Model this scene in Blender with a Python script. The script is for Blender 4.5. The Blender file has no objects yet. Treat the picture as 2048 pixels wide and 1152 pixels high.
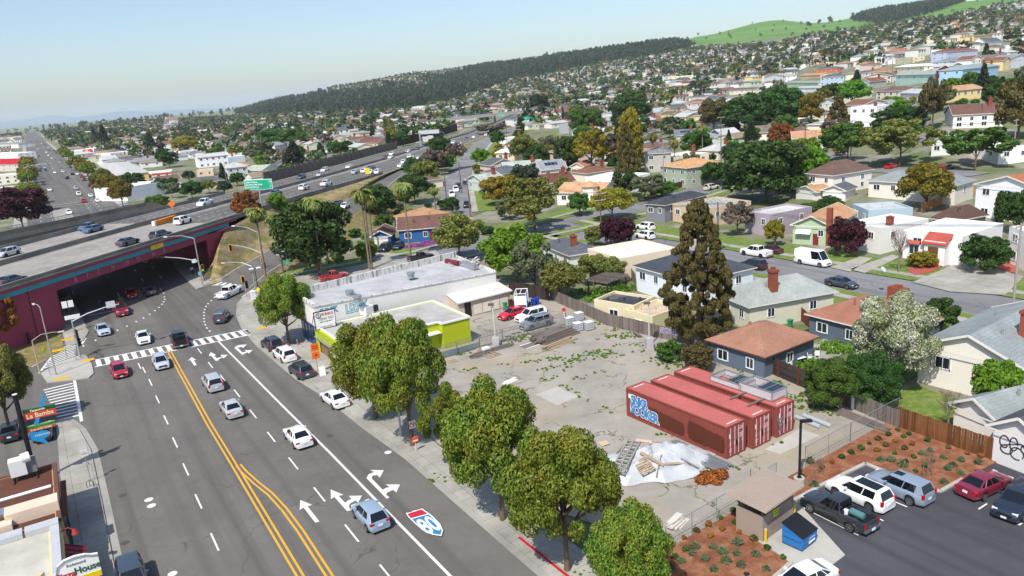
import bpy, bmesh, math, random
import numpy as np
from mathutils import Vector, Matrix
S = bpy.context.scene
COL = S.collection
R_ = random.Random(7)
# ---------------------------------------------------------------- camera
PITCH, ROLL, HC, FPX = .2590, .0745, 31.73, 1509.2
FW = Vector((0, math.cos(PITCH), -math.sin(PITCH))); UP0 = Vector((0, math.sin(PITCH), math.cos(PITCH))); RT0 = Vector((1, 0, 0))
RT = RT0*math.cos(ROLL) - UP0*math.sin(ROLL); UP = RT0*math.sin(ROLL) + UP0*math.cos(ROLL)
cd = bpy.data.cameras.new('camera'); cam = bpy.data.objects.new('camera', cd); COL.objects.link(cam)
cd.sensor_width = 36; cd.lens = FPX/2048*36; cd.clip_start = .5; cd.clip_end = 60000
m = Matrix.Identity(4)
for i in range(3):
    m[i][0] = RT[i]; m[i][1] = UP[i]; m[i][2] = -FW[i]
m[2][3] = HC
cam.matrix_world = m; S.camera = cam
# ---------------------------------------------------------------- sky and sun
SUN_AZ, SUN_EL = 205., 53.
W = bpy.data.worlds.new('World'); S.world = W; W.use_nodes = True
nt = W.node_tree; bg = nt.nodes['Background']
sk = nt.nodes.new('ShaderNodeTexSky'); sk.sky_type = 'NISHITA'; sk.sun_disc = False
sk.sun_elevation = math.radians(SUN_EL); sk.sun_rotation = math.radians(SUN_AZ)
sk.air_density = 1.0; sk.dust_density = 1.3; sk.ozone_density = 2.8; sk.altitude = 30
nt.links.new(sk.outputs[0], bg.inputs[0]); bg.inputs[1].default_value = .118
sl = bpy.data.lights.new('sun', 'SUN'); sl.energy = 3.7; sl.angle = math.radians(.53); sl.color = (1, .955, .89)
so = bpy.data.objects.new('sun', sl); COL.objects.link(so)
a, e = math.radians(SUN_AZ), math.radians(SUN_EL)
so.rotation_euler = Vector((math.sin(a)*math.cos(e), math.cos(a)*math.cos(e), math.sin(e))).to_track_quat('Z', 'Y').to_euler()
so.location = (-60, -100, 150)
S.view_settings.view_transform = 'Standard'; S.view_settings.look = 'None'; S.view_settings.gamma = 1; S.view_settings.exposure = .48
S.cycles.max_bounces = 6; S.cycles.diffuse_bounces = 3; S.cycles.transparent_max_bounces = 12; S.cycles.use_denoising = True
# ---------------------------------------------------------------- terrain: heights read along columns of the view
def raydir(u, v): return FW + RT*((u-1024)/FPX) - UP*((v-576)/FPX)
TERR = {
 -400: [(330, 700, 0), (275, 12000, 0)],
 0: [(420, 260, 0), (268, 3200, 0), (258, 12000, 0)],
 300: [(420, 230, 0), (262, 1500, 0), (238, 3300, 0), (236, 4500, 0)],
 480: [(420, 200, 0), (266, 1000, 0), (235, 2500, 0), (224, 3600, 0), (219, 4300, 0), (230, 6000, 0)],
 600: [(420, 190, 0), (268, 850, 0), (226, 1900, 0), (204, 2900, 0), (188, 3700, 0), (215, 6000, 0)],
 700: [(400, 215, 0), (285, 520, 0), (262, 760, 0), (228, 1500, 0), (196, 2100, 0), (171, 2800, 0), (215, 6000, 0)],
 850: [(400, 195, 0), (300, 390, 0), (262, 620, 0), (222, 1250, 0), (185, 1900, 0), (147, 2700, 0), (200, 6000, 0)],
 1000: [(400, 190, 0), (280, 400, 0), (240, 680, 0), (210, 1050, 0), (178, 1700, 0), (150, 2300, 0), (127, 2800, 0), (190, 6000, 0)],
 1150: [(430, 170, 0), (330, 270, 0), (280, 400, 0), (235, 640, 0), (195, 1000, 0), (160, 1500, 0), (130, 2100, 0), (107, 2700, 0), (170, 6000, 0)],
 1300: [(430, 165, 0), (330, 262, 0), (270, 400, 0), (225, 620, 0), (190, 850, 0), (150, 1250, 0), (118, 1800, 0), (92, 2500, 0), (160, 6000, 0)],
 1400: [(420, 170, 0), (330, 250, 0), (280, 350, 0), (230, 500, 0), (195, 680, 0), (155, 1020, 0), (122, 1500, 0), (98, 2000, 0), (72, 2900, 0), (150, 6000, 0)],
 1540: [(405, 172, 0), (330, 235, 0), (285, 305, 0), (240, 400, 0), (200, 540, 0), (160, 820, 0), (125, 1180, 0), (92, 1700, 0), (60, 2400, 0), (39, 2900, 0), (150, 6000, 0)],
 1640: [(430, 152, 0), (380, 178, 0), (320, 232, 0), (270, 290, 0), (230, 360, 0), (190, 480, 0), (150, 660, 0), (112, 950, 0), (80, 1400, 0), (60, 2100, 0), (46, 2900, 0), (150, 6000, 0)],
 1760: [(480, 130, 0), (385, 170, 0), (320, 222, 0), (270, 262, 0), (230, 305, 0), (190, 390, 0), (150, 540, 0), (110, 800, 0), (75, 1250, 0), (50, 1900, 0), (24, 2900, 0), (140, 6000, 0)],
 1900: [(510, 119, 0), (400, 158, 0), (330, 200, 0), (280, 222, 0), (255, 236, 0), (220, 262, 0), (170, 345, 0), (130, 480, 0), (95, 680, 0), (65, 1000, 0), (40, 1500, 0), (6, 2600, 0), (130, 6000, 0)],
 2100: [(520, 113, 0), (400, 152, 0), (330, 190, 0), (270, 215, 0), (220, 255, 0), (170, 335, 0), (130, 450, 0), (95, 620, 0), (60, 950, 0), (30, 1500, 0), (-14, 2600, 0), (130, 6000, 0)],
 2500: [(560, 100, 0), (380, 150, 0), (250, 215, 0), (170, 300, 0), (110, 440, 0), (60, 700, 0), (0, 1500, 0), (-50, 2600, 0), (130, 6000, 0)]}
TAZ, TCOL = [], []
for u in sorted(TERR):
    c = []
    for v, t, _ in TERR[u]:
        d = raydir(u, v); c.append((math.log(math.hypot(d.x, d.y)*t), HC + d.z*t))
    d = raydir(u, 300); TAZ.append(math.atan2(d.x, d.y))
    c[0] = (c[0][0], 0.); TCOL.append(([q[0] for q in c], [q[1] for q in c]))
def hz(x, y):
    if y < 30: return 0.
    r = math.log(max(1., math.hypot(x, y))); az = math.atan2(x, y)
    if r < TCOL[0][0][0] and r < 4.6: return 0.
    i = 0
    while i < len(TAZ)-2 and az > TAZ[i+1]: i += 1
    f = min(1, max(0, (az-TAZ[i])/(TAZ[i+1]-TAZ[i]))); f = f*f*(3-2*f)
    return float(np.interp(r, *TCOL[i])*(1-f) + np.interp(r, *TCOL[i+1])*f)
def at(u, v, h=0.):
    """the point h metres above the ground seen at photo pixel u, v"""
    d = raydir(u, v); t = 20.
    lo = 15.
    while t < 9000:
        if HC + d.z*t < hz(d.x*t, d.y*t) + h: break
        lo = t; t *= 1.05
    for _ in range(22):
        mid = (lo+t)/2
        if HC + d.z*mid < hz(d.x*mid, d.y*mid) + h: t = mid
        else: lo = mid
    return Vector((d.x*t, d.y*t, hz(d.x*t, d.y*t) + h))
def atz(u, v, z):
    d = raydir(u, v); t = (z-HC)/d.z
    return Vector((d.x*t, d.y*t, z))
def depth(p): return (Vector(p)-Vector((0, 0, HC))).dot(FW)
def px2m(p): return depth(p)/FPX
def proj(p):
    d = Vector(p)-Vector((0, 0, HC)); z = d.dot(FW)
    return 1024+FPX*d.dot(RT)/z, 576-FPX*d.dot(UP)/z
def azd(deg): return Vector((math.sin(math.radians(deg)), math.cos(math.radians(deg)), 0))
def yaw_of(v): return math.atan2(v[1], v[0])
# ---------------------------------------------------------------- scene helpers
def tag(o, label=None, cat=None, group=None, kind=None):
    if label: o['label'] = label
    if cat: o['category'] = cat
    if group: o['group'] = group
    if kind: o['kind'] = kind
    return o
def thing(name, label, cat, loc=(0, 0, 0), rz=0., group=None):
    o = bpy.data.objects.new(name, None); COL.objects.link(o); o.empty_display_size = .3
    o.location = loc; o.rotation_euler = (0, 0, rz)
    return tag(o, label, cat, group)
def link(name, me, parent=None, loc=None, rz=None, sc=None, mats=None):
    o = bpy.data.objects.new(name, me); COL.objects.link(o)
    if parent is not None: o.parent = parent
    if loc is not None: o.location = loc
    if rz is not None: o.rotation_euler = (0, 0, rz) if not isinstance(rz, tuple) else rz
    if sc is not None: o.scale = sc
    if mats:
        for i, q in enumerate(mats):
            o.material_slots[i].link = 'OBJECT'; o.material_slots[i].material = q
    return o
class MB:
    def __init__(s): s.v = []; s.f = []; s.m = []
    def add(s, vs, fs, mi=0):
        n = len(s.v); s.v += [tuple(q) for q in vs]; s.f += [tuple(i+n for i in f) for f in fs]; s.m += [mi]*len(fs); return s
    def box(s, c, d, rz=0., mi=0, tilt=None):
        x, y, z = d[0]/2, d[1]/2, d[2]/2
        vs = [Vector((i*x, j*y, k*z)) for k in (-1, 1) for i, j in ((-1, -1), (1, -1), (1, 1), (-1, 1))]
        M_ = Matrix.Rotation(rz, 3, 'Z')
        if tilt: M_ = M_ @ Matrix.Rotation(tilt[1], 3, tilt[0])
        return s.add([M_ @ q + Vector(c) for q in vs], [(3, 2, 1, 0), (4, 5, 6, 7), (0, 1, 5, 4), (1, 2, 6, 5), (2, 3, 7, 6), (3, 0, 4, 7)], mi)
    def bar(s, a, b, w, h=None, mi=0):
        a, b = Vector(a), Vector(b); d = b-a; L = d.length
        if L < 1e-6: return s
        d /= L; side = d.cross(Vector((0, 0, 1)))
        side = side.normalized() if side.length > 1e-3 else Vector((1, 0, 0))
        up = side.cross(d); h = h or w
        vs = [p + side*(i*w/2) + up*(j*h/2) for p in (a, b) for i, j in ((-1, -1), (1, -1), (1, 1), (-1, 1))]
        return s.add(vs, [(0, 1, 2, 3), (7, 6, 5, 4), (0, 4, 5, 1), (1, 5, 6, 2), (2, 6, 7, 3), (3, 7, 4, 0)], mi)
    def prism(s, poly, z0, z1, mi=0, bottom=False):
        p = [(q[0], q[1]) for q in poly]; n = len(p)
        if sum(p[i][0]*p[(i+1) % n][1]-p[(i+1) % n][0]*p[i][1] for i in range(n)) < 0: p = p[::-1]
        vs = [(x, y, z0) for x, y in p] + [(x, y, z1) for x, y in p]
        fs = [tuple(range(n, 2*n))] + [(i, (i+1) % n, n+(i+1) % n, n+i) for i in range(n)]
        if bottom: fs.append(tuple(range(n))[::-1])
        return s.add(vs, fs, mi)
    def sheet(s, poly, z=0., mi=0):
        p = [(q[0], q[1]) for q in poly]; n = len(p)
        if sum(p[i][0]*p[(i+1) % n][1]-p[(i+1) % n][0]*p[i][1] for i in range(n)) < 0: p = p[::-1]
        return s.add([(x, y, z) for x, y in p], [tuple(range(n))], mi)
    def tube(s, pts, r, n=8, mi=0, cap=True):
        pts = [Vector(p) for p in pts]; k = len(pts); rs = r if isinstance(r, (list, tuple)) else [r]*k
        vs = []; fs = []; side = None
        for i, p in enumerate(pts):
            d = (pts[min(i+1, k-1)]-pts[max(i-1, 0)]).normalized()
            if side is None: side = d.cross(Vector((0, 0, 1))); side = side if side.length > 1e-2 else Vector((1, 0, 0))
            side = (side - d*side.dot(d)).normalized(); up = d.cross(side)
            vs += [p + side*(rs[i]*math.cos(2*math.pi*j/n)) + up*(rs[i]*math.sin(2*math.pi*j/n)) for j in range(n)]
        for i in range(k-1):
            fs += [(i*n+j, i*n+(j+1) % n, (i+1)*n+(j+1) % n, (i+1)*n+j) for j in range(n)]
        if cap: fs += [tuple(range(n))[::-1], tuple(range((k-1)*n, k*n))]
        return s.add(vs, fs, mi)
    def cyl(s, c, r, h, n=12, mi=0, r2=None): return s.tube([c, (c[0], c[1], c[2]+h)], [r, r if r2 is None else r2], n, mi)
    def strip(s, pts, w0, w1, dz=0., mi=0, zf=None):
        """ribbon along pts from offset w0 to w1 (left positive)"""
        pts = [Vector(p) for p in pts]; vs = []; k = len(pts)
        for i, p in enumerate(pts):
            d = (pts[min(i+1, k-1)]-pts[max(i-1, 0)]); d.z = 0; d.normalize(); nrm = Vector((-d.y, d.x, 0))
            for w in (w0, w1):
                q = p + nrm*w; vs.append((q.x, q.y, (zf(q.x, q.y) if zf else p.z) + dz))
        return s.add(vs, [(2*i, 2*i+2, 2*i+3, 2*i+1) if w1 > w0 else (2*i+1, 2*i+3, 2*i+2, 2*i) for i in range(k-1)], mi)
    def mesh(s, name, mats, smooth=None):
        me = bpy.data.meshes.new(name); me.from_pydata(s.v, [], s.f)
        for q in (mats if isinstance(mats, (list, tuple)) else [mats]): me.materials.append(q)
        if any(s.m): me.polygons.foreach_set('material_index', s.m)
        if smooth is not None:
            me.polygons.foreach_set('use_smooth', [True]*len(s.f)); me.set_sharp_from_angle(angle=math.radians(smooth))
        me.update(); return me
    def build(s, name, mats, parent=None, loc=None, rz=None, smooth=None): return link(name, s.mesh(name, mats, smooth), parent, loc, rz)
def struct(name, mb, mats, smooth=None): return tag(mb.build(name, mats, smooth=smooth), kind='structure')
def txt(s, size, mt, parent, loc, rot, sx=1., ext=.004, align='CENTER', off=0., name='lettering', sp=1., shear=0.):
    cu = bpy.data.curves.new(name, 'FONT'); cu.body = s; cu.size = size; cu.align_x = align; cu.align_y = 'CENTER'; cu.extrude = ext; cu.offset = off
    cu.resolution_u = 3; cu.space_character = sp; cu.shear = shear
    cu.materials.append(mt); o = bpy.data.objects.new(name, cu); COL.objects.link(o)
    o.parent = parent; o.location = loc; o.rotation_euler = rot; o.scale = (sx, 1, 1); return o
def resample(pts, step):
    out = [Vector(pts[0])]
    for a, b in zip(pts, pts[1:]):
        a, b = Vector(a), Vector(b); n = max(1, int((b-a).length/step))
        out += [a.lerp(b, (i+1)/n) for i in range(n)]
    return out
# ---------------------------------------------------------------- materials
def C(h, k=1.):
    h = h.lstrip('#'); return tuple(((c/12.92 if c <= .04045 else ((c+.055)/1.055)**2.4)*k) for c in (int(h[i:i+2], 16)/255 for i in (0, 2, 4))) + (1,)
MATS = {}
def base(name):
    m = bpy.data.materials.new(name); m.use_nodes = True; t = m.node_tree; return m, t, t.nodes['Principled BSDF']
def N(t, typ, **kw):
    n = t.nodes.new(typ)
    for k, v in kw.items():
        if k.startswith('i_'): n.inputs[k[2:].replace('_', ' ')].default_value = v
        elif k.startswith('n'): n.inputs[int(k[1:])].default_value = v
        else: setattr(n, k, v)
    return n
def mix(t, a, b, fac, mode='MIX'):
    n = t.nodes.new('ShaderNodeMix'); n.data_type = 'RGBA'; n.blend_type = mode
    for s, v in ((0, fac), (6, a), (7, b)):
        if hasattr(v, 'is_linked') or hasattr(v, 'links'): t.links.new(v, n.inputs[s])
        else: n.inputs[s].default_value = v
    return n.outputs[2]
def noise(t, scale, det=4, rough=.6, vec=None, dist=0.):
    n = N(t, 'ShaderNodeTexNoise'); n.inputs['Scale'].default_value = scale; n.inputs['Detail'].default_value = det; n.inputs['Roughness'].default_value = rough; n.inputs['Distortion'].default_value = dist
    if vec is not None: t.links.new(vec, n.inputs['Vector'])
    return n.outputs[0]
def ramp(t, fac, lo, hi, a=0., b=1.):
    n = N(t, 'ShaderNodeMapRange'); n.inputs[1].default_value = lo; n.inputs[2].default_value = hi; n.inputs[3].default_value = a; n.inputs[4].default_value = b
    t.links.new(fac, n.inputs[0]); return n.outputs[0]
def pos(t): return N(t, 'ShaderNodeNewGeometry').outputs['Position']
def obj(t): return N(t, 'ShaderNodeTexCoord').outputs['Object']
def vscale(t, v, s):
    n = N(t, 'ShaderNodeVectorMath', operation='MULTIPLY'); t.links.new(v, n.inputs[0]); n.inputs[1].default_value = s; return n.outputs[0]
def bump(t, p, h, strength=.3, dist=.02):
    b = N(t, 'ShaderNodeBump'); b.inputs['Strength'].default_value = strength; b.inputs['Distance'].default_value = dist
    t.links.new(h, b.inputs['Height']); t.links.new(b.outputs[0], p.inputs['Normal'])
def M(h, rough=.8, var=.18, scale=1.2, metal=0., world=True, spec=.3, coat=0.):
    """plain surface of one colour with weathering: large blotches and fine grain"""
    key = (h, rough, var, scale, metal, coat)
    if key in MATS: return MATS[key]
    m, t, p = base('surface_'+h.strip('#')); v = pos(t) if world else obj(t); c = C(h)
    n1 = noise(t, scale*.35, 5, .65, v); n2 = noise(t, scale*6, 3, .6, v)
    f = N(t, 'ShaderNodeMath', operation='ADD'); t.links.new(n1, f.inputs[0]); t.links.new(n2, f.inputs[1])
    k = ramp(t, f.outputs[0], .55, 1.45)
    dark = tuple(q*(1-var) for q in c[:3]) + (1,); lite = tuple(min(.92, q*(1+var*.8)) for q in c[:3]) + (1,)
    t.links.new(mix(t, dark, lite, k), p.inputs['Base Color'])
    p.inputs['Roughness'].default_value = rough; p.inputs['Metallic'].default_value = metal; p.inputs['Specular IOR Level'].default_value = spec
    if coat: p.inputs['Coat Weight'].default_value = coat; p.inputs['Coat Roughness'].default_value = .06
    MATS[key] = m; return m
def PAINT(h): return M(h, .32, .03, .6, 0., False, .5, .8)
def plain(name, h, rough=.5, metal=0., alpha=1., spec=.5):
    if name in MATS: return MATS[name]
    m, t, p = base(name); p.inputs['Base Color'].default_value = C(h); p.inputs['Roughness'].default_value = rough; p.inputs['Metallic'].default_value = metal; p.inputs['Specular IOR Level'].default_value = spec
    MATS[name] = m; return m
CARGLASS = plain('car_glass', '#10151a', .06, 0, spec=.8); TYRE = plain('tyre_rubber', '#161617', .85); RIM = plain('wheel_alloy', '#9a9ca0', .35, .8)
BLACK = plain('black_plastic', '#151618', .6); CHROME = plain('steel_bright', '#b9bcc0', .3, .9); HEADL = plain('headlamp_glass', '#dfe4ea', .1); TAILL = plain('tail_lamp_red', '#b3121c', .2)
PLATE = plain('number_plate', '#d9dde0', .5); WINGLASS = plain('window_glass', '#232c33', .08, spec=.8); WHITE = plain('white_paint', '#eceded', .6); GALV = M('#a6abb0', .45, .12, 2, .6)
INTER = plain('car_interior', '#4b4a48', .9)
def m_asphalt(name, h, cracks=.5, wear='#77736d'):
    m, t, p = base(name); v = pos(t)
    n1 = noise(t, .07, 5, .7, v); n2 = noise(t, 9, 3, .7, v); n3 = noise(t, .9, 5, .7, v)
    c = C(h); col = mix(t, tuple(q*.82 for q in c[:3])+(1,), tuple(q*1.22 for q in c[:3])+(1,), ramp(t, n1, .3, .7))
    col = mix(t, col, C(wear), ramp(t, n3, .5, .8, 0, .5))
    col = mix(t, col, (.02, .02, .02, 1), ramp(t, n2, .62, .85, 0, .35))
    # long tyre-polished bands and tar seams running along the lanes
    rot = N(t, 'ShaderNodeVectorRotate', rotation_type='Z_AXIS'); t.links.new(v, rot.inputs['Vector']); rot.inputs['Angle'].default_value = math.radians(-31.8)
    sv = vscale(t, rot.outputs[0], (.62, .012, 1)); nb = noise(t, 1., 2, .5, sv)
    col = mix(t, col, tuple(q*.72 for q in c[:3])+(1,), ramp(t, nb, .48, .68, 0, .8))
    vo = N(t, 'ShaderNodeTexVoronoi', feature='DISTANCE_TO_EDGE'); vo.inputs['Scale'].default_value = .13; vo.inputs['Randomness'].default_value = 1
    dv = mix(t, v, noise(t, .8, 3, .6, v), .0); wv = N(t, 'ShaderNodeVectorMath', operation='ADD'); nz = N(t, 'ShaderNodeTexNoise'); nz.inputs['Scale'].default_value = .5; t.links.new(v, nz.inputs['Vector'])
    t.links.new(v, wv.inputs[0]); t.links.new(vscale(t, nz.outputs['Color'], (2.5, 2.5, 0)), wv.inputs[1]); t.links.new(wv.outputs[0], vo.inputs['Vector'])
    ck = ramp(t, vo.outputs['Distance'], .0, .006, cracks, 0); brk = ramp(t, noise(t, .12, 2, .5, v), .5, .56)
    mm = N(t, 'ShaderNodeMath', operation='MULTIPLY'); t.links.new(ck, mm.inputs[0]); t.links.new(brk, mm.inputs[1])
    col = mix(t, col, (.022, .022, .023, 1), mm.outputs[0])
    t.links.new(col, p.inputs['Base Color']); p.inputs['Roughness'].default_value = .88; p.inputs['Specular IOR Level'].default_value = .25
    bump(t, p, n2, .25, .01); return m
ASPH = m_asphalt('road_asphalt', '#67645f'); ASPH2 = m_asphalt('street_asphalt', '#7b7b7c', .7, '#8a8680'); ASPH3 = m_asphalt('parking_asphalt', '#48484d', .25, '#56565a')
def m_concrete(name, h, joint=0., ang=0., stain=.35, weeds=0.):
    m, t, p = base(name); v = pos(t); c = C(h)
    n1 = noise(t, .18, 6, .7, v); n2 = noise(t, 7, 3, .6, v); n3 = noise(t, .9, 5, .7, v)
    col = mix(t, tuple(q*(1-stain) for q in c[:3])+(1,), tuple(min(.8, q*1.15) for q in c[:3])+(1,), ramp(t, n1, .3, .65))
    col = mix(t, col, tuple(q*.55 for q in c[:3])+(1,), ramp(t, n3, .58, .8, 0, .5))
    col = mix(t, col, tuple(q*.7 for q in c[:3])+(1,), ramp(t, n2, .6, .8, 0, .5))
    if joint:
        rot = N(t, 'ShaderNodeVectorRotate', rotation_type='Z_AXIS'); t.links.new(v, rot.inputs['Vector']); rot.inputs['Angle'].default_value = math.radians(ang)
        br = N(t, 'ShaderNodeTexBrick'); br.offset = 0; t.links.new(rot.outputs[0], br.inputs['Vector']); br.inputs['Scale'].default_value = 1; br.inputs['Brick Width'].default_value = joint; br.inputs['Row Height'].default_value = joint
        br.inputs['Mortar Size'].default_value = .02; br.inputs['Color1'].default_value = (1, 1, 1, 1); br.inputs['Color2'].default_value = (.9, .9, .9, 1); br.inputs['Mortar'].default_value = (.45, .45, .43, 1)
        col = mix(t, col, br.outputs[0], 1., 'MULTIPLY')
    if weeds:
        vo = N(t, 'ShaderNodeTexVoronoi', feature='DISTANCE_TO_EDGE'); vo.inputs['Scale'].default_value = .15
        nz = N(t, 'ShaderNodeTexNoise'); nz.inputs['Scale'].default_value = .7; nz.inputs['Detail'].default_value = 5; t.links.new(v, nz.inputs['Vector'])
        wv = N(t, 'ShaderNodeVectorMath', operation='ADD'); t.links.new(v, wv.inputs[0]); t.links.new(vscale(t, nz.outputs['Color'], (4, 4, 0)), wv.inputs[1]); t.links.new(wv.outputs[0], vo.inputs['Vector'])
        brk = ramp(t, noise(t, .16, 3, .6, v), .45, .55)
        ck = ramp(t, vo.outputs['Distance'], .004, .016, 1, 0); mm = N(t, 'ShaderNodeMath', operation='MULTIPLY'); t.links.new(ck, mm.inputs[0]); t.links.new(brk, mm.inputs[1])
        col = mix(t, col, C('#5d6045'), mm.outputs[0])
        n5 = noise(t, .055, 4, .6, v); col = mix(t, col, C('#9d9077'), ramp(t, n5, .5, .62, 0, .6))
        col = mix(t, col, C('#77806a'), ramp(t, noise(t, .5, 6, .8, v), .6, .78, 0, .6))
    t.links.new(col, p.inputs['Base Color']); p.inputs['Roughness'].default_value = .9; p.inputs['Specular IOR Level'].default_value = .2; bump(t, p, n2, .2, .01); return m
CONC = m_concrete('pavement_concrete', '#a6a298', 1.8, -32); CONCL = m_concrete('pale_concrete', '#aaa79e', 0, 0, .2); LOTM = m_concrete('cracked_lot_concrete', '#9a948a', 0, 0, .22, 1.)
DECKM = m_concrete('bridge_deck_concrete', '#948f88', 0, 0, .25); BARR = m_concrete('barrier_concrete', '#827e77', 0, 0, .4); GUTTER = m_concrete('gutter_concrete', '#98958d', 0, 0, .25)
def m_ground(name, cols, scale=.5, fine=6., rough=.95):
    m, t, p = base(name); v = pos(t); col = C(cols[0])
    for i, h in enumerate(cols[1:]):
        col = mix(t, col, C(h), ramp(t, noise(t, scale*(1+.7*i), 6, .72, vscale(t, v, (1, 1, 1+i))), .42+.03*i, .62))
    n2 = noise(t, fine, 4, .75, v)
    col = mix(t, col, (.02, .025, .01, 1), ramp(t, n2, .5, .75, 0, .5)); t.links.new(col, p.inputs['Base Color']); p.inputs['Roughness'].default_value = rough; p.inputs['Specular IOR Level'].default_value = .1
    bump(t, p, n2, .6, .05); return m
LAWN = m_ground('lawn_grass', ['#5a7332', '#6a803c', '#7f874a'], .6, 9); MULCH = m_ground('bark_mulch', ['#7a4a35', '#8a5a42', '#9b6f55'], .5, 14); DRYG = m_ground('dry_slope', ['#8a7a58', '#9a8a64', '#75693f', '#6c7238'], .25, 5)
DIRT = m_ground('bare_earth', ['#8a8068', '#7f8055', '#6d7743'], .3, 5)
def m_terrain():
    m, t, p = base('terrain_cover'); v = pos(t)
    a = mix(t, C('#7d7a66'), C('#5f6b42'), ramp(t, noise(t, .06, 6, .7, v), .4, .6)); a = mix(t, a, C('#8d897e'), ramp(t, noise(t, .11, 4, .6, v), .5, .62))
    b = mix(t, C('#567a38'), C('#6b8a48'), ramp(t, noise(t, .006, 6, .65, v), .35, .65)); b = mix(t, b, C('#46632f'), ramp(t, noise(t, .02, 6, .8, v), .55, .75))
    sx = N(t, 'ShaderNodeSeparateXYZ'); t.links.new(v, sx.inputs[0])
    col = mix(t, a, b, ramp(t, sx.outputs[2], 95, 112)); t.links.new(col, p.inputs['Base Color']); p.inputs['Roughness'].default_value = .95; p.inputs['Specular IOR Level'].default_value = .1; return m
TERM = m_terrain()
def m_roof(h, kind='shingle', vs=1.):
    key = ('roof', h, kind)
    if key in MATS: return MATS[key]
    m, t, p = base('roofing_'+h.strip('#')); v = obj(t); c = C(h)
    n1 = noise(t, .35, 5, .7, v); col = mix(t, tuple(q*.78 for q in c[:3])+(1,), tuple(min(.88, q*1.2) for q in c[:3])+(1,), ramp(t, n1, .3, .7))
    if kind == 'shingle':
        n2 = noise(t, 3.2, 3, .8, vscale(t, v, (1, 1, 2.5))); col = mix(t, col, tuple(q*.55 for q in c[:3])+(1,), ramp(t, n2, .5, .75, 0, .8))
        n3 = noise(t, 4.1, 2, .8, vscale(t, v, (1.3, 1.3, 3))); col = mix(t, col, tuple(min(.9, q*1.7) for q in c[:3])+(1,), ramp(t, n3, .58, .75, 0, .5))
        w = N(t, 'ShaderNodeTexWave', wave_type='BANDS', bands_direction='Z'); w.inputs['Scale'].default_value = 2.2; t.links.new(v, w.inputs['Vector'])
        col = mix(t, col, tuple(q*.6 for q in c[:3])+(1,), ramp(t, w.outputs[1], .8, 1., 0, .35))
    elif kind == 'flat':
        n2 = noise(t, .25, 7, .75, v); col = mix(t, col, C('#8f8d8a'), ramp(t, n2, .52, .75, 0, .75)); n3 = noise(t, 1.6, 6, .8, v); col = mix(t, col, C('#5f5c58'), ramp(t, n3, .62, .8, 0, .6))
    elif kind == 'tile':
        w = N(t, 'ShaderNodeTexWave', wave_type='BANDS', bands_direction='X'); w.inputs['Scale'].default_value = 1.6; t.links.new(v, w.inputs['Vector']); col = mix(t, col, tuple(q*.5 for q in c[:3])+(1,), ramp(t, w.outputs[1], .6, 1., 0, .7))
    t.links.new(col, p.inputs['Base Color']); p.inputs['Roughness'].default_value = .9; p.inputs['Specular IOR Level'].default_value = .2; MATS[key] = m; return m
def m_wood(name, hs, width=.15, ang=0.):
    m, t, p = base(name); v = obj(t)
    w = N(t, 'ShaderNodeTexBrick'); w.offset = .5
    n1 = noise(t, 1.4, 5, .7, vscale(t, v, (6, 6, .5))); col = mix(t, C(hs[0]), C(hs[1]), ramp(t, n1, .3, .7))
    ri = N(t, 'ShaderNodeNewGeometry').outputs['Random Per Island']; col = mix(t, col, C(hs[2]), ramp(t, ri, .3, 1, 0, .8))
    t.links.new(col, p.inputs['Base Color']); p.inputs['Roughness'].default_value = .85; p.inputs['Specular IOR Level'].default_value = .2; return m
OLDWOOD = m_wood('weathered_wood', ['#6f665f', '#8a8078', '#5a524b']); REDWOOD = m_wood('redwood_boards', ['#6b4429', '#8a5a36', '#4f3220']); NEWWOOD = m_wood('fresh_boards', ['#b98a55', '#c79a66', '#a8763f']); DARKWOOD = m_wood('dark_boards', ['#3d3330', '#4a3e3a', '#332a28']); PALLETW = m_wood('pallet_wood', ['#a5917a', '#b9a68c', '#8c7a66'])
BARK = M('#6b5848', .95, .35, 3); BARKG = M('#7d7468', .95, .3, 3); PALMBARK = M('#7d7062', .95, .3, 4)
def m_leaf(name, hs, trans=.25):
    m, t, p = base(name); g = N(t, 'ShaderNodeNewGeometry'); oi = N(t, 'ShaderNodeObjectInfo')
    ri = g.outputs['Random Per Island']
    col = mix(t, C(hs[0]), C(hs[1]), ramp(t, ri, 0, .75))
    n = noise(t, .45, 3, .6, g.outputs['Position']); col = mix(t, col, C(hs[2]), ramp(t, n, .42, .68, 0, .85))
    hv = N(t, 'ShaderNodeHueSaturation'); t.links.new(col, hv.inputs['Color']); t.links.new(ramp(t, oi.outputs['Random'], 0, 1, .48, .52), hv.inputs['Hue']); t.links.new(ramp(t, oi.outputs['Random'], 0, 1, .85, 1.15), hv.inputs['Value'])
    t.nodes.remove(p); d = N(t, 'ShaderNodeBsdfPrincipled'); d.inputs['Roughness'].default_value = .55; d.inputs['Specular IOR Level'].default_value = .25; tr = N(t, 'ShaderNodeBsdfTranslucent'); mx = N(t, 'ShaderNodeMixShader'); mx.inputs[0].default_value = trans
    t.links.new(hv.outputs[0], d.inputs['Base Color']); t.links.new(hv.outputs[0], tr.inputs[0]); t.links.new(d.outputs[0], mx.inputs[1]); t.links.new(tr.outputs[0], mx.inputs[2])
    t.links.new(mx.outputs[0], t.nodes['Material Output'].inputs[0]); return m
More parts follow.
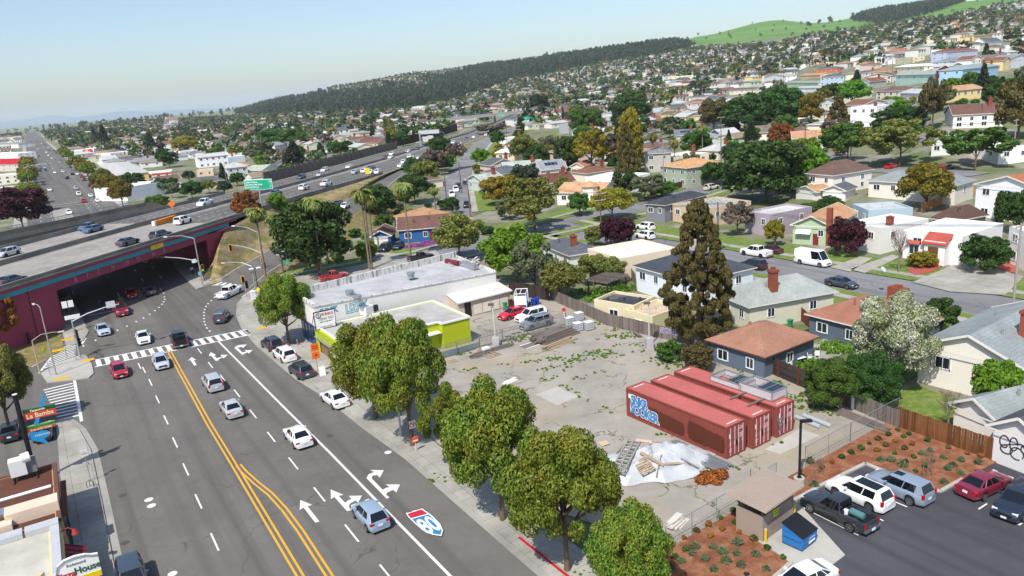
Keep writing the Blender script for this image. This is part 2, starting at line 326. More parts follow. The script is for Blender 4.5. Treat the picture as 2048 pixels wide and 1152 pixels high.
LEAF = {'street': m_leaf('leaf_street', ['#466424', '#7f9636', '#929036'], .3), 'oak': m_leaf('leaf_oak', ['#2f4a22', '#48662c', '#3c5424']), 'green': m_leaf('leaf_green', ['#3f5f26', '#5d7d30', '#4a6a2a']), 'bright': m_leaf('leaf_bright', ['#557f22', '#7ba02e', '#6a9028'], .35),
 'olive': m_leaf('leaf_olive', ['#566230', '#7d843e', '#847c3c']), 'yellow': m_leaf('leaf_yellow', ['#7d7322', '#a3922c', '#8a8a30'], .3), 'golden': m_leaf('leaf_golden', ['#6d5a20', '#8a6f26', '#5f6a2a']), 'conifer': m_leaf('leaf_conifer', ['#22321f', '#33452a', '#2a3a26'], .1),
 'cypress': m_leaf('leaf_cypress', ['#544e2a', '#6d6434', '#5f5c34'], .15), 'plum': m_leaf('leaf_plum', ['#3a1a22', '#552632', '#43202a'], .2), 'bare': m_leaf('twig_bare', ['#66594d', '#7a6d60', '#70645a'], .05), 'blossom': m_leaf('leaf_blossom', ['#5f7a34', '#e6e4d2', '#83974e'], .3),
 'grey': m_leaf('leaf_grey', ['#5d6a4a', '#7a8562', '#6a7450']), 'rust': m_leaf('leaf_rust', ['#8a5226', '#a86a30', '#7a6a30']), 'wood': m_leaf('leaf_far_wood', ['#33412f', '#465440', '#3b4636'], .1), 'palm': m_leaf('leaf_palm', ['#5a6a30', '#7d8a42', '#8a7a42'], .2)}
# ---------------------------------------------------------------- ground
def z4(X, Y, ox, oy, s): return (ox+X/s, oy+Y/s)
mb = MB(); AZS = [math.radians(q) for q in list(range(-120, -46, 6)) + [x*.6-45 for x in range(0, 151)] + list(range(48, 121, 6))]
RS = [3*1.045**i for i in range(0, 200)]
RS = [r for r in RS if r < 13500] + [18000, 26000]
for r in RS:
    for q in AZS:
        x, y = r*math.sin(q), r*math.cos(q); mb.v.append((x, y, hz(x, y)-.03 if r < 11000 else -2.))
n = len(AZS)
for i in range(len(RS)-1):
    for j in range(n-1): mb.f.append((i*n+j, i*n+j+1, (i+1)*n+j+1, (i+1)*n+j)); mb.m.append(0)
mb.f = [f[::-1] for f in mb.f]
me = mb.mesh('terrain', TERM); me.polygons.foreach_set('use_smooth', [True]*len(mb.f)); tag(link('terrain', me), kind='structure')
# ridges across the bay, the blue of the haze put into their colour
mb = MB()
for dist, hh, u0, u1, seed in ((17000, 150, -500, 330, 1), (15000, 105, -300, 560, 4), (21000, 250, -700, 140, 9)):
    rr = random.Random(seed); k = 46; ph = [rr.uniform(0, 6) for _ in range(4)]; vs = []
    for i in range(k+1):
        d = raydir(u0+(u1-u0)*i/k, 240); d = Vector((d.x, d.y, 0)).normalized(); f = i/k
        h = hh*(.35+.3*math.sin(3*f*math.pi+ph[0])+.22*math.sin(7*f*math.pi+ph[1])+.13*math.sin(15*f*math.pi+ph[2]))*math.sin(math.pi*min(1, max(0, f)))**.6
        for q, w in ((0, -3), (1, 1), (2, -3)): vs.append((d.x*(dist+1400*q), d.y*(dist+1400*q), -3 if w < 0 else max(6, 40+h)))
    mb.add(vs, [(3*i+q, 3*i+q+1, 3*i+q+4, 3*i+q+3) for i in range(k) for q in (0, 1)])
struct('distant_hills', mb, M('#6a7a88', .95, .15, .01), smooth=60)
# ---------------------------------------------------------------- main road frame: s metres ahead, w metres right of the yellow line
RO = Vector((-32.7, 73.5, 0)); RA = azd(-31.2); RN = azd(58.8)
def rd(s, w, z=0.): return RO + RA*s + RN*w + Vector((0, 0, z))
def P0(u, v): return atz(u, v, 0.)
def poly(pxs): return [P0(*q) for q in pxs]
mb = MB(); mb.sheet([rd(-110, -46), rd(76, -46), rd(76, 14.4), rd(-110, 14.4)], .012)
struct('main_road', mb, ASPH)
mb = MB(); mb.sheet(poly([(395, 585), (440, 558), (516, 558), (560, 560), (600, 553), (640, 560), (560, 600), (505, 660), (420, 640)]), .016)
struct('junction_road', mb, ASPH)
mb = MB(); av = [rd(s, -2) for s in [76+i*20 for i in range(0, 90)]+[1900+i*120 for i in range(14)]]
mb.strip(av, 14, -15, .05, zf=hz); struct('avenue_road', mb, ASPH)
mb = MB(); mb.strip([rd(s, -2) for s in range(150, 260, 10)], .5, 6.2, .055, zf=hz); struct('median_paving', mb, GUTTER)
mb = MB()
for w0, w1 in ((14, 18), (-15, -18.5)): mb.strip([rd(s, -2) for s in range(150, 1500, 20)], w0, w1, .18, zf=hz)
struct('avenue_pavement', mb, CONC)
KERB = [rd(-100, 13.6)] + poly([(1094, 1150), (960, 1035), (820, 914), (730, 850), (655, 790), (600, 757), (556, 720), (520, 690), (490, 655), (479, 630), (481, 606), (496, 588), (540, 569), (600, 553), (700, 535), (870, 501)])
mb = MB(); mb.prism(KERB + [P0(882, 512), rd(36, 34), rd(36, 16.9), rd(-100, 16.9)], -.1, .14); struct('pavement', mb, CONC)
mb = MB(); mb.strip(resample(KERB, 4), 0, .55, .02); LK = poly([(248, 1215), (232, 1149), (204.5, 1006), (182, 901), (160, 862), (144, 848), (128, 839)])
mb.strip(resample(LK, 3), -.6, 0, .02); struct('gutter', mb, GUTTER)
mb = MB(); mb.prism([rd(-100, -10.9)] + LK + poly([(112, 842), (117, 900), (121, 955), (134, 1020), (150, 1100), (160, 1150)]) + [rd(-100, -14.6)], -.1, .14); struct('pavement', mb, CONC)
mb = MB(); mb.prism(poly([(82, 748), (115, 729), (150, 715), (172, 711), (184, 730), (188, 748), (178, 757), (150, 761), (95, 767)]), -.1, .15); struct('traffic_island', mb, CONCL)
mb = MB(); mb.prism(poly([(108, 610), (140, 590), (152, 612), (178, 664), (167, 682), (150, 690), (132, 692), (124, 660)]), -.1, .14); mb.prism(poly([(345, 520), (352, 538), (393, 580), (408, 574), (446, 562), (440, 556), (414, 555), (385, 528), (372, 520)]), -.1, .14); struct('pavement', mb, CONC)
mb = MB(); mb.prism([P0(1036, 1079), P0(1040, 1076), P0(1140, 1156), P0(1134, 1158)], 0, .155); struct('red_kerb', mb, M('#b3202c', .6, .2, 2))
mb = MB()
for q in [(118, 702), (176, 722), (123, 759), (428, 566), (525, 657), (136, 680), (527, 562)]:
    p = P0(*q); d = RN if q[0] < 450 else RA
    mb.prism([p+RA*.5-RN*.8, p+RA*.5+RN*.8, p-RA*.5+RN*.8, p-RA*.5-RN*.8], .1, .158)
struct('tactile_paving', mb, M('#d9a520', .7, .15, 3))
# ---------------------------------------------------------------- painted markings
WM = MB(); YM = MB(); ZM = .024
def line(mbx, pts, w, z=ZM):
    pts = [p if isinstance(p, Vector) else P0(*p) for p in pts]; mbx.strip(resample(pts, 12), -w/2, w/2, z-0)
def dash(u, v, L=2.9, w=.14, z=ZM, dirv=None, mbx=None):
    p = u if isinstance(u, Vector) else P0(u, v); d = dirv or RA; (mbx or WM).strip([p-d*L/2, p+d*L/2], -w/2, w/2, z)
def quad(mbx, pxs, z=ZM): mbx.sheet(poly(pxs), z)
line(WM, [(437, 683), (565, 812), (660, 906), (768, 1017), (905, 1157), rd(-70, 6.9)], .22)
for q in [(279, 734-2), (288, 734+6), (301, 765), (315, 799), (332, 840), (350, 885), (371.6, 939), (397, 1003), (429.5, 1084)]: dash(*q)
for q in [(399, 702), (421, 730), (445, 756), (474, 787), (506, 828), (542.5, 874), (586.6, 927), (638.8, 989), (703.5, 1066.5), (776, 1150)]: dash(*q)
for q in [(207, 619), (199, 603), (311, 567), (322, 579), (192, 588)]: dash(*q, L=2.2)
for o in (-.2, .2):
    line(YM, [P0(337, 700)+RN*o, P0(418, 848)+RN*o, P0(471, 935)+RN*o, P0(605, 1160)+RN*o, rd(-70, .3+o)], .17)
    line(YM, [P0(x, y)+RN*o+Vector((0, 0, .006)) for x, y in ((476.5, 930), (487, 943), (513.5, 967), (540, 988), (569, 1019.5), (600.6, 1062), (658.6, 1152), (700, 1210))], .17)
    line(YM, [P0(258, 555)+RN*o, P0(282.5, 591)+RN*o], .16)
line(WM, [(217, 547), (240, 596)], .18); line(WM, [(175, 632), (229, 621)], .35); line(WM, [(247.5, 599), (285, 592)], .35)
def ladder(a, b, c, d, n, fill=.55, th=.3):
    a, b, c, d = [P0(*q) for q in (a, b, c, d)]; line(WM, [a, b], th); line(WM, [c, d], th)
    for i in range(n):
        t0, t1 = (i+.5-fill/2)/n, (i+.5+fill/2)/n; WM.sheet([a.lerp(b, t0), a.lerp(b, t1), c.lerp(d, t1), c.lerp(d, t0)], ZM-.004)
ladder((186, 721), (502, 657.5), (190, 734), (514, 667), 19)
ladder((444, 562), (516, 562), (424, 570.5), (514, 570.5), 7)
a, b, c, d = poly([(116, 697), (84, 740), (152, 686), (150, 716)])
for i in range(9): t = (i+.5)/9; WM.bar(a.lerp(b, t)+Vector((0, 0, ZM-.2)), c.lerp(d, t)+Vector((0, 0, ZM-.2)), .32, .4)
line(WM, [(116, 697), (82, 742)], .3); line(WM, [(163, 689), (171, 676)], .35); line(WM, [(63, 734), (96, 716)], .2)
a, b, c, d = poly([(86, 778), (118, 843), (145, 764), (159, 834)])
for i in range(12): t = (i+.5)/12; WM.bar(a.lerp(b, t)+Vector((0, 0, ZM-.2)), c.lerp(d, t)+Vector((0, 0, ZM-.2)), .36, .4)
quad(WM, [(146, 762), (152, 761), (166.5, 842), (160, 844)], ZM+.004)
for X, Y in [(1308, 105), (1315, 135), (1318, 155), (1310, 175), (1296, 195), (1272, 220), (1240, 245), (1198, 275), (1148, 305), (1090, 333), (1015, 370), (940, 403), (765, 483), (668, 528), (1775, 95), (1745, 118), (1715, 140), (1690, 165), (1665, 190), (1648, 213), (1638, 237), (1632, 260), (1632, 285), (1632, 310), (1635, 335), (1643, 360), (1655, 385), (1678, 410)]:
    dash(X/4, 560+Y/4, .75, .22)
A5 = lambda L: [z4(x, y, 400, 848, 3.789) for x, y in L]; A2 = lambda L: [z4(x, y, 0, 560, 4) for x, y in L]
for L in (A5([(760, 578), (850, 615), (815, 625), (905, 740), (875, 750), (785, 635), (755, 655)]),
          A5([(990, 498), (1088, 538), (1052, 547), (1100, 600), (1127, 578), (1150, 572), (1127, 547), (1228, 544), (1198, 598), (1180, 580), (1135, 605), (1128, 630), (1145, 655), (1115, 662), (1020, 555), (993, 570)]),
          A5([(1393, 352), (1362, 408), (1345, 388), (1310, 392), (1300, 412), (1385, 500), (1410, 486), (1440, 480), (1408, 460), (1515, 460), (1488, 520), (1465, 500), (1420, 520), (1410, 538), (1437, 558), (1415, 568), (1262, 412), (1275, 385), (1320, 365), (1290, 350)]),
          A2([(1533, 618), (1570, 640), (1549, 641), (1574, 680), (1553, 687), (1522, 640), (1503, 648)]),
          A2([(1685, 578), (1730, 600), (1712, 608), (1735, 628), (1775, 615), (1765, 600), (1822, 600), (1790, 628), (1780, 620), (1748, 636), (1748, 645), (1725, 647), (1690, 607), (1670, 610)]),
          A2([(1915, 520), (1975, 517), (1945, 545), (1930, 535), (1903, 545), (1938, 580), (1970, 575), (1955, 562), (2022, 562), (1990, 590), (1980, 580), (1945, 595), (1945, 605), (1875, 545), (1890, 530)]),
          [z4(x, y, 300, 440, 6.0235) for x, y in [(1025, 690), (1138, 612), (1115, 605), (1200, 575), (1175, 622), (1158, 618), (1040, 692)]]): quad(WM, L)
# interstate shield painted on the right lane
sh = A5([(1558, 676), (1590, 672), (1625, 655), (1650, 652), (1683, 640), (1760, 695), (1820, 757), (1843, 808), (1830, 852), (1760, 842), (1690, 810), (1620, 750), (1578, 708)])
ctr = (sum(q[0] for q in sh)/len(sh), sum(q[1] for q in sh)/len(sh))
ins = lambda L, k: [(ctr[0]+(x-ctr[0])*k, ctr[1]+(y-ctr[1])*k) for x, y in L]
sm = MB(); sm.sheet(poly(ins(sh, 1.05)), ZM, 3); sm.sheet(poly(sh), ZM+.004, 0)
sm.sheet(poly(A5([(1572, 684), (1628, 665), (1680, 650), (1724, 682), (1660, 700), (1597, 717)])), ZM+.008, 1)
sm.sheet(poly(A5([(1607, 722), (1665, 706), (1732, 688), (1765, 715), (1808, 762), (1831, 808), (1822, 842), (1762, 832), (1695, 800), (1645, 760)])), ZM+.008, 2)
WMAT = M('#d8d8d4', .7, .16, 2); shield = struct('route_shield_marking', sm, [WMAT, M('#b8283c', .7, .12, 2), M('#2f78ae', .7, .12, 2), BLACK])
p = poly(A5([(1738, 772)]))[0]; t = txt('80', 1.2, WMAT, None, (p.x, p.y, ZM+.012), (0, 0, yaw_of(RN)), 1.35, .002, off=.03); t.scale = (1.1, 2.7, 1); t.name = 'route_number_marking'; tag(t, kind='structure')
for X, Y in [(1128, 575), (1148, 620)]: p = P0(X/3.789, 848+Y/3.789); WM.cyl((p.x, p.y, -.2), .36, .2+ZM, 14)
for u, v in [(776, 905), (345, 1148)]: p = P0(u, v); WM.cyl((p.x, p.y, -.2), .33, .2+ZM, 14)
# ramp lines
line(WM, [(507.5, 553), (582, 510), (640, 468)], .15); line(YM, [(444, 560), (500, 523), (585.5, 465)], .14); line(WM, [(537, 518.5), (543, 516)], .14); line(WM, [(507, 556), (527, 541)], .16); line(WM, [(484, 594), (507, 578), (525, 566)], .18)
# avenue lane lines
for w in (-12.2, -8.8, 3.4, 6.8):
    for s in range(84, 900, 12): 
        p = rd(s, w); WM.strip([p-RA*1.5, p+RA*1.5], -.1, .1, .062+hz(p.x, p.y))
for s in (258, 268): WM.strip([rd(s, -16), rd(s, 11)], -.2, .2, .07)
for u, v in [(92, 322), (97, 327), (100, 334), (103, 337)]: p = at(u, v); WM.strip([p-RA*3, p+RA*3], -.8, -.4, .09); WM.strip([p-RA*3+RN, p+RA*3+RN], -.5, -.2, .09)
struct('white_road_markings', WM, WMAT); struct('yellow_road_markings', YM, M('#d9a136', .7, .18, 2))
mb = MB()
for q in [(250, 1086), (246, 991), (440, 772), (660, 872)]: p = P0(*q); mb.cyl((p.x, p.y, -.2), .34, .223, 14)
struct('manhole_cover', mb, M('#4f4d4c', .7, .2, 4))
# ---------------------------------------------------------------- lot, parking area, planting beds
BACKF = [(1100, 596), (1215, 652), (1306, 671), (1418, 693), (1640, 790), (1797, 857)]
mb = MB(); mb.sheet([rd(-32, 16.9), rd(36, 16.9), rd(36, 34)] + poly([(960, 548), (1060, 575)]) + poly(BACKF) + [P0(1330, 1100)], .06); struct('vacant_lot', mb, LOTM)
mb = MB(); mb.sheet(poly([(1070, 790), (1115, 775), (1159, 794), (1115, 812)]), .07); mb.sheet(poly([(1530, 900), (1600, 858), (1640, 872), (1560, 910)]), .066); struct('concrete_slab', mb, CONCL)
mb = MB(); mb.sheet(poly([(1430, 1090), (1560, 990), (1735, 925), (2000, 915), (2400, 1040), (2500, 1500), (1350, 1500)]), .03); struct('parking_area', mb, ASPH3)
BA = [(1332, 1102), (1478, 1020), (1476, 1058), (1572, 1118), (1582, 1128), (1562, 1146), (1540, 1165), (1500, 1230), (1250, 1300), (1240, 1165)]
BB = [(1548, 972), (1797, 834), (1990, 912), (2030, 908), (1985, 930), (1926, 960), (1882, 984), (1864, 983), (1745, 935), (1731, 929), (1640, 974), (1584, 1005), (1570, 990)]
mb = MB(); mb.prism(poly(BA), -.1, .13); mb.prism(poly(BB), -.1, .13); struct('mulch_bed', mb, MULCH)
mb = MB()
def kerbring(pxs, w=.16, h=.17):
    pts = poly(pxs)
    for a, b in zip(pts, pts[1:]): mb.bar(a+Vector((0, 0, h/2-.02)), b+Vector((0, 0, h/2-.02)), w, h+.04)
kerbring(BA[2:8], .3); kerbring(BB[5:12], .3); mb.prism(poly([(1476, 1060), (1572, 1006), (1592, 1003), (1690, 1112), (1640, 1150), (1560, 1180), (1548, 1162), (1570, 1146), (1588, 1128), (1574, 1116)]), -.1, .1); struct('concrete_apron', mb, CONCL)
mb = MB(); PDIR = (P0(1716.8, 1071)-P0(1590, 1007.7)).normalized()
for a, b in [((1590, 1007.7), (1716.8, 1071)), ((1742, 1030), (1767, 1042.5)), ((1782, 1001), (1814, 1014.5)), ((1957, 1019), (1974, 1008)), ((2037, 1051), (2056, 1040))]: line(mb, [a, b], .12, .034)
struct('parking_bay_lines', mb, WMAT)
# ---------------------------------------------------------------- residential streets, pavements and lawns
STA = [at(*q) for q in [(585, 568), (700, 546), (870, 513)]] + [Vector((-2, 163, 0)), Vector((12, 172.5, 0)), Vector((24, 181, 0))] + [at(*q) for q in [(1290, 412), (1360, 392), (1420, 373), (1462, 352)]]
SB0 = Vector((38.95, 127.7, 0)); SBD = azd(147); SBN = azd(57)
STB = [SB0+SBD*s for s in (-52, 0, 30, 80)]
STC = [Vector((-13, 160, 0)), Vector((-13.5, 200, 0)), Vector((-15.5, 235, 0)), Vector((-16.2, 303, 0)), Vector((-8.5, 416, 0)), Vector((14, 520, 0))]
mb = MB()
mb.strip(resample(STA, 4), -4.6, 4.6, .03, zf=hz); mb.strip(resample(STB, 4), -5, 5, .026, zf=hz); mb.strip(resample(STC, 5), -4.3, 4.3, .06, zf=hz)
for pts, w in [([(1800, 208), (1812, 222), (1828, 250), (1838, 285)], 4.5), ([(1620, 322), (1650, 314), (1690, 305)], 5), ([(1750, 345), (1810, 335), (1880, 342), (1960, 350)], 4), ([(1392, 311), (1450, 312), (1475, 340)], 5), ([(1690, 222), (1760, 226), (1815, 222)], 4)]:
    mb.strip(resample([at(*q) for q in pts], 3), -w, w, .12, zf=hz)
struct('residential_street', mb, ASPH2)
mb = MB(); mb.strip(resample(STB, 4), 7.2, 8.8, .13, zf=hz); mb.strip(resample(STB, 4), -7.2, -8.8, .13, zf=hz); mb.strip(resample(STA, 4), 7.2, 8.7, .14, zf=hz); mb.strip(resample(STA[2:], 4), -6.5, -7.9, .14, zf=hz); mb.strip(resample(STC[1:], 5), -4.4, -6, .14, zf=hz)
for L in ([(1345, 500), (1400, 480), (1420, 490), (1370, 510)], [(1700, 540), (1785, 510), (1800, 515), (1730, 548)], [(1655, 488), (1600, 510), (1618, 514), (1668, 492)], [(1700, 545), (1660, 536), (1720, 515), (1745, 518)], [(1825, 566), (1930, 520), (2048, 555), (2010, 592), (1900, 585)]):
    mb.sheet([at(*q) for q in L], .15)
mb.sheet([at(*q) for q in [(730, 505), (790, 508), (815, 520), (750, 525)]], .15); mb.sheet([at(*q) for q in [(1610, 700), (1690, 655), (1720, 690), (1640, 735)]], .1)
struct('residential_pavement', mb, CONC)
mb = MB(); mb.strip(resample(STB, 4), 5.2, 15, .1, zf=hz); mb.strip(resample(STB, 4), -5.2, -14, .1, zf=hz); mb.strip(resample(STA[:3], 4), 4.8, 12, .1, zf=hz); mb.strip(resample(STA[3:], 4), 4.8, 13, .1, zf=hz); mb.strip(resample(STA[3:], 4), -4.8, -10, .1, zf=hz); mb.strip(resample(STC[1:], 5), -4.5, -11, .1, zf=hz)
for L in ([(1770, 800), (1830, 770), (1960, 815), (1900, 860), (1840, 840)], [(1800, 770), (1860, 735), (1790, 700), (1700, 740)]): mb.sheet([at(*q) for q in L], .05)
struct('front_lawn', mb, LAWN)
mb = MB(); g = [(1065, 285), (1110, 262), (1125, 285), (1090, 305)]; q = [at(*p) for p in g]
for i in range(8):
    for j in range(8):
        f = lambda a, b: q[0].lerp(q[1], a).lerp(q[3].lerp(q[2], a), b)
        c = [f(i/8, j/8), f((i+1)/8, j/8), f((i+1)/8, (j+1)/8), f(i/8, (j+1)/8)]; mb.add([(p.x, p.y, hz(p.x, p.y)+.2) for p in c], [(0, 1, 2, 3)])
struct('park_lawn', mb, LAWN)
mb = MB(); mb.sheet([at(*q) for q in [(1812, 540), (1830, 552), (1862, 546), (1895, 528), (1880, 520)]], .17); mb.sheet([at(*q) for q in [(1960, 535), (2030, 548), (2040, 530), (1990, 520)]], .17); struct('red_paving', mb, M('#a8544a', .8, .2, 2))
# ---------------------------------------------------------------- freeway on its embankment, and the overpass
FO = Vector((-71.4, 114.7, 0)); FD = azd(14.5); FN = azd(104.5)
def fp(s, o=0., z=0.): return FO + FD*s + FN*o + Vector((0, 0, z))
REDGE = [(-91.4, 37.2, 8.6), (-71.4, 114.7, 8.6), (-61.2, 154, 8.6), (-54.5, 202, 7.3), (-47, 245, 6), (-38.5, 291, 4.9), (-30, 335, 4.5), (-21, 382, 4.3), (-11.5, 435, 4.1), (-4, 503, 4.1), (3, 594, 4.2), (14, 700, 4.6), (32, 800, 5)]
LEDGE = [(-121.5, 45, 8.6), (-101.5, 122.5, 8.6), (-92, 166, 8.6), (-85, 210, 7.6), (-82.5, 245, 6.6), (-77, 291, 5.6), (-70, 335, 5), (-62, 382, 4.7), (-50, 435, 4.4), (-31, 503, 4.2), (-17, 594, 4.3), (-2, 700, 4.7), (16, 800, 5)]
def dens(L, k=8):
    out = []
    for a, b in zip(L, L[1:]):
        for i in range(k): out.append(Vector(a).lerp(Vector(b), i/k))
    return out + [Vector(L[-1])]
def lift(p): return Vector((p.x, p.y, max(p.z, hz(p.x, p.y)+.5)))
RE = [lift(p) for p in dens(REDGE)]; LE = [lift(p) for p in dens(LEDGE)]
def fw(i, f, dz=0.): return RE[i].lerp(LE[i], f) + Vector((0, 0, dz))
nF = len(RE); mb = MB(); mc = MB()
for i in range(nF-1):
    tgt, mi = (mc, 0) if 5 <= i < 17 else (mb, 0)
    tgt.add([fw(i, 0), fw(i+1, 0), fw(i+1, 1), fw(i, 1)], [(0, 1, 2, 3)][::1])
struct('freeway', mb, ASPH); struct('bridge_deck', mc, DECKM)
mb = MB()
for i in range(17, nF-1): mb.add([fw(i, .53, .03), fw(i+1, .53, .03), fw(i+1, .64, .03), fw(i, .64, .03)], [(0, 1, 2, 3)])
struct('freeway_median_paving', mb, DECKM)
mb = MB()
for f in (.02, .5, .66, .98):
    for i in range(2, nF-1): mb.add([fw(i, f-.003, .05), fw(i+1, f-.003, .05), fw(i+1, f+.003, .05), fw(i, f+.003, .05)], [(0, 1, 2, 3)])
for f in (.14, .26, .38, .77, .88):
    for i in range(2, nF-1):
        for j in (0, .5):
            a, b = fw(i, f, .05).lerp(fw(i+1, f, .05), j), fw(i, f, .05).lerp(fw(i+1, f, .05), j+.22); d = FN*.09
            mb.add([a-d, a+d, b+d, b-d], [(0, 1, 2, 3)])
struct('freeway_lane_lines', mb, WMAT)
def barrier(name, label, f, i0, i1, h=.92, w=.45, mt=BARR, group=None):
    mb = MB()
    for i in range(i0, i1):
        a, b = fw(i, f), fw(i+1, f); d = (b-a).normalized(); n = Vector((d.y, -d.x, 0)); A = []
        for p in (a, b):
            for o, z in ((-w/2, -.05), (-w/2+.08, .3), (-.1, h), (.1, h), (w/2-.08, .3), (w/2, -.05)): A.append(p+n*o+Vector((0, 0, z)))
        mb.add(A, [(k, k+1, k+7, k+6) for k in range(5)] + [(0, 6, 11, 5)])
    return tag(mb.build(name, mt), label, 'barrier', group)
barrier('concrete_barrier', 'long grey concrete barrier down the middle of the freeway', .585, 0, nF-1)
barrier('concrete_barrier', 'grey concrete barrier along the far side of the freeway deck', 1., 0, 28)
barrier('concrete_barrier', 'low concrete barrier on the freeway edge above the ramp embankment', .0, 17, 36)
# embankment between freeway and ramp, and the ramp itself
RL = [(398, 556, 0), (430, 562, 0), (470, 537, .4), (515, 512, 1), (560, 483, 1.9), (590, 463, 2.5), (640, 431, 3.3), (690, 401, 3.9), (733, 372, 4.3), (791, 341, 4.6)]
RR = [(420, 590, 0), (514, 575, 0), (545, 548, .3), (600, 511, 1), (640, 477, 1.7), (690, 440, 2.8), (735, 410, 3.6), (770, 385, 4.1), (800, 358, 4.4), (822, 341, 4.7)]
RLw = [atz(u, v, z) for u, v, z in RL]; RRw = [atz(u, v, z) for u, v, z in RR]
a, b = [x for x in dens([tuple(p) for p in RLw[1:]], 6)], [x for x in dens([tuple(p) for p in RRw[1:]], 6)]
mb = MB()
for i in range(len(a)-1): mb.add([a[i]+Vector((0, 0, .03)), b[i]+Vector((0, 0, .03)), b[i+1]+Vector((0, 0, .03)), a[i+1]+Vector((0, 0, .03))], [(0, 1, 2, 3)])
struct('freeway_ramp', mb, ASPH)
mb = MB()
for i in range(len(a)-1):
    for p0, p1, w in ((a[i], a[i+1], .5), (b[i], b[i+1], -1.4)):
        d = (p1-p0); n = Vector((-d.y, d.x, 0)).normalized(); q0, q1 = p0-n*w+Vector((0, 0, .06)), p1-n*w+Vector((0, 0, .06)); k = n*.07; mb.add([q0-k, q0+k, q1+k, q1-k], [(0, 1, 2, 3)])
struct('ramp_edge_lines', mb, M('#cfc59a', .7, .15, 2))
mb = MB(); rp = [i for i in range(nF) if RE[i].y > 150 and RE[i].y < 318]
L2 = [p for p in dens([tuple(p) for p in RLw], 5)]; k = 40
def along(L, f):
    x = f*(len(L)-1); i = min(int(x), len(L)-2); return L[i].lerp(L[i+1], x-i)
top = [RE[i] for i in rp]
for i in range(k+1):
    f = i/k; p, q = along(top, f), along(L2, f)
    if f < .12: p = fp(39+8*f/.12, .3, 0); p.z = .05+8.2*(f/.12)
    for j in range(7):
        g = j/6; m_ = p.lerp(q, g); bul = .9*math.sin(math.pi*g)*(1 if f > .06 else 0)+.25*math.sin(5*g+9*f); mb.v.append((m_.x, m_.y, m_.z*(1) + (bul if 0 < j < 6 else -.02)))
for i in range(k):
    for j in range(6): mb.f.append((i*7+j, i*7+j+1, (i+1)*7+j+1, (i+1)*7+j)); mb.m.append(0)
struct('embankment', mb, m_ground('embankment_earth', ['#9a8660', '#8d7a55', '#70743c', '#a8967a'], .14, 3), 60)
mb = MB()   # outer slope of the ramp and far slope of the freeway
for i in range(len(b)-1):
    p0, p1 = b[i], b[i+1]; mb.add([p0, p0+Vector((2+p0.z*1.6, 0, -p0.z-.1)), p1+Vector((2+p1.z*1.6, 0, -p1.z-.1)), p1], [(0, 1, 2, 3)])
for i in range(17, nF-1):
    for E_, sx in ((LE, -1), (RE, 1)):
        if sx > 0 and E_[i].y < 300: continue
        p0, p1 = E_[i], E_[i+1]; h0, h1 = p0.z-hz(p0.x, p0.y), p1.z-hz(p1.x, p1.y)
        mb.add([p0, p0+Vector((sx*(2+h0*1.5), 0, -h0-.4)), p1+Vector((sx*(2+h1*1.5), 0, -h1-.4)), p1], [(0, 1, 2, 3)])
struct('freeway_slope', mb, DRYG)
mb = MB(); mb.sheet(poly([(-60, 720), (-60, 660), (60, 640), (118, 648), (128, 700), (60, 735)]), .05); mb.sheet(poly([(395, 560), (440, 556), (470, 532), (430, 535)]), .05); struct('bare_ground', mb, DRYG)
# overpass as one bridge: girder, stripe, rail, abutments, letters
MAR = M('#9a4056', .7, .14, 1.2); TEAL = M('#3f8f98', .6, .15, 1.5)
s1 = 0.6; s2 = 39.
br = thing('overpass_bridge', 'maroon road overpass with teal stripe and raised letters along its girder', 'bridge', fp(20))
def W_(mbx): # world to bridge
    mbx.v = [(x-br.location.x, y-br.location.y, z) for x, y, z in mbx.v]; return mbx
mb = MB(); f0, f1, g0, g1 = fp(-90, .2), fp(46, .2), fp(-90, -30.5), fp(46, -30.5)
mb.prism([fp(s1-1, .15), fp(s2+1, .15), fp(s2+9, -30.5), fp(s1-20, -30.5)], 6.25, 8.4, bottom=True); W_(mb).build('girder', MAR, br)
mb = MB(); mb.bar(fp(-90, .35, 8.56), fp(50, .35, 8.56), .5, .5); W_(mb).build('upper_band', MAR, br)
mb = MB(); mb.bar(fp(-90, .33, 7.95), fp(47, .33, 7.95), .42, .72); W_(mb).build('stripe', TEAL, br)
mb = MB(); mb.bar(fp(-90, .18, 9.1), fp(50, .18, 9.1), .42, .95); mb.bar(fp(-90, .5, 8.9), fp(50, .5, 8.9), .3, .2); W_(mb).build('parapet', BARR, br)
mb = MB(); mb.prism([fp(s1, .18), fp(-90, .18), fp(-90, -30), fp(s1, .18)+RA*34], -.1, 8.2); W_(mb).build('abutment', MAR, br)
mb = MB(); mb.prism([fp(s2, .18), fp(50, .18), fp(50, -1), fp(50, -28), fp(s2, .18)+RA*33], -.1, 7.2); W_(mb).build('abutment', MAR, br)
mb = MB()
for s in (-4.5, -11): mb = MB(); mb.bar(fp(s, .2, 0), fp(s, .2, 7.6), .06, .16); W_(mb).build('wall_joint', M('#5d2030', .8, .1), br)
LETM = M('#c98a96', .6, .1, 1)
for ch, px in zip('RICHMOND', (150, 174, 197.6, 224, 254, 275.7, 305.6, 328)):
    s = 0
    while proj(fp(s, .2, 6.9))[0] < px and s < 60: s += .25
    txt(ch, 1.25, LETM, br, fp(s, .17, 6.92)-br.location, (math.pi/2, 0, yaw_of(FD)), .8, .05)
s = 0
while proj(fp(s, .7, 8.4))[0] < 312: s += .25
mb = MB(); mb.box(fp(s, .7, 8.2), (3.4, .06, .75), yaw_of(FD)); q = thing('clearance_sign', 'yellow rectangular clearance sign fixed across the teal stripe of the overpass', 'sign', fp(s, .7, 8.2), yaw_of(FD))
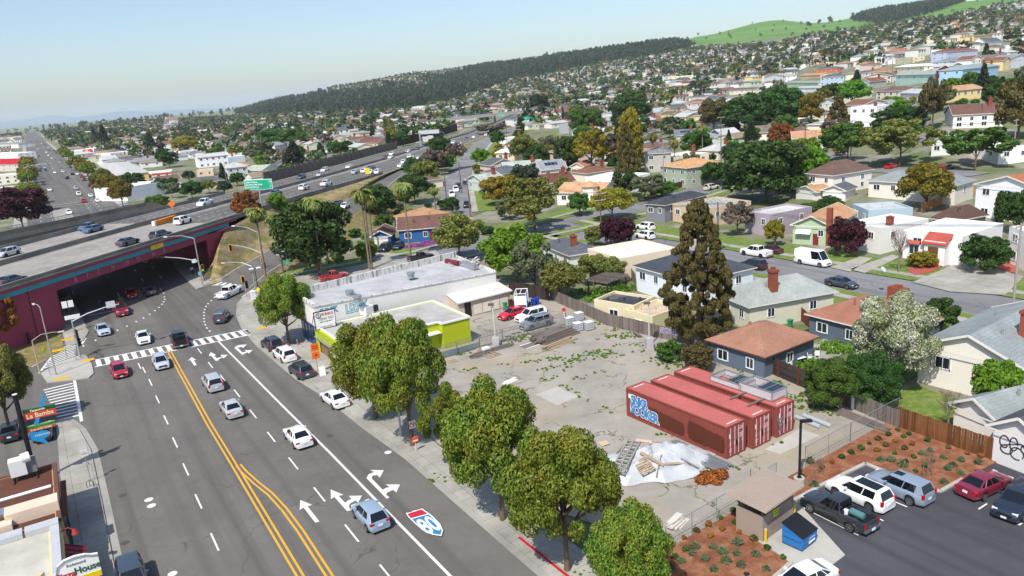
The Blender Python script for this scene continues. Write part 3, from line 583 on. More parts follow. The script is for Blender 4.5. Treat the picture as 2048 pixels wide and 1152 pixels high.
mb = MB(); mb.box((0, 0, 0), (3.4, .06, .75)); mb.build('panel', plain('sign_yellow', '#f2c81e', .4), q); txt("15' 7\"", .5, BLACK, q, (0, -.04, 0), (math.pi/2, 0, 0), 1.)
# ramp bridge with rail behind the freeway
b0, b1 = atz(-160, 496, 7.4), atz(290, 405, 7.4); d = (b1-b0).normalized(); nl = Vector((-d.y, d.x, 0)); rb = thing('ramp_bridge', 'grey concrete ramp bridge with steel rail running behind the freeway', 'bridge', (b0.x, b0.y, 0))
o = Vector((b0.x, b0.y, 0)); L = (b1-b0).length
mb = MB(); mb.bar(b0-o+Vector((0, 0, -.5)), b1-o+Vector((0, 0, -.5)), .35, 1.); mb.build('parapet', BARR, rb)
mb = MB(); mb.bar(b0-o+nl*3.6+Vector((0, 0, -1.6)), b1-o+nl*3.6+Vector((0, 0, -1.6)), 7.6, 1.1); mb.build('deck', DECKM, rb)
mb = MB(); mb.bar(b0-o+nl*.4+Vector((0, 0, -4.7)), b1-o+nl*.4+Vector((0, 0, -4.7)), .6, 5.2); mb.build('retaining_wall', M('#77736e', .9, .3, .6), rb)
mb = MB()
for k in range(int(L/2.2)): p = b0-o+d*(k*2.2); mb.bar(p, p+Vector((0, 0, .75)), .07)
for zz in (.35, .72): mb.bar(b0-o+Vector((0, 0, zz)), b1-o+Vector((0, 0, zz)), .08)
for zz in (.0, .5): mb.bar(b0-o+nl*7.2+Vector((0, 0, zz-.6)), b1-o+nl*7.2+Vector((0, 0, zz-.6)), .1)
mb.build('rail', GALV, rb)
mb = MB(); e = b1-o; mb.add([e+Vector((0, 0, 0)), e+Vector((0, 0, -3)), e+d*9+Vector((0, 0, -3)), e+d*2+nl*-.5], [(0, 1, 2, 3)]); mb.build('wing_wall', DECKM, rb)
# sound walls
def wall(name, label, pts, h, mt, th=.3):
    mb = MB(); o = Vector((pts[0].x, pts[0].y, 0))
    for a, b in zip(pts, pts[1:]):
        hh = h; mb.add([p for p in [a-o, b-o, b-o+Vector((0, 0, hh)), a-o+Vector((0, 0, hh))]], [(0, 1, 2, 3)])
        n = Vector((-(b-a).y, (b-a).x, 0)).normalized()*th; mb.add([p+n for p in [a-o, b-o, b-o+Vector((0, 0, hh)), a-o+Vector((0, 0, hh))]], [(3, 2, 1, 0)]); mb.add([a-o+Vector((0, 0, hh)), b-o+Vector((0, 0, hh)), b-o+n+Vector((0, 0, hh)), a-o+n+Vector((0, 0, hh))], [(0, 1, 2, 3)])
    mb2 = MB()
    for i, p in enumerate(pts): mb2.box(p-o+Vector((0, 0, h/2)), (.5, .5, h+.15))
    w = thing(name, label, 'sound wall', o); mb.build('panel', mt, w); mb2.build('posts', mt, w); return w
wall('sound_wall', 'long grey block sound wall along the far edge of the freeway', [LE[i]+Vector((-2, 0, -.6)) for i in range(35, 62)], 4.2, M('#6f665f', .9, .35, .5))
wall('sound_wall', 'dark ivy-covered sound wall further along beyond the sign gantry', [LE[i]+Vector((-9, 0, -.2)) for i in range(62, 78)], 5, M('#3f3a34', .95, .5, .3))
wall('sound_wall', 'dark sound wall beside the frontage street near the green overhead signs', [RE[i]+Vector((3, 0, -.3)) for i in range(66, 84)], 4., M('#3d372f', .95, .4, .4))
# far overpass
p0, p1 = at(868, 243, 5.5), at(1046, 228, 5.5); p0 = p0 if depth(p0) < 900 else atz(868, 243, 12)
t_ = 590; q0, q1 = [Vector((raydir(u, v).x*t_, raydir(u, v).y*t_, HC+raydir(u, v).z*t_)) for u, v in ((862, 243), (1046, 224))]
fb = thing('far_overpass', 'pale concrete road bridge crossing the freeway in the distance', 'bridge', (q0+q1)/2); c_ = (q0+q1)/2
mb = MB(); mb.bar(q0-c_, q1-c_, 9, 1.6); mb.build('deck', DECKM, fb); mb = MB()
dd = (q1-q0).normalized(); nn = Vector((dd.y, -dd.x, 0))
for k in range(40): mb.bar(q0-c_+nn*4.5+dd*(k*1.75)+Vector((0, 0, .8)), q0-c_+nn*4.5+dd*(k*1.75)+Vector((0, 0, 2.6)), .12)
mb.bar(q0-c_+nn*4.5+Vector((0, 0, 2.6)), q1-c_+nn*4.5+Vector((0, 0, 2.6)), .12); mb.bar(q0-c_+nn*4.5+Vector((0, 0, 1.2)), q1-c_+nn*4.5+Vector((0, 0, 1.2)), .25, .8); mb.build('rail', GALV, fb)
for f in (.25, .69): mb = MB(); p = (q0-c_).lerp(q1-c_, f); mb.bar(p+Vector((0, 0, -.8)), p+Vector((0, 0, -9)), 1.6); mb.build('pier', BARR, fb)
# ---------------------------------------------------------------- vehicles
ORD = ['first', 'second', 'third', 'fourth', 'fifth', 'sixth', 'seventh', 'eighth', 'ninth', 'tenth', 'eleventh', 'twelfth', 'thirteenth', 'fourteenth', 'fifteenth', 'sixteenth', 'seventeenth', 'eighteenth', 'nineteenth', 'twentieth']
def ordn(i):
    if i < 20: return ORD[i]
    n = i+1; s = 'th' if n % 100 in (11, 12, 13) else {1: 'st', 2: 'nd', 3: 'rd'}.get(n % 10, 'th'); return f'{n}{s}'
# L, W, front/rear wheel x, wheel r, top profile, cabin(base front, base rear, roof front, roof rear, roof z, half widths base/top), quarter panel x
KIND = {
 'sedan': dict(L=4.68, W=1.82, wf=1.38, wr=-1.36, r=.33, top=[(-2.34, .72), (-2.28, .98), (-1.5, 1.04), (.95, .98), (1.7, .88), (2.2, .72), (2.34, .52)], cab=(1.12, -1.72, .28, -1.02, 1.46, .8, .6), q=None),
 'hatch': dict(L=4.2, W=1.78, wf=1.3, wr=-1.26, r=.33, top=[(-2.1, .75), (-2.02, 1.0), (-1.2, 1.04), (1.05, 1.0), (1.6, .9), (2.0, .72), (2.1, .5)], cab=(1.25, -2.0, .35, -1.5, 1.57, .79, .6), q=-1.25),
 'suv': dict(L=4.72, W=1.9, wf=1.38, wr=-1.38, r=.37, top=[(-2.36, .8), (-2.3, 1.08), (-1.2, 1.1), (1.0, 1.08), (1.8, 1.0), (2.22, .85), (2.36, .6)], cab=(1.1, -2.26, .4, -1.95, 1.7, .84, .66), q=-1.35),
 'pickup': dict(L=5.3, W=1.9, wf=1.7, wr=-1.55, r=.38, top=[(-2.65, .74), (-2.6, .76), (-.62, .78), (-.6, 1.08), (1.0, 1.08), (1.9, 1.04), (2.5, .95), (2.65, .65)], cab=(1.05, -.62, .5, -.5, 1.75, .84, .68), q=None),
 'crewcab': dict(L=5.8, W=2.0, wf=1.9, wr=-1.75, r=.4, top=[(-2.9, .8), (-2.85, .82), (-1.12, .84), (-1.1, 1.18), (1.3, 1.18), (2.1, 1.14), (2.75, 1.05), (2.9, .7)], cab=(1.35, -1.12, .75, -1.0, 1.9, .88, .72), q=None),
 'van': dict(L=5.9, W=2.05, wf=1.95, wr=-1.75, r=.37, top=[(-2.95, 1.2), (-2.9, 1.25), (1.9, 1.25), (2.6, 1.1), (2.88, .9), (2.95, .6)], cab=(2.35, -2.93, 1.55, -2.85, 2.55, .97, .84), q=1.0)}
def prof(pts, x): return float(np.interp(x, [p[0] for p in pts], [p[1] for p in pts]))
CARM = {}
def carmeshes(kind):
    if kind in CARM: return CARM[kind]
    K = KIND[kind]; L, W, r = K['L'], K['W'], K['r']; hw = W/2; xs = set(np.linspace(-L/2, L/2, 19).round(3).tolist()) | {p[0] for p in K['top']}
    ra = r+.05
    for xw in (K['wf'], K['wr']):
        xs |= {round(xw+ra*math.cos(math.radians(q)), 4) for q in range(0, 181, 20)} | {xw-ra-.004, xw+ra+.004}
    xs = sorted(xs); rings = []
    for x in xs:
        e = max(0, abs(x)-(L/2-1.0)); w = hw*(1-.15*(e/1.0)**2.2); zb = .22 + .12*max(0, abs(x)-(L/2-.5))
        for xw in (K['wf'], K['wr']):
            if abs(x-xw) < ra: zb = max(zb, r+math.sqrt(ra*ra-(x-xw)**2))
        zt = max(prof(K['top'], x), zb+.06); h = zt-zb
        half = [(w*.9, zb), (w, zb+.22*h), (w*.995, zb+.62*h), (w*.955, zt-.12*h), (w*.86, zt), (w*.45, zt+.018), (0, zt+.025)]
        rings.append([(x, y, z) for y, z in half] + [(x, -y, z) for y, z in half[-2::-1]])
    m_ = len(rings[0]); mb = MB(); mb.v = [p for R in rings for p in R]
    for i in range(len(rings)-1):
        for j in range(m_-1): mb.f.append((i*m_+j, i*m_+j+1, (i+1)*m_+j+1, (i+1)*m_+j)); mb.m.append(0)
    mb.f.append(tuple(range(m_))[::-1]); mb.m.append(0); mb.f.append(tuple(range((len(rings)-1)*m_, len(rings)*m_))); mb.m.append(0)
    mb.f = [f[::-1] for f in mb.f]
    mb.box((0, 0, .36), (L-.5, W*.8, .3), mi=1); mb.box((L/2-.14, 0, .36), (.25, W*.74, .2), mi=1); mb.box((-L/2+.13, 0, .36), (.22, W*.74, .16), mi=1)
    for xw in (K['wf'], K['wr']):
        for s in (-1, 1): mb.box((xw, s*hw*.6, r+.1), (ra*1.9, hw*.5, ra*1.2), mi=1)
    xf, xr, tf, tr, z1, wb, wt = K['cab']; zf = prof(K['top'], xf); zr = prof(K['top'], xr); zf += .0; c_ = .02
    B4 = [Vector((xf, -wb*.9, zf)), Vector((xf, wb*.9, zf)), Vector((xr, wb*.93, zr)), Vector((xr, -wb*.93, zr))]; T4 = [Vector((tf, -wt*.95, z1-.05)), Vector((tf, wt*.95, z1-.05)), Vector((tr, wt*.95, z1-.06)), Vector((tr, -wt*.95, z1-.06))]
    midb, midt = [Vector(((xf-.65), s*wb, prof(K['top'], xf-.65)-.02)) for s in (-1, 1)], [Vector((tf-.25, s*wt, z1-.045)) for s in (-1, 1)]
    rb_, rt_ = [Vector((xr+.5, s*wb, prof(K['top'], xr+.5)-.02)) for s in (-1, 1)], [Vector((tr+.2, s*wt, z1-.05)) for s in (-1, 1)]
    gl = MB(); V = [B4[0], B4[1], midb[1], rb_[1], B4[2], B4[3], rb_[0], midb[0], T4[0], T4[1], midt[1], rt_[1], T4[2], T4[3], rt_[0], midt[0]]
    gl.add(V, [(i, (i+1) % 8, 8+(i+1) % 8, 8+i) for i in range(8)])
    # roof skin and pillars
    ring = V[8:]; cx_ = (tf+tr)/2
    def rp(p, k, dz): return Vector((cx_+(p.x-cx_)*k, p.y*k, z1-.05+dz))
    lv = [[rp(p, 1.03, -.015) for p in ring], [rp(p, 1.0, .03) for p in ring], [rp(p, .8, .055) for p in ring], [rp(p, .4, .07) for p in ring]]
    n0 = len(mb.v); vs = [p for l_ in lv for p in l_]
    mb.add(vs, [(k*8+i, k*8+(i+1) % 8, (k+1)*8+(i+1) % 8, (k+1)*8+i) for k in range(3) for i in range(8)] + [tuple(range(24, 32))])
    def pil(p, q, w, mi=0): mb.bar(p, q, w, .05, mi)
    for a_, b_, w in ((V[0], V[8], .07), (V[1], V[9], .07), (V[4], V[12], .1), (V[5], V[13], .1), (V[3], V[11], .08), (V[6], V[14], .08)): pil(a_, b_, w)
    for s in (0, 1):
        f = .5; a_ = midb[s].lerp(rb_[s], f); b_ = midt[s].lerp(rt_[s], f); pil(a_, b_, .055)
        o = Vector((0, (-1, 1)[s]*.012, 0))
        if K['q'] is not None:
            if kind == 'van': A_, D_ = midb[s].lerp(rb_[s], .3), midt[s].lerp(rt_[s], .3); pan = [A_+o, rb_[s]+o, rt_[s]+o, D_+o]
            else: pan = [rb_[s].lerp(midb[s], .06)+o, rb_[s]+o, rt_[s]+o, rt_[s].lerp(midt[s], .03)+o]
            mb.add(pan, [(0, 1, 2, 3)]); e4 = [rb_[s]+o, (B4[2] if s else B4[3])+o, (T4[2] if s else T4[3])+o, rt_[s]+o]; mb.add(e4, [(0, 1, 2, 3)])
    if kind == 'van':
        o = Vector((-.012, 0, 0)); mb.add([B4[2]+o, B4[3]+o, T4[3]+o, T4[2]+o], [(0, 1, 2, 3)])
    if kind in ('pickup', 'crewcab'):
        x0, x1 = -L/2+.03, K['cab'][1]-.05; zt = 1.06 if kind == 'pickup' else 1.16
        for s in (-1, 1): mb.box(((x0+x1)/2, s*(hw-.09), (zt+.72)/2), (x1-x0, .1, zt-.66)); mb.box((K['wr'], s*(hw-.22), .88), (1.0, .2, .34))
        mb.box((x0+.03, 0, (zt+.7)/2), (.07, W-.24, zt-.66)); mb.box(((x0+x1)/2, 0, .85), (x1-x0-.1, W-.3, .02), mi=1); mb.box((x0-.06, 0, .5), (.16, W*.9, .16), mi=2)
    d = dict(body=mb.mesh('car_body', [WHITE, BLACK, CHROME], 38), windows=gl.mesh('car_windows', CARGLASS))
    mb = MB(); mb.tube([(0, -.115, 0), (0, -.11, 0), (0, .11, 0), (0, .115, 0)], [r*.9, r, r, r*.9], 22); d['tyre'] = mb.mesh('tyre', TYRE, 40)
    mb = MB(); mb.tube([(0, .1, 0), (0, .12, 0)], [r*.7, r*.7], 20, 1)
    for k in range(6):
        q = math.pi*k/3; mb.bar((math.cos(q)*.05, .125, math.sin(q)*.05), (math.cos(q)*r*.66, .122, math.sin(q)*r*.66), .02, .075)
    for k in range(20):
        q, q2 = math.pi*k/10, math.pi*(k+1)/10; mb.bar((math.cos(q)*r*.68, .122, math.sin(q)*r*.68), (math.cos(q2)*r*.68, .122, math.sin(q2)*r*.68), .03, .035)
    mb.tube([(0, .11, 0), (0, .135, 0)], [.06, .05], 10); d['rim'] = mb.mesh('rim', [RIM, BLACK])
    tall = kind in ('suv', 'van', 'pickup', 'crewcab'); zh = prof(K['top'], L/2-.2)
    mb = MB(); mb.box((0, 0, 0), (.34, .36, .15)); d['headlight'] = mb.mesh('headlight', HEADL); d['hl'] = [(L/2-.27, s*(hw-.32), zh-.08) for s in (-1, 1)]
    mb = MB(); mb.box((0, 0, 0), (.16, .2 if tall else .34, .36 if tall else .15)); d['taillight'] = mb.mesh('taillight', TAILL); zt = {'sedan': .82, 'hatch': .9, 'suv': .98, 'pickup': .86, 'crewcab': .95, 'van': 1.1}[kind]
    d['tl'] = [(-L/2+.08, s*(hw-.24 if not tall else hw-.2), zt) for s in (-1, 1)]
    mb = MB(); mb.box((0, 0, 0), (.04, .36, .17)); d['plate'] = mb.mesh('number_plate', PLATE); mb = MB(); mb.box((0, 0, 0), (.12, .95, .2)); d['grille'] = mb.mesh('grille', BLACK)
    mb = MB(); mb.box((0, 0, 0), (.16, .2, .14)); d['mirror'] = mb.mesh('mirror', WHITE); CARM[kind] = d; return d
far_w = {}
def farmesh(kind):
    if kind in far_w: return far_w[kind]
    d = carmeshes(kind); K = KIND[kind]; me = d['body'].copy(); bm = bmesh.new(); bm.from_mesh(me)
    for xw in (K['wf'], K['wr']):
        for s in (-1, 1):
            g = bmesh.ops.create_cone(bm, cap_ends=True, segments=10, radius1=K['r'], radius2=K['r'], depth=.24, matrix=Matrix.Translation((xw, s*(K['W']/2-.1), K['r'])) @ Matrix.Rotation(math.pi/2, 4, 'X'))
            for v in g['verts']:
                for f in v.link_faces: f.material_index = 1
    bm.to_mesh(me); bm.free(); far_w[kind] = me; return me
CARNAME = {'sedan': 'car', 'hatch': 'car', 'suv': 'suv', 'pickup': 'pickup_truck', 'crewcab': 'pickup_truck', 'van': 'van'}
CARCAT = {'sedan': 'car', 'hatch': 'car', 'suv': 'suv', 'pickup': 'pickup truck', 'crewcab': 'pickup truck', 'van': 'van'}
def car(kind, colour, p, az, label, lod=2, group=None, sc=1., roof=None):
    d = carmeshes(kind); K = KIND[kind]; pm = PAINT(colour); t = thing(CARNAME[kind], label, CARCAT[kind], p, yaw_of(azd(az)), group)
    if sc != 1: t.scale = (sc, sc, sc)
    # tilt to the slope of the road
    f = azd(az); h1, h0 = (Vector(p)+f*2), (Vector(p)-f*2)
    if abs(p[2]-hz(p[0], p[1])) < .3: t.rotation_euler = (0, -math.atan2(hz(h1.x, h1.y)-hz(h0.x, h0.y), 4), yaw_of(f))
    bme = d['body'] if lod else farmesh(kind)
    link('body', bme, t, mats=[pm, BLACK, CHROME]); link('windows', d['windows'], t)
    if lod == 0: return t
    hw = K['W']/2
    for xw in (K['wf'], K['wr']):
        for s in (-1, 1):
            w = link('wheel', d['tyre'], t, (xw, s*(hw-.1), K['r']), 0 if s > 0 else math.pi)
            if lod > 1: link('rim', d['rim'], w)
    if lod > 1:
        for q in d['hl']: link('headlight', d['headlight'], t, q)
        for q in d['tl']: link('taillight', d['taillight'], t, q)
        zp = .52 if kind in ('pickup', 'crewcab') else .7
        link('number_plate', d['plate'], t, (-K['L']/2-.01 - (.12 if 'p' == kind[0] or 'c' == kind[0] else 0), 0, zp)); link('number_plate', d['plate'], t, (K['L']/2+.0, 0, .42)); link('grille', d['grille'], t, (K['L']/2-.04, 0, .58))
        xf = K['cab'][0]
        for s in (-1, 1): link('mirror', d['mirror'], t, (xf-.62, s*(hw+.06), prof(K['top'], xf-.6)+.08), mats=[pm])
        if roof:
            mb = MB(); xt0, xt1, z1, wt = K['cab'][2], K['cab'][3], K['cab'][4], K['cab'][6]; k = {'full': (.75, .82), 'small': (.28, .5)}[roof]
            cxx = (xt0+xt1)/2 if roof == 'full' else xt0-.4; mb.box((cxx, 0, z1+.004), ((xt0-xt1)*k[0], wt*2*k[1]*.9, .04)); mb.build('sunroof', CARGLASS, t)
    elif kind: 
        for q in d['tl']: link('taillight', d['taillight'], t, q)
    return t
A, T = -31.2, 148.8
CARS = """hatch 8fa3b8 742 1043 -32 2 light blue-grey hatchback passing the painted shield at the bottom of the road
sedan e9e9e8 597 883 -32 2 white saloon driving away just left of the solid white lane line
sedan b4b7b9 464 826 -31 2 silver saloon driving away beside the yellow double line
suv aeb2b8 427 775 -31 2 small silver crossover driving away above the silver saloon
hatch b3b8c2 323 733 149 2 silver hatchback coming towards the camera beside the yellow line
hatch a31f33 240 750 147 2 dark red hatchback coming towards the camera next to the traffic island
sedan f0f0ef 288 683 152 2 low white sports car coming out of the crossing
sedan a9bac9 207 667 146 2 pale blue saloon at the left mouth of the underpass
crewcab 17181b 360 688 -28 2 black pickup truck driving across the white zebra crossing
crewcab 8c2030 243 627 148 2 maroon pickup truck waiting at the stop line by the underpass
sedan c02127 263 593 149 2 bright red saloon leaving the shade under the overpass
sedan 3b4048 300 588 -33 2 dark grey coupe driving under the overpass beside the red saloon
suv 3a4250 445 641 -8 2 dark blue-grey suv turning right towards the ramp
crewcab edeeee 460 592 14 2 white pickup truck turning onto the ramp
suv 20242b 545 697 -35 2 black suv parked first in the row below the crossing
suv eceded 570 718 -35 2 white crossover parked between two dark suvs
suv 363c45 603 750 -34 2 charcoal suv parked beside the orange road sign
sedan f0f0ee 670 807 -35 2 white saloon parked alone under the big street tree
suv 3c4653 268 1176 149 2 dark slate suv parked at the bottom left kerb
sedan 9aa3ad 567 509 188 1 silver car on the ramp behind the thin palm
sedan 2a2e33 23 872 -30 2 black saloon parked under the tree behind the taqueria sign
sedan 22252b 88 872 -30 2 black saloon half hidden behind the taqueria sign
pickup 2f3236 1676 1037 P 2 old charcoal pickup truck with a green gas bottle in its bed
suv f0f0ee 1718 1001 P 2 white suv with black glass roof in the parking area
suv 8593a3 1797 988 P 2 blue-grey suv with sunroof parked beside the planting bed
sedan 7a2438 1968 982 Q 2 burgundy saloon parked by the mulch bed on the right
suv 232a38 2034 1020 R 2 dark navy suv cut by the right edge of the picture
sedan eeeeec 1606 1178 Q 2 white car cut by the bottom edge beside the mulch bed
sedan c4202a 1027 635 -125 2 red coupe parked in the yard behind the picket fence
suv eeeeee 1063 640 -122 2 white crossover parked beside the red coupe
suv 77828c 1073 655 -122 2 grey crossover parked nearest the picket fence in the yard
suv 17181b 770 502 190 1 black suv in the driveway of the blue house
sedan 1d1e22 797 497 190 1 black saloon beside the suv at the blue house
pickup a83030 668 560 57 2 red and black work truck with white racks behind the white warehouse
pickup 22262b 842 521 57 1 dark pickup truck parked behind the far end of the warehouse
suv f0f0f0 1290 477 330 1 white suv parked nearer the dark red plum tree
suv eeeeee 1291 459 330 1 second white suv parked beyond the first near the plum tree
crewcab eceae6 1512 512 327 1 white pickup truck parked across the residential street
suv 1e2124 1506 537 327 1 black suv with grey roof at the kerb near the cypress
sedan 4a2530 1540 506 327 1 dark maroon saloon parked behind the white pickup truck
van f0f0ee 1625 530 147 2 white delivery van with high roof on the residential street
sedan 39404d 1683 574 147 2 dark blue-grey saloon parked on the residential street below the van
suv cfc9b8 1423 379 57 1 beige off-road car at the top of the street by the dark pine
sedan b01d2a 1783 337 60 1 red saloon under the spreading trees on the slope
sedan 1d2026 1893 340 60 1 black saloon behind the clipped yellow-green hedge
sedan 6d2630 1402 309 80 1 dark red car parked beyond the shaggy palm
suv 25272c 1420 310 80 1 black suv beside the dark red car beyond the shaggy palm
sedan c9ced2 1372 291 110 1 silver car on the drive of the grey cottage
suv 2b2d33 1456 336 20 1 black car in the shade left of the big dark pine
suv eceeee 904 393 175 1 white suv parked nearest on the frontage street
suv e4e6e8 912 383 175 1 white suv parked second on the frontage street
suv 2b2f36 917 377 175 1 dark suv parked third on the frontage street
sedan 262a30 931 371 175 1 dark car in the middle of the frontage street
suv 23262b 934 414 178 1 dark suv on the frontage street below the others
suv 3a4250 1820 211 60 1 dark suv at the top of the steep hill street
hatch 3d6cb0 1812 216 150 1 small blue car below the dark suv on the steep hill street
sedan 22324a 676 411 Z 1 navy car on the upper part of the ramp
sedan efefef 690 416 Z 1 white car behind the navy car on the ramp
sedan e6e8e8 1002 317 200 0 white car on the frontage street behind the small tan building"""
pz = math.degrees(math.atan2(PDIR.x, PDIR.y))
for row in CARS.splitlines():
    k, c, u, v, az, lod, lab = row.split(' ', 6); u, v = float(u), float(v)
    p = at(u, v) + Vector((0, 0, .03)); az = {'P': pz+180, 'Q': pz-180+95 if u > 1900 else pz+95, 'R': pz+85, 'Z': 188}.get(az) or float(az) if az in 'PQRZ' else float(az)
    if 'ramp' in lab and u > 560: p = atz(u, v, {567: 1.7, 676: 3.6, 690: 3.7}.get(int(u), 1))
    if 'residential' in lab or 'frontage' in lab: p.z += .03
    kw = {}
    if 'glass roof' in lab or 'saloon on' in lab: kw['roof'] = 'full'
    if 'sunroof' in lab: kw['roof'] = 'small'
    car(k, '#'+c, p, az, lab, int(lod), **kw)
# freeway traffic
CN = {'w': ('white', '#eeeeee'), 's': ('silver', '#b5b9bd'), 'g': ('dark grey', '#444a52'), 'k': ('black', '#1c1e22'), 'b': ('blue', '#33507a'), 'r': ('red', '#b0222c'), 'm': ('maroon', '#6e2430'), 'l': ('pale blue', '#9fb6c8'), 't': ('slate blue', '#4c617a')}
KN = {'c': 'sedan', 's': 'suv', 'p': 'crewcab', 'h': 'hatch'}
FWY = "gc25,569,a gc257,490,a gs323,477,a sh18,512,t tc177,459,t tc187,464,t ws367,447,a wp411,411,t tc553,390,a ws609,379,a wp653,372,a gs603,358,t sc641,352,t ws650,343,t wc699,336,t sc711,347,a ws730,345,a wc743,347,a bs744,339,a ws757,347,a wc802,334,a ws809,327,a ws821,316,a wc826,319,a wc836,319,a gc843,322,a ws862,306,a wc878,304,a kc892,305,a mc772,317,t wc782,317,t wc784,310,t wc816,305,t gc835,299,t gc846,293,t lc872,288,t mc885,287,t wc873,294,t wc907,287,t mc933,279,t wc948,276,t gc956,271,t wc920,290,a wc979,263,t wc985,258,t gc995,253,a wc1000,262,a wc972,272,a ws1005,248,a wc965,262,t gc978,268,a"
rows = []
for q in FWY.split():
    u, v, dd_ = q[2:].split(','); u, v = float(u), float(v); best = None
    for z in np.arange(3, 9, .1):
        p = atz(u, v, z); i = min(range(nF), key=lambda i: abs(RE[i].lerp(LE[i], .5).y-p.y) if u > 340 else (fw(i, .5)-p).length); e = abs(fw(i, .5).z-z)
        if best is None or e < best[0]: best = (e, p, i)
    p, i = best[1], best[2]; dirn = RE[min(i+1, nF-1)]-RE[max(i-1, 0)]; az = math.degrees(math.atan2(dirn.x, dirn.y)) + (180 if dd_ == 't' else 0)
    rows.append((u, q[0], q[1], dd_, p, az))
rows.sort(key=lambda r: r[0]); cnt = {}
for u, c, k, dd_, p, az in rows:
    side = 'near freeway lanes' if dd_ == 'a' else 'far freeway lanes'; nm = {'c': 'car', 'h': 'car', 's': 'suv', 'p': 'pickup truck'}[k]; key = (c, nm, dd_); n_ = cnt[key] = cnt.get(key, -1)+1
    car(KN[k], CN[c][1], p+Vector((0, 0, .06)), az, f'{CN[c][0]} {nm} on the {side}, {ordn(n_)} such from the left', 1 if u < 700 else 0, 'freeway traffic')
# avenue traffic beyond the freeway
AVE = "wc139,428,t rc168,405,a wc196,404,a ws158,391,a wc182,394,a ss153,379,a gs196,385,a ks188,377,a mc180,373,a wc100,382,t bc80,394,t wc82,401,t gc88,370,t ws71,365,t gs73,370,t gc76,378,t ks135,358,a kc145,350,a ws126,345,a wc110,347,t bs92,342,t lc90,337,t gc81,343,t gc141,336,a gs169,362,a rc164,355,a wc155,350,a wc97,312,t gc78,313,t ws93,306,t wc76,299,t sc86,296,a ws97,296,a gc99,302,a wc66,293,t gc74,283,a wc60,279,t kc109,303,a kc113,307,a wc83,288,a gc90,290,a wc70,275,a sc78,279,a gc64,284,t wc104,318,a sc120,326,a"
rows = sorted([(float(q[2:].split(',')[0]), q[0], q[1], q.split(',')[2], at(float(q[2:].split(',')[0]), float(q.split(',')[1]))) for q in AVE.split()]); cnt = {}
for u, c, k, dd_, p in rows:
    side = 'right-hand half' if dd_ == 'a' else 'left-hand half'; nm = {'c': 'car', 's': 'suv'}[k]; key = (c, nm, dd_); n_ = cnt[key] = cnt.get(key, -1)+1
    car(KN[k], CN[c][1], p+Vector((0, 0, .07)), A if dd_ == 'a' else T, f'{CN[c][0]} {nm} on the {side} of the far avenue, {ordn(n_)} such from the left', 0, 'traffic on the far avenue')
# ---------------------------------------------------------------- named buildings by the main road
def shift(mbx, o): mbx.v = [(x-o[0], y-o[1], z-o[2]) for x, y, z in mbx.v]; return mbx
class Bld:
    def __init__(s, name, label, cat, o): s.o = Vector((o[0], o[1], o[2] if len(o) > 2 else 0)); s.t = thing(name, label, cat, s.o)
    def part(s, name, mbx, mt, parent=None, smooth=None): return shift(mbx, s.o).build(name, mt, parent or s.t, smooth=smooth)
    def text(s, body, size, mt, p, dirv, **k): return txt(body, size, mt, s.t, Vector(p)-s.o, (math.pi/2, 0, yaw_of(dirv)), **k)
def plane_s(u, v, s):
    d = raydir(u, v); O_ = Vector((0, 0, HC)); t = (s-(O_-RO).dot(RA))/d.dot(RA); return O_+d*t
def plane_w(u, v, w):
    d = raydir(u, v); O_ = Vector((0, 0, HC)); t = (w-(O_-RO).dot(RN))/d.dot(RN); return O_+d*t
WROOF = m_roof('#aeaeaf', 'flat'); GROOF = m_roof('#a9a7a0', 'flat'); STUC = M('#e4e2dc', .85, .1, .8)
B = Bld('warehouse', 'white flat roofed warehouse with blue shopfront and graffiti on its side wall', 'building', rd(14, 16.8))
cs = [(14.2, 16.8, 6.2), (21.5, 16.8, 6.3), (30, 46, 5.2), (17.3, 46, 4.7)]; ft = [rd(s, w, .14) for s, w, z in cs]; tp = [rd(*q) for q in cs]
mb = MB(); mb.add(ft+tp, [(0, 1, 5, 4), (1, 2, 6, 5), (2, 3, 7, 6), (3, 0, 4, 7)]); mb.f = [f[::-1] for f in mb.f]
# lower skirt slab below the white side wall
B.part('wall', mb, STUC)
mb = MB(); mb.add([p-Vector((0, 0, .05)) for p in tp], [(0, 3, 2, 1)]); B.part('roof', mb, WROOF)
mb = MB()
for a, b, h in ((1, 2, .95), (0, 1, .35), (2, 3, .25)): mb.bar(tp[a]+Vector((0, 0, h/2-.1)), tp[b]+Vector((0, 0, h/2-.1)), .3, h+.2)
mb.bar(tp[3]+Vector((0, 0, .02)), tp[0]+Vector((0, 0, .02)), .2, .14)
m_, t_, p_ = base('streaked_parapet'); v_ = pos(t_); c_ = mix(t_, C('#d8d6d0'), C('#3a3a3a'), ramp(t_, noise(t_, 1.3, 6, .8, vscale(t_, v_, (1.5, 1.5, .25))), .5, .62, 0, .85)); t_.links.new(c_, p_.inputs['Base Color']); p_.inputs['Roughness'].default_value = .9; STREAK = m_
B.part('parapet', mb, STREAK)
fx = lambda s, z, w=16.72: rd(s, w, z)
mb = MB(); mb.add([fx(15.2, .3), fx(21.4, .3), fx(21.4, 3.3), fx(15.2, 3.3)], [(3, 2, 1, 0)]); B.part('shopfront', mb, M('#26467c', .5, .15, 1))
for k in range(4): mb = MB(); s = 15.8+k*1.4; mb.add([fx(s, .8, 16.68), fx(s+.8, .8, 16.68), fx(s+.8, 2.9, 16.68), fx(s, 2.9, 16.68)], [(3, 2, 1, 0)]); B.part('window', mb, WINGLASS)
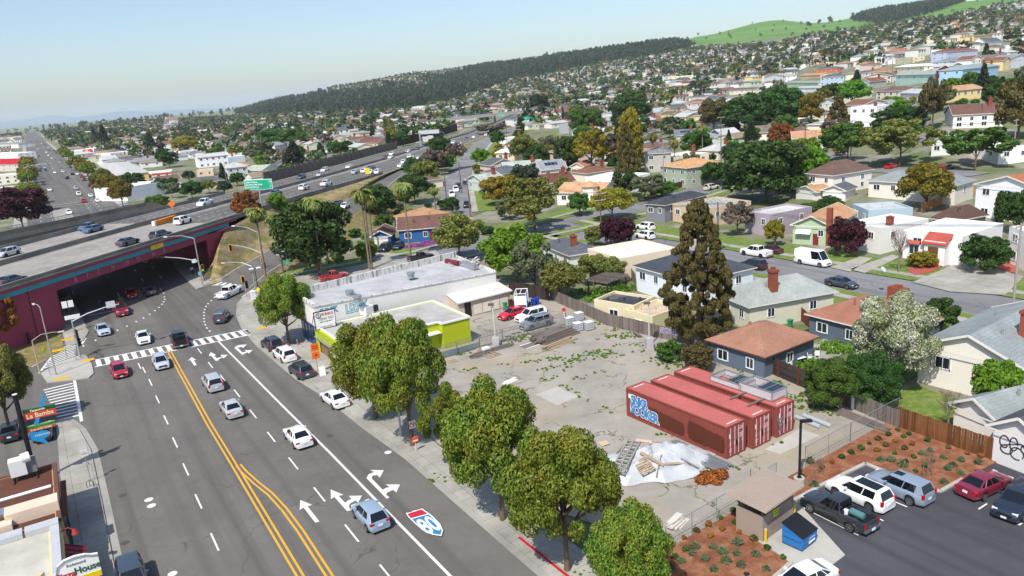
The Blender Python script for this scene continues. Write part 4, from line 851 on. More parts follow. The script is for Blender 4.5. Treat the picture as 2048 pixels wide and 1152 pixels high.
# lean-to store along the yard side
iw = lambda w: 14.2+(w-16.8)*(3.1/29.2); mb = MB()
lo = [rd(13.4, 37, .06), rd(13.6, 46, .06)]; hi = [rd(13.4, 37, 2.55), rd(13.6, 46, 2.55)]; ins_ = [rd(iw(37), 37, .06), rd(iw(46), 46, .06)]; ih = [rd(iw(37), 37, 3.2), rd(iw(46), 46, 3.2)]
mb.add([lo[0], lo[1], hi[1], hi[0], ins_[1], ih[1], ins_[0], ih[0]], [(0, 1, 2, 3), (1, 4, 5, 2), (6, 0, 3, 7)]); B.part('store_wall', mb, M('#c9b8a4', .9, .2, .8))
mb = MB(); mb.add([hi[0]-RA*.35+RN*-.2, hi[1]-RA*.35+RN*.3, ih[1]+RN*.3, ih[0]-RN*.2, hi[0]-RA*.35-RN*.2-Vector((0, 0, .16)), hi[1]-RA*.35+RN*.3-Vector((0, 0, .16))], [(0, 1, 2, 3), (4, 5, 1, 0)]); B.part('store_roof', mb, m_roof('#cfcbc4', 'flat'))
mb = MB(); a, b = rd(13.37, 38.1), rd(13.4, 39.2); mb.add([a+Vector((0, 0, .1)), b+Vector((0, 0, .1)), b+Vector((0, 0, 2.3)), a+Vector((0, 0, 2.3))], [(0, 1, 2, 3)]); B.part('doorway', mb, BLACK)
for k in range(4):
    mb = MB(); a, b = rd(13.4, 39.6+k*1.5), rd(13.42, 41+k*1.5); z0, z1 = .2, 1.7
    mb.add([a+Vector((0, 0, z0)), b+Vector((0, 0, z0)), b+Vector((0, 0, z1)), a+Vector((0, 0, z1))], [(0, 1, 2, 3)]); B.part('store_door', mb, M('#dccfc0', .8, .15, 1))
# graffiti on the side wall
wd = (rd(17.3, 46)-rd(14.2, 16.8)).normalized(); wn = Vector((wd.y, -wd.x, 0))
GA, GB, GK = M('#5fc3cc', .6, .15, 2), M('#a9dbe4', .6, .15, 2), BLACK
def graf(bld, s_, size, p, dirv, fill, edge, out=None, sx=1., parent=None, rot=None, offs=(.02, .075, .13)):
    n = Vector((dirv.y, -dirv.x, 0)); r = (math.pi/2, 0, yaw_of(dirv)); par = parent or bld.t; o = Vector(p)-bld.o
    if out: txt(s_, size, out, par, o+n*.012, r, sx, .003, off=offs[2], sp=.86)
    txt(s_, size, edge, par, o+n*.02, r, sx, .003, off=offs[1], sp=.86); return txt(s_, size, fill, par, o+n*.03, r, sx, .003, off=offs[0], sp=.86)
graf(B, 'SNACK', 1.0, rd(iw(18.6), 18.6, 5.2)+wn*.0, wd, GA, BLACK, sx=.8); graf(B, 'LIZAK', 1.7, rd(iw(22.6), 22.6, 4.75), wd, GB, BLACK, sx=.8)
for u, v in [(715, 600), (700, 590), (822, 553)]:
    p = atz(u, v, 6.); mb = MB(); mb.cyl(p+Vector((0, 0, -.2)), .5, .5, 14); mb.cyl(p+Vector((0, 0, .35)), .62, .3, 14); q = Bld('roof_vent', 'round metal vent on the warehouse roof, ' + {715: 'nearest the graffiti', 700: 'left of the others', 822: 'furthest back'}[u], 'vent', p); q.part('vent_cap', mb, GALV)
p = atz(900, 522, 5.6); q = Bld('duct', 'long maroon and grey metal duct lying along the back of the warehouse roof', 'duct', p); mb = MB()
mb.tube([atz(893, 522, 5.5), atz(918, 527, 5.5)], .42, 12); q.part('red_section', mb, M('#6b2a2e', .6, .2, 1)); mb = MB(); mb.bar(atz(922, 527, 5.4), atz(952, 534, 5.4), .8, .8); q.part('grey_section', mb, GALV)
mb = MB(); R_.seed(3)
for k in range(26): a_ = atz(905+R_.uniform(0, 58), 512+R_.uniform(0, 12)+8, 5.4); mb.bar(a_, a_+Vector((R_.uniform(-1.2, 1.2), R_.uniform(-1, 1), R_.uniform(-.1, .5))), R_.uniform(.08, .5), .1)
o_ = atz(930, 525, 5.2); shift(mb, o_); tag(mb.build('scrap_pile', M('#b9b6b0', .8, .3, 2), loc=o_), 'heap of pale scrap sheet at the back corner of the warehouse roof', 'scrap pile')
# lime green restaurant
LIME = M('#aab61e', .8, .1, .8); LIMED = M('#93a81e', .8, .1, .8)
B = Bld('restaurant', 'lime green flat roofed restaurant with brown shutter on the pavement', 'building', rd(9, 24)); HL = 3.45
F1 = [rd(4.2, 16.8), rd(13.9, 16.8), rd(13.9, 33.4), rd(3.2, 33.4), rd(3.2, 29.4), rd(4.2, 29.4)]
mb = MB(); mb.prism(F1, .06, HL); B.part('wall', mb, LIME)
mb = MB(); mb.sheet([rd(4.5, 17.1), rd(13.6, 17.1), rd(13.6, 33.1), rd(3.5, 33.1), rd(3.5, 29.7), rd(4.5, 29.7)], HL+.004); B.part('roof', mb, m_roof('#aaa8a3', 'flat'))
mb = MB()
for a, b in zip(F1, F1[1:]+F1[:1]): mb.bar(a+Vector((0, 0, HL+.06)), b+Vector((0, 0, HL+.06)), .3, .2)
B.part('roof_edge', mb, M('#dedcd6', .8, .1, 1))
mb = MB(); mb.bar(rd(4.4, 16.6, 2.95), rd(14, 16.6, 2.95), .42, 1.1); B.part('fascia', mb, LIME); mb = MB(); mb.bar(rd(4.4, 16.5, 2.32), rd(14, 16.5, 2.32), .8, .12); B.part('canopy', mb, GALV)
for s in (13.7, 5.2): mb = MB(); mb.bar(rd(s, 16.5, .1), rd(s, 16.5, 4.0 if s < 9 else 3.6), .4); B.part('pier', mb, LIME)
mb = MB(); mb.add([rd(10.2, 16.7, .2), rd(13.4, 16.7, .2), rd(13.4, 16.7, 2.3), rd(10.2, 16.7, 2.3)], [(3, 2, 1, 0)]); B.part('shutter', mb, M('#8a6a55', .6, .12, 2)); mb = MB()
mb.add([rd(5.4, 16.7, .9), rd(10, 16.7, .9), rd(10, 16.7, 2.2), rd(5.4, 16.7, 2.2)], [(3, 2, 1, 0)]); B.part('window', mb, M('#c9c6bd', .4, .1, 1))
B.text('TSING TAO', .55, M('#c9d07a', .7, .05, 1), rd(8.4, 16.36, 3.0), -RA, sx=1.2)
mb = MB(); mb.bar(rd(3.7, 26, 2.35), rd(3.7, 29.2, 2.35), 1.1, .12); B.part('porch_roof', mb, STUC); mb = MB(); mb.add([rd(4.17, 26.6, .1), rd(4.17, 27.8, .1), rd(4.17, 27.8, 2.2), rd(4.17, 26.6, 2.2)], [(0, 1, 2, 3)]); B.part('door', mb, M('#4a3a33', .7, .1, 2))
# rooftop sign of the restaurant
S_ = 12.6; q4 = [plane_s(u, v, S_) for u, v in [(627.8, 627.3), (667.4, 619), (670.3, 642.5), (632, 654.7)]]
c0 = rd(S_, 16.15); L_ = (q4[1]-q4[0]); L_.z = 0; wid = L_.length; zt, zb = q4[0].z, q4[3].z
B = Bld('rooftop_sign', 'white rooftop restaurant sign with red Chinese characters on two black posts', 'sign', (q4[0].x, q4[0].y, HL)); d = RN
mb = MB(); ctr_ = q4[0]+d*wid/2; ctr_.z = (zt+zb)/2+.12; mb.box(ctr_, (wid, .22, zt-zb-.1), yaw_of(d)); B.part('panel', mb, M('#e6e4de', .4, .04, 1))
mb = MB(); lower = Vector(ctr_); lower.z = zb-.12; mb.box(lower, (wid*.96, .2, .32), yaw_of(d)); B.part('lower_panel', mb, M('#e6e4de', .4, .04, 1))
mb = MB()
for e in (-.04, wid+.04): pp = q4[0]+d*e; mb.bar((pp.x, pp.y, HL-.1), (pp.x, pp.y, zt+.15), .12)
mb.bar(q4[0]+Vector((0, 0, .1)), q4[0]+d*wid+Vector((0, 0, .1)), .26, .07); a_ = q4[0]+d*wid; mb.bar((a_.x, a_.y, zt), (a_.x+RA.x*2, a_.y+RA.y*2, HL), .06); mb.bar((q4[0].x, q4[0].y, zt), (q4[0].x+RA.x*2, q4[0].y+RA.y*2, HL), .06); B.part('post', mb, BLACK)
RED = plain('sign_red', '#c0273a', .4); INK = plain('sign_ink', '#26262a', .5); o = -RA*.125
B.text('青島飯店', .42, RED, ctr_+o+d*.35+Vector((0, 0, .45)), d); B.text('TSING TAO', .46, INK, ctr_+o+d*.1+Vector((0, 0, -.1)), d, sx=.85); B.text('RESTAURANT', .26, INK, ctr_+o+d*.1+Vector((0, 0, -.5)), d, sx=1.05); B.text('CHINESE CUISINE', .18, INK, lower+o, d, sx=1.2)
mb = MB(); cc = ctr_+o*1.05-d*.85+Vector((0, 0, .42))
for k in range(24):
    a1, a2 = 2*math.pi*k/24, 2*math.pi*(k+1)/24; mb.bar(cc+d*math.cos(a1)*.3+Vector((0, 0, math.sin(a1)*.3)), cc+d*math.cos(a2)*.3+Vector((0, 0, math.sin(a2)*.3)), .03, .07)
mb.tube([cc+d*-.12+Vector((0, 0, -.15)), cc+d*.1+Vector((0, 0, 0)), cc+d*-.05+Vector((0, 0, .15))], .03, 6); B.part('emblem', mb, INK)
for u, v, lb in [(735, 630, 'white air conditioner on the lime building roof beside the graffiti wall')]:
    p = atz(u, v, HL); B = Bld('air_conditioner', lb, 'air conditioner', p); mb = MB(); mb.box(p+Vector((0, 0, .75)), (1.6, 1.2, 1.1), 1.); B.part('case', mb, STUC); mb = MB(); mb.box(p+Vector((0, 0, .75))+(RN*1.2-RA*.05), (.7, .5, .8), yaw_of(RN)); B.part('fan_hood', mb, BLACK)
    mb = MB()
    for i in (-1, 1):
        for j in (-1, 1): mb.box(p+Vector((i*.6, j*.45, .1)), (.08, .08, .3))
    B.part('stand', mb, GALV)
# brown roofed shop and the pizza house, bottom left
B = Bld('corner_shop', 'low tan shop with brown gravel roof beside the taqueria sign', 'building', rd(-15, -20)); ZB = 4.0
F = [rd(-9.6, -13.62), rd(-20.4, -13.62), rd(-20.4, -46), rd(-9.6, -46)]
mb = MB(); mb.prism(F, 0, ZB); B.part('wall', mb, M('#b9946f', .85, .15, 1)); mb = MB(); mb.sheet([rd(-9.8, -13.9), rd(-20.2, -13.9), rd(-20.2, -46), rd(-9.8, -46)], ZB+.005); B.part('roof', mb, m_roof('#5f3d31', 'shingle'))
mb = MB(); mb.bar(rd(-9.5, -13.66, ZB), rd(-20.4, -13.66, ZB), .3, .3); mb.bar(rd(-9.6, -13.6, ZB), rd(-9.6, -46, ZB), .25, .2); B.part('roof_edge', mb, M('#6b4638', .8, .2, 1))
mb = MB(); mb.tube([rd(-14.2, -14, ZB+.12), rd(-14.6, -46, ZB+.12)], .14, 8); B.part('roof_pipe', mb, WHITE)
mb = MB(); mb.box(rd(-16.5, -17.6, ZB+.1), (1.2, 1.2, .25), yaw_of(RA)); B.part('roof_hatch', mb, GALV)
mb = MB(); mb.bar(rd(-18.3, -13.55, ZB+.45), rd(-18.3, -16.9, ZB+.45), 1.5, .9); mb.bar(rd(-19.3, -16.5, ZB+.2), rd(-19.3, -18.9, ZB+.2), 1.0, .6); B.part('parapet_step', mb, M('#d9c3ac', .85, .12, 1))
mb = MB(); mb.add([rd(-13, -13.58, .6), rd(-17, -13.58, .6), rd(-17, -13.58, 2.8), rd(-13, -13.58, 2.8)], [(3, 2, 1, 0)]); B.part('shop_window', mb, WINGLASS); mb = MB(); mb.bar(rd(-11, -13.3, 2.9), rd(-17.5, -13.4, 2.9), .4, .12); B.part('window_hood', mb, M('#7a4a3a', .8, .2, 1))
B = Bld('pizza_house', 'cream flat roofed pizza house with silver coping and maroon awning', 'building', rd(-28, -20)); F = [rd(-20.6, -13.68), rd(-60, -13.68), rd(-60, -46), rd(-20.6, -46)]
mb = MB(); mb.prism(F, 0, 3.9); B.part('wall', mb, M('#d6c08a', .85, .12, 1)); mb = MB(); mb.sheet([rd(-21.4, -14.4), rd(-60, -14.4), rd(-60, -46), rd(-21.4, -46)], 3.905); B.part('roof', mb, m_concrete('grey_roof_felt', '#b5b1a4', 0, 0, .25))
SILV = M('#bcbdc0', .5, .18, 2, .1); mb = MB(); w = -13.7
while w > -46: mb.bar(rd(-20.95, w, 4.12), rd(-20.95, w-2.05, 4.12), .95, .4); w -= 2.2
B.part('coping', mb, SILV); mb = MB(); mb.bar(rd(-21, -13.98, 4.05), rd(-60, -13.98, 4.05), .55, .3); B.part('side_coping', mb, SILV)
mb = MB(); mb.bar(rd(-20.6, -13.66, 3.2), rd(-60, -13.66, 3.2), .05, .5); B.part('trim', mb, M('#e8d9a0', .7, .05, 1))
a, b = [rd(-22.3, -13.6), rd(-27.8, -13.6)], [rd(-22.3, -12.4), rd(-27.8, -12.4)]; V3 = lambda p, z: p+Vector((0, 0, z)); mb = MB(); mb.add([V3(a[0], 2.95), V3(a[1], 2.95), V3(b[1], 2.3), V3(b[0], 2.3), V3(b[1], 2.1), V3(b[0], 2.1)], [(0, 1, 2, 3), (3, 2, 4, 5)])
for k in range(9): f = k/8; mb.bar(V3(a[0].lerp(a[1], f), 2.98), V3(b[0].lerp(b[1], f), 2.33), .07, .05)
B.part('awning', mb, M('#7d2230', .6, .15, 3)); mb = MB(); mb.add([V3(a[0], .8), V3(a[1], .8), V3(a[1], 2.2), V3(a[0], 2.2)], [(0, 1, 2, 3)]); mb.f = [f[::-1] for f in mb.f]; B.part('shop_window', mb, WINGLASS)
mb = MB(); mb.tube([rd(-21.5, -13.7, 3.6), rd(-21.5, -13.2, 3.75), rd(-21.6, -12.9, 3.5)], .04, 6); mb.tube([rd(-21.6, -12.9, 3.55), rd(-21.6, -12.85, 3.2)], [.08, .26], 12); B.part('lamp', mb, M('#a83a34', .4, .1, 2))
# pizza sign on the pavement edge of the roof
ps_ = -29.3; q4 = [plane_s(u, v, ps_) for u, v in [(104, 1158), (176, 1152), (171, 1118), (102, 1133)]]; wid = 2.5
cx = rd(ps_, -13.2); B = Bld('pizza_sign', 'white lens shaped sign reading Richmond Pizza House above the pavement', 'sign', (cx.x, cx.y, 4))
zc = 4.55; mid = cx+RN*.35; mb = MB(); pr_ = [(-1.3, -.95), (1.25, -.95), (1.25, .55), (.9, .62), (.55, .78), (0, .86), (-.6, .8), (-1.0, .55), (-1.15, .1), (-1.3, -.1)]
vs = [mid+RN*x+Vector((0, 0, zc+z)) for x, z in pr_]; n_ = len(vs); mb.add(vs+[v+RA*.3 for v in vs], [tuple(range(n_)), tuple(range(n_, 2*n_))[::-1]]+[((i+1) % n_, i, n_+i, n_+(i+1) % n_) for i in range(n_)]); B.part('panel', mb, M('#e9e8e2', .4, .05, 1))
mb = MB()
for i in range(2, n_-1): mb.bar(vs[i]-RA*.02, vs[i+1]-RA*.02, .1, .06)
B.part('border', mb, M('#8f959a', .4, .1, 2)); o = -RA*.02
B.text('Richmond', .26, INK, mid+o+Vector((0, 0, zc+.42)), RN); B.text('Pizza', .62, RED, mid+o-RN*.68+Vector((0, 0, zc-.18)), RN, sx=.9, off=.015); B.text('House', .62, plain('sign_green', '#1d5a3c', .5), mid+o+RN*.55+Vector((0, 0, zc-.1)), RN, sx=.9, off=.015)
mb = MB(); mb.box(mid-RA*.012+RN*.62+Vector((0, 0, zc-.72)), (1.2, .03, .4), yaw_of(RN)); B.part('yellow_strip', mb, plain('sign_yellow2', '#e9c81f', .5)); mb = MB(); mb.bar(rd(ps_+.15, -14.9, 3.9), rd(ps_+.15, -14.9, 5), .5); B.part('post', mb, M('#c7b79e', .8, .1, 1))
# extraction fan on the brown roof
p = rd(-10.9, -15.7, ZB); B = Bld('extractor_fan', 'white sheet metal extractor fan on a frame on the brown roof', 'fan', p)
mb = MB(); mb.box(p+Vector((0, 0, 1.15))-RN*.35, (1.15, 1.0, 1.3), yaw_of(RN)); B.part('case', mb, M('#dddeda', .5, .08, 1)); mb = MB(); mb.box(p+Vector((0, 0, 1.0))+RN*.55+RA*.2, (.7, .9, 1.1), yaw_of(RN)); B.part('motor_box', mb, M('#7d7f82', .5, .15, 1))
mb = MB(); mb.tube([p+RN*.0-RA*.15+Vector((0, 0, 1.75)), p+RN*.6-RA*.1+Vector((0, 0, 1.8))], .42, 14); B.part('duct', mb, M('#dddeda', .5, .08, 1)); mb = MB()
for i in (-.8, .8):
    for j in (-.45, .45): mb.bar(p+RN*i+RA*j, p+RN*i+RA*j+Vector((0, 0, .5)), .07)
    mb.bar(p+RN*i-RA*.8+Vector((0, 0, .08)), p+RN*i+RA*.8+Vector((0, 0, .08)), .09)
B.part('stand', mb, DARKWOOD)
# taqueria pole sign
SB_ = -3.; bp = rd(SB_, -15.62); B = Bld('taqueria_sign', 'tall black pole sign with green and red taqueria panels and a blue arrow', 'sign', bp)
mb = MB(); mb.cyl(bp, .2, 8.75, 14); B.part('pole', mb, plain('sign_pole', '#16161a', .5)); mb = MB(); mb.cyl(bp+Vector((0, 0, 8.75)), .21, .04, 14); B.part('pole_cap', mb, STUC)
def panel(q, name, mt, th=.25):
    pts = [plane_s(u, v, SB_) for u, v in q]; mb = MB(); n_ = len(pts); mb.add(pts+[p+RA*th for p in pts], [tuple(range(n_)), tuple(range(n_, 2*n_))[::-1]]+[((i+1) % n_, i, n_+i, n_+(i+1) % n_) for i in range(n_)]); return B.part(name, mb, mt), pts
SGR, SRD, SLG, SBL = plain('panel_green', '#0f5a30', .4), plain('panel_red', '#d9493c', .4), plain('panel_lime', '#7fae5a', .4), plain('panel_blue', '#2d93cf', .4); CRM = plain('letter_cream', '#f0e3b4', .5)
_, pa = panel([(48, 841.8), (113, 828), (111.5, 815.5), (46.5, 828.5)], 'red_panel', SRD); _, pb = panel([(46.4, 828), (111.4, 815), (109.8, 809), (44.7, 822.2)], 'green_panel', SGR)
_, pc = panel([(53.8, 866), (111.4, 852), (110.9, 847.5), (53.4, 861)], 'phone_panel', SRD); _, pd = panel([(53.3, 860.6), (110.8, 847.2), (109.6, 841.6), (52.6, 854)], 'menu_panel', SLG)
panel([(79.5, 815), (86.5, 787), (89.5, 792), (88.5, 812)], 'arrow_top', SBL); panel([(68, 850), (71.5, 837), (79.5, 835), (77.5, 847.5)], 'arrow_middle', SBL)
_, pe = panel([(57, 879.6), (61, 865), (72, 864), (73.5, 865.5), (85, 861.6), (94, 862), (100, 866), (98.5, 871), (91, 876), (86.5, 876.5), (99, 887.5), (80, 884)], 'arrow_tail', SBL)
o = -RA*.012
def ptext(s_, size, mt, q, **k):
    c = sum(q, Vector())/len(q); B.text(s_, size, mt, c+o, RN, **k)
H_ = (pa[3]-pa[0]).length; ptext('La Bamba', H_*.92, CRM, pa, sx=.95, off=.01); c = sum(pb, Vector())/4-RN*.2; B.text('Taqueria', (pb[3]-pb[0]).length*.95, CRM, c+o, RN, sx=1.25, off=.01, shear=.3)
ptext('510-235-2288', (pc[3]-pc[0]).length*.95, CRM, pc, sx=1.3, off=.006); ptext('QUESADILLAS TACOS BURRITOS', (pd[3]-pd[0]).length*.8, SGR, pd, sx=.72, off=.006); c = sum(pe, Vector())/len(pe)+Vector((0, 0, .12)); B.text('PARKING', .26, plain('letter_white', '#e8eef2', .5), c+o+RN*.1, RN, sx=1.1)
# ---------------------------------------------------------------- houses
mb = MB()
for s in (-1, 1): mb.box((s*.47, -.02, 0), (.09, .1, 1.06)); mb.box((0, -.02, s*.48), (1.06, .1, .09))
mb.box((0, -.02, 0), (.05, .09, 1)); mb.add([(-.47, -.03, -.47), (.47, -.03, -.47), (.47, -.03, .47), (-.47, -.03, .47)], [(0, 1, 2, 3)], 1); WINM = mb.mesh('window', [WHITE, WINGLASS])
mb = MB(); mb.box((0, -.02, 0), (1, .08, 1)); DOORM = mb.mesh('door', [WHITE])
mb = MB(); mb.box((0, 0, .5), (1, 1, 1)); mb.box((0, 0, 1.04), (1.25, 1.25, .1)); mb.box((0, 0, 1.12), (.5, .5, .16)); CHIM = mb.mesh('chimney', [M('#8a4a38', .9, .25, 3)])
BRICK = M('#8a4a38', .9, .25, 3)
HOUSES = []
def house(name, label, cat, p1, dirx, w, d, h, roof, rh, wc, rc, opts='', z=None, nwin=None, group=None, base=2.5):
    zb = hz(p1.x, p1.y) if z is None else z
    t = thing(name, label, cat, (p1.x, p1.y, zb), yaw_of(dirx), group); wm = M('#'+wc, .85, .1, .7, 0, False); HOUSES.append((p1+Vector((dirx.x, dirx.y, 0))*w/2+Vector((-dirx.y, dirx.x, 0))*d/2, max(w, d)*.62))
    ov = .45; mb = MB(); V = [(0, 0), (w, 0), (w, d), (0, d)]
    hh = h+.25 if roof == 'flat' else h
    mb.add([(x, y, -base) for x, y in V]+[(x, y, hh) for x, y in V], [(0, 1, 5, 4), (1, 2, 6, 5), (2, 3, 7, 6), (3, 0, 4, 7)])
    if roof == 'gx': mb.add([(0, d, h), (0, 0, h), (0, d/2, h+rh-.05), (w, 0, h), (w, d, h), (w, d/2, h+rh-.05)], [(0, 1, 2), (3, 4, 5)])
    if roof == 'gy': mb.add([(0, 0, h), (w, 0, h), (w/2, 0, h+rh-.05), (w, d, h), (0, d, h), (w/2, d, h+rh-.05)], [(0, 1, 2), (3, 4, 5)])
    r = MB(); th = .16; fl = MB()
    if roof == 'flat':
        g = .25; mb.add([(x, y, hh) for x, y in V]+[(g, g, hh), (w-g, g, hh), (w-g, d-g, hh), (g, d-g, hh)]+[(g, g, h-.15), (w-g, g, h-.15), (w-g, d-g, h-.15), (g, d-g, h-.15)], [(0, 1, 5, 4), (1, 2, 6, 5), (2, 3, 7, 6), (3, 0, 4, 7), (4, 5, 9, 8), (5, 6, 10, 9), (6, 7, 11, 10), (7, 4, 8, 11)])
        r.add([(g, g, h-.12), (w-g, g, h-.12), (w-g, d-g, h-.12), (g, d-g, h-.12)], [(0, 1, 2, 3)])
        for k in range(3): r.cyl((w*(.2+.3*k), d*(.3+.2*k), h-.15), .15, .5, 8)
    else:
        x0, x1, y0, y1 = -ov, w+ov, -ov, d+ov; drop = .0
        E4 = [(x0, y0, h), (x1, y0, h), (x1, y1, h), (x0, y1, h)]; U4 = [(x, y, z_-th) for x, y, z_ in E4]
        if roof in ('hip', 'pyr'):
            if w >= d: k = min(d/2+ov, w/2); ra_, rb_ = (x0+k*.98, d/2, h+rh), (x1-k*.98, d/2, h+rh); F_ = [(0, 1, 9, 8), (1, 2, 9), (2, 3, 8, 9), (3, 0, 8)]
            else: k = min(w/2+ov, d/2); ra_, rb_ = (w/2, y0+k*.98, h+rh), (w/2, y1-k*.98, h+rh); F_ = [(0, 1, 8), (1, 2, 9, 8), (2, 3, 9), (3, 0, 8, 9)]
        elif roof == 'gx': ra_, rb_ = (x0, d/2, h+rh), (x1, d/2, h+rh); F_ = [(0, 1, 9, 8), (2, 3, 8, 9), (4, 8, 0), (1, 9, 5), (3, 8, 7), (6, 9, 2)]
        else: ra_, rb_ = (w/2, y0, h+rh), (w/2, y1, h+rh); F_ = [(1, 2, 9, 8), (3, 0, 8, 9), (0, 8, 4), (5, 8, 1), (2, 9, 6), (7, 9, 3)]
        r.add(E4+U4+[ra_, rb_], F_); fl.add(E4+U4, [(4, 5, 1, 0), (5, 6, 2, 1), (6, 7, 3, 2), (7, 4, 0, 3)] + ([(7, 6, 5, 4)] if roof in ('hip', 'pyr') else []))
        if roof == 'gx':
            for x in (x0, x1):
                for y in (y0, y1): fl.bar((x, y, h-.06), (x, d/2, h+rh-.06), .06, .22)
        if roof == 'gy':
            for y in (y0, y1):
                for x in (x0, x1): fl.bar((x, y, h-.06), (w/2, y, h+rh-.06), .06, .22)
        R2 = random.Random(int(w*100)+int(d*10))
        if 'n' not in opts:
            for k in range(2): x = w*R2.uniform(.25, .75); y = d*R2.uniform(.2, .4) if roof != 'gy' else d*R2.uniform(.2, .7); r.cyl((x, y, h+rh*.35), .12, rh*.4+.5, 8)
    if 'g' in opts or 'w' in opts: nwin = 0; rows_ = 0
    link('wall', mb.mesh('house_wall', wm), t); ro = link('roof', r.mesh('house_roof', m_roof('#'+rc, 'flat' if roof == 'flat' else 'shingle')), t)
    if roof != 'flat': link('eaves', fl.mesh('house_eaves', M('#'+('6a4634' if 'b' in opts else 'dcd8d0'), .8, .08, 1)), t)
    rows = 2 if h > 4.4 else 1
    nw = nwin if nwin is not None else max(2, min(5, int(w/3.2)))
    for q in range(rows):
        zc = (h-1.35 if rows == 1 else (1.5 if q == 0 else h-1.3)); 
        for i in range(nw): link('window', WINM, t, (w*(i+.5)/nw, 0, zc), 0., (1.5 if i % 2 == 0 else 1.0, 1, 1.25))
        m2 = 0 if nwin == 0 else max(1, min(3, int(d/4.5))) if nwin is None or nwin > 2 else 1
        for i in range(m2):
            if 'x' not in opts: link('window', WINM, t, (0, d*(i+.5)/m2, zc), -math.pi/2, (1.1, 1, 1.2)); link('window', WINM, t, (w, d*(i+.5)/m2, zc), math.pi/2, (1.1, 1, 1.2))
    if 'd' in opts: link('door', DOORM, t, (w*.62, 0, 1.05), 0, (1, 1, 2.1), [M('#7a2c2c', .6, .1, 1)])
    if 'g' in opts: link('garage_door', DOORM, t, (w*.5, -.02, 1.15), 0, (w*.74, 1, 2.2), [M('#e2e0da', .6, .06, 1)])
    if 'c' in opts: link('chimney', CHIM, ro, (w*.78, d*.35, h+rh*.2), 0, (.9, .9, rh*.8+1.3))
    if 's' in opts:
        mb = MB(); sl_ = math.atan2(rh, d/2+ov)
        for k in range(4): mb.box((w*.3+k*1.1, d*.27, h+rh*.56+.06), (1.02, 1.7, .06), 0, 0, ('X', sl_))
        link('solar_panels', mb.mesh('solar_panels', plain('solar_cell', '#1d2b46', .2)), ro)
    return t
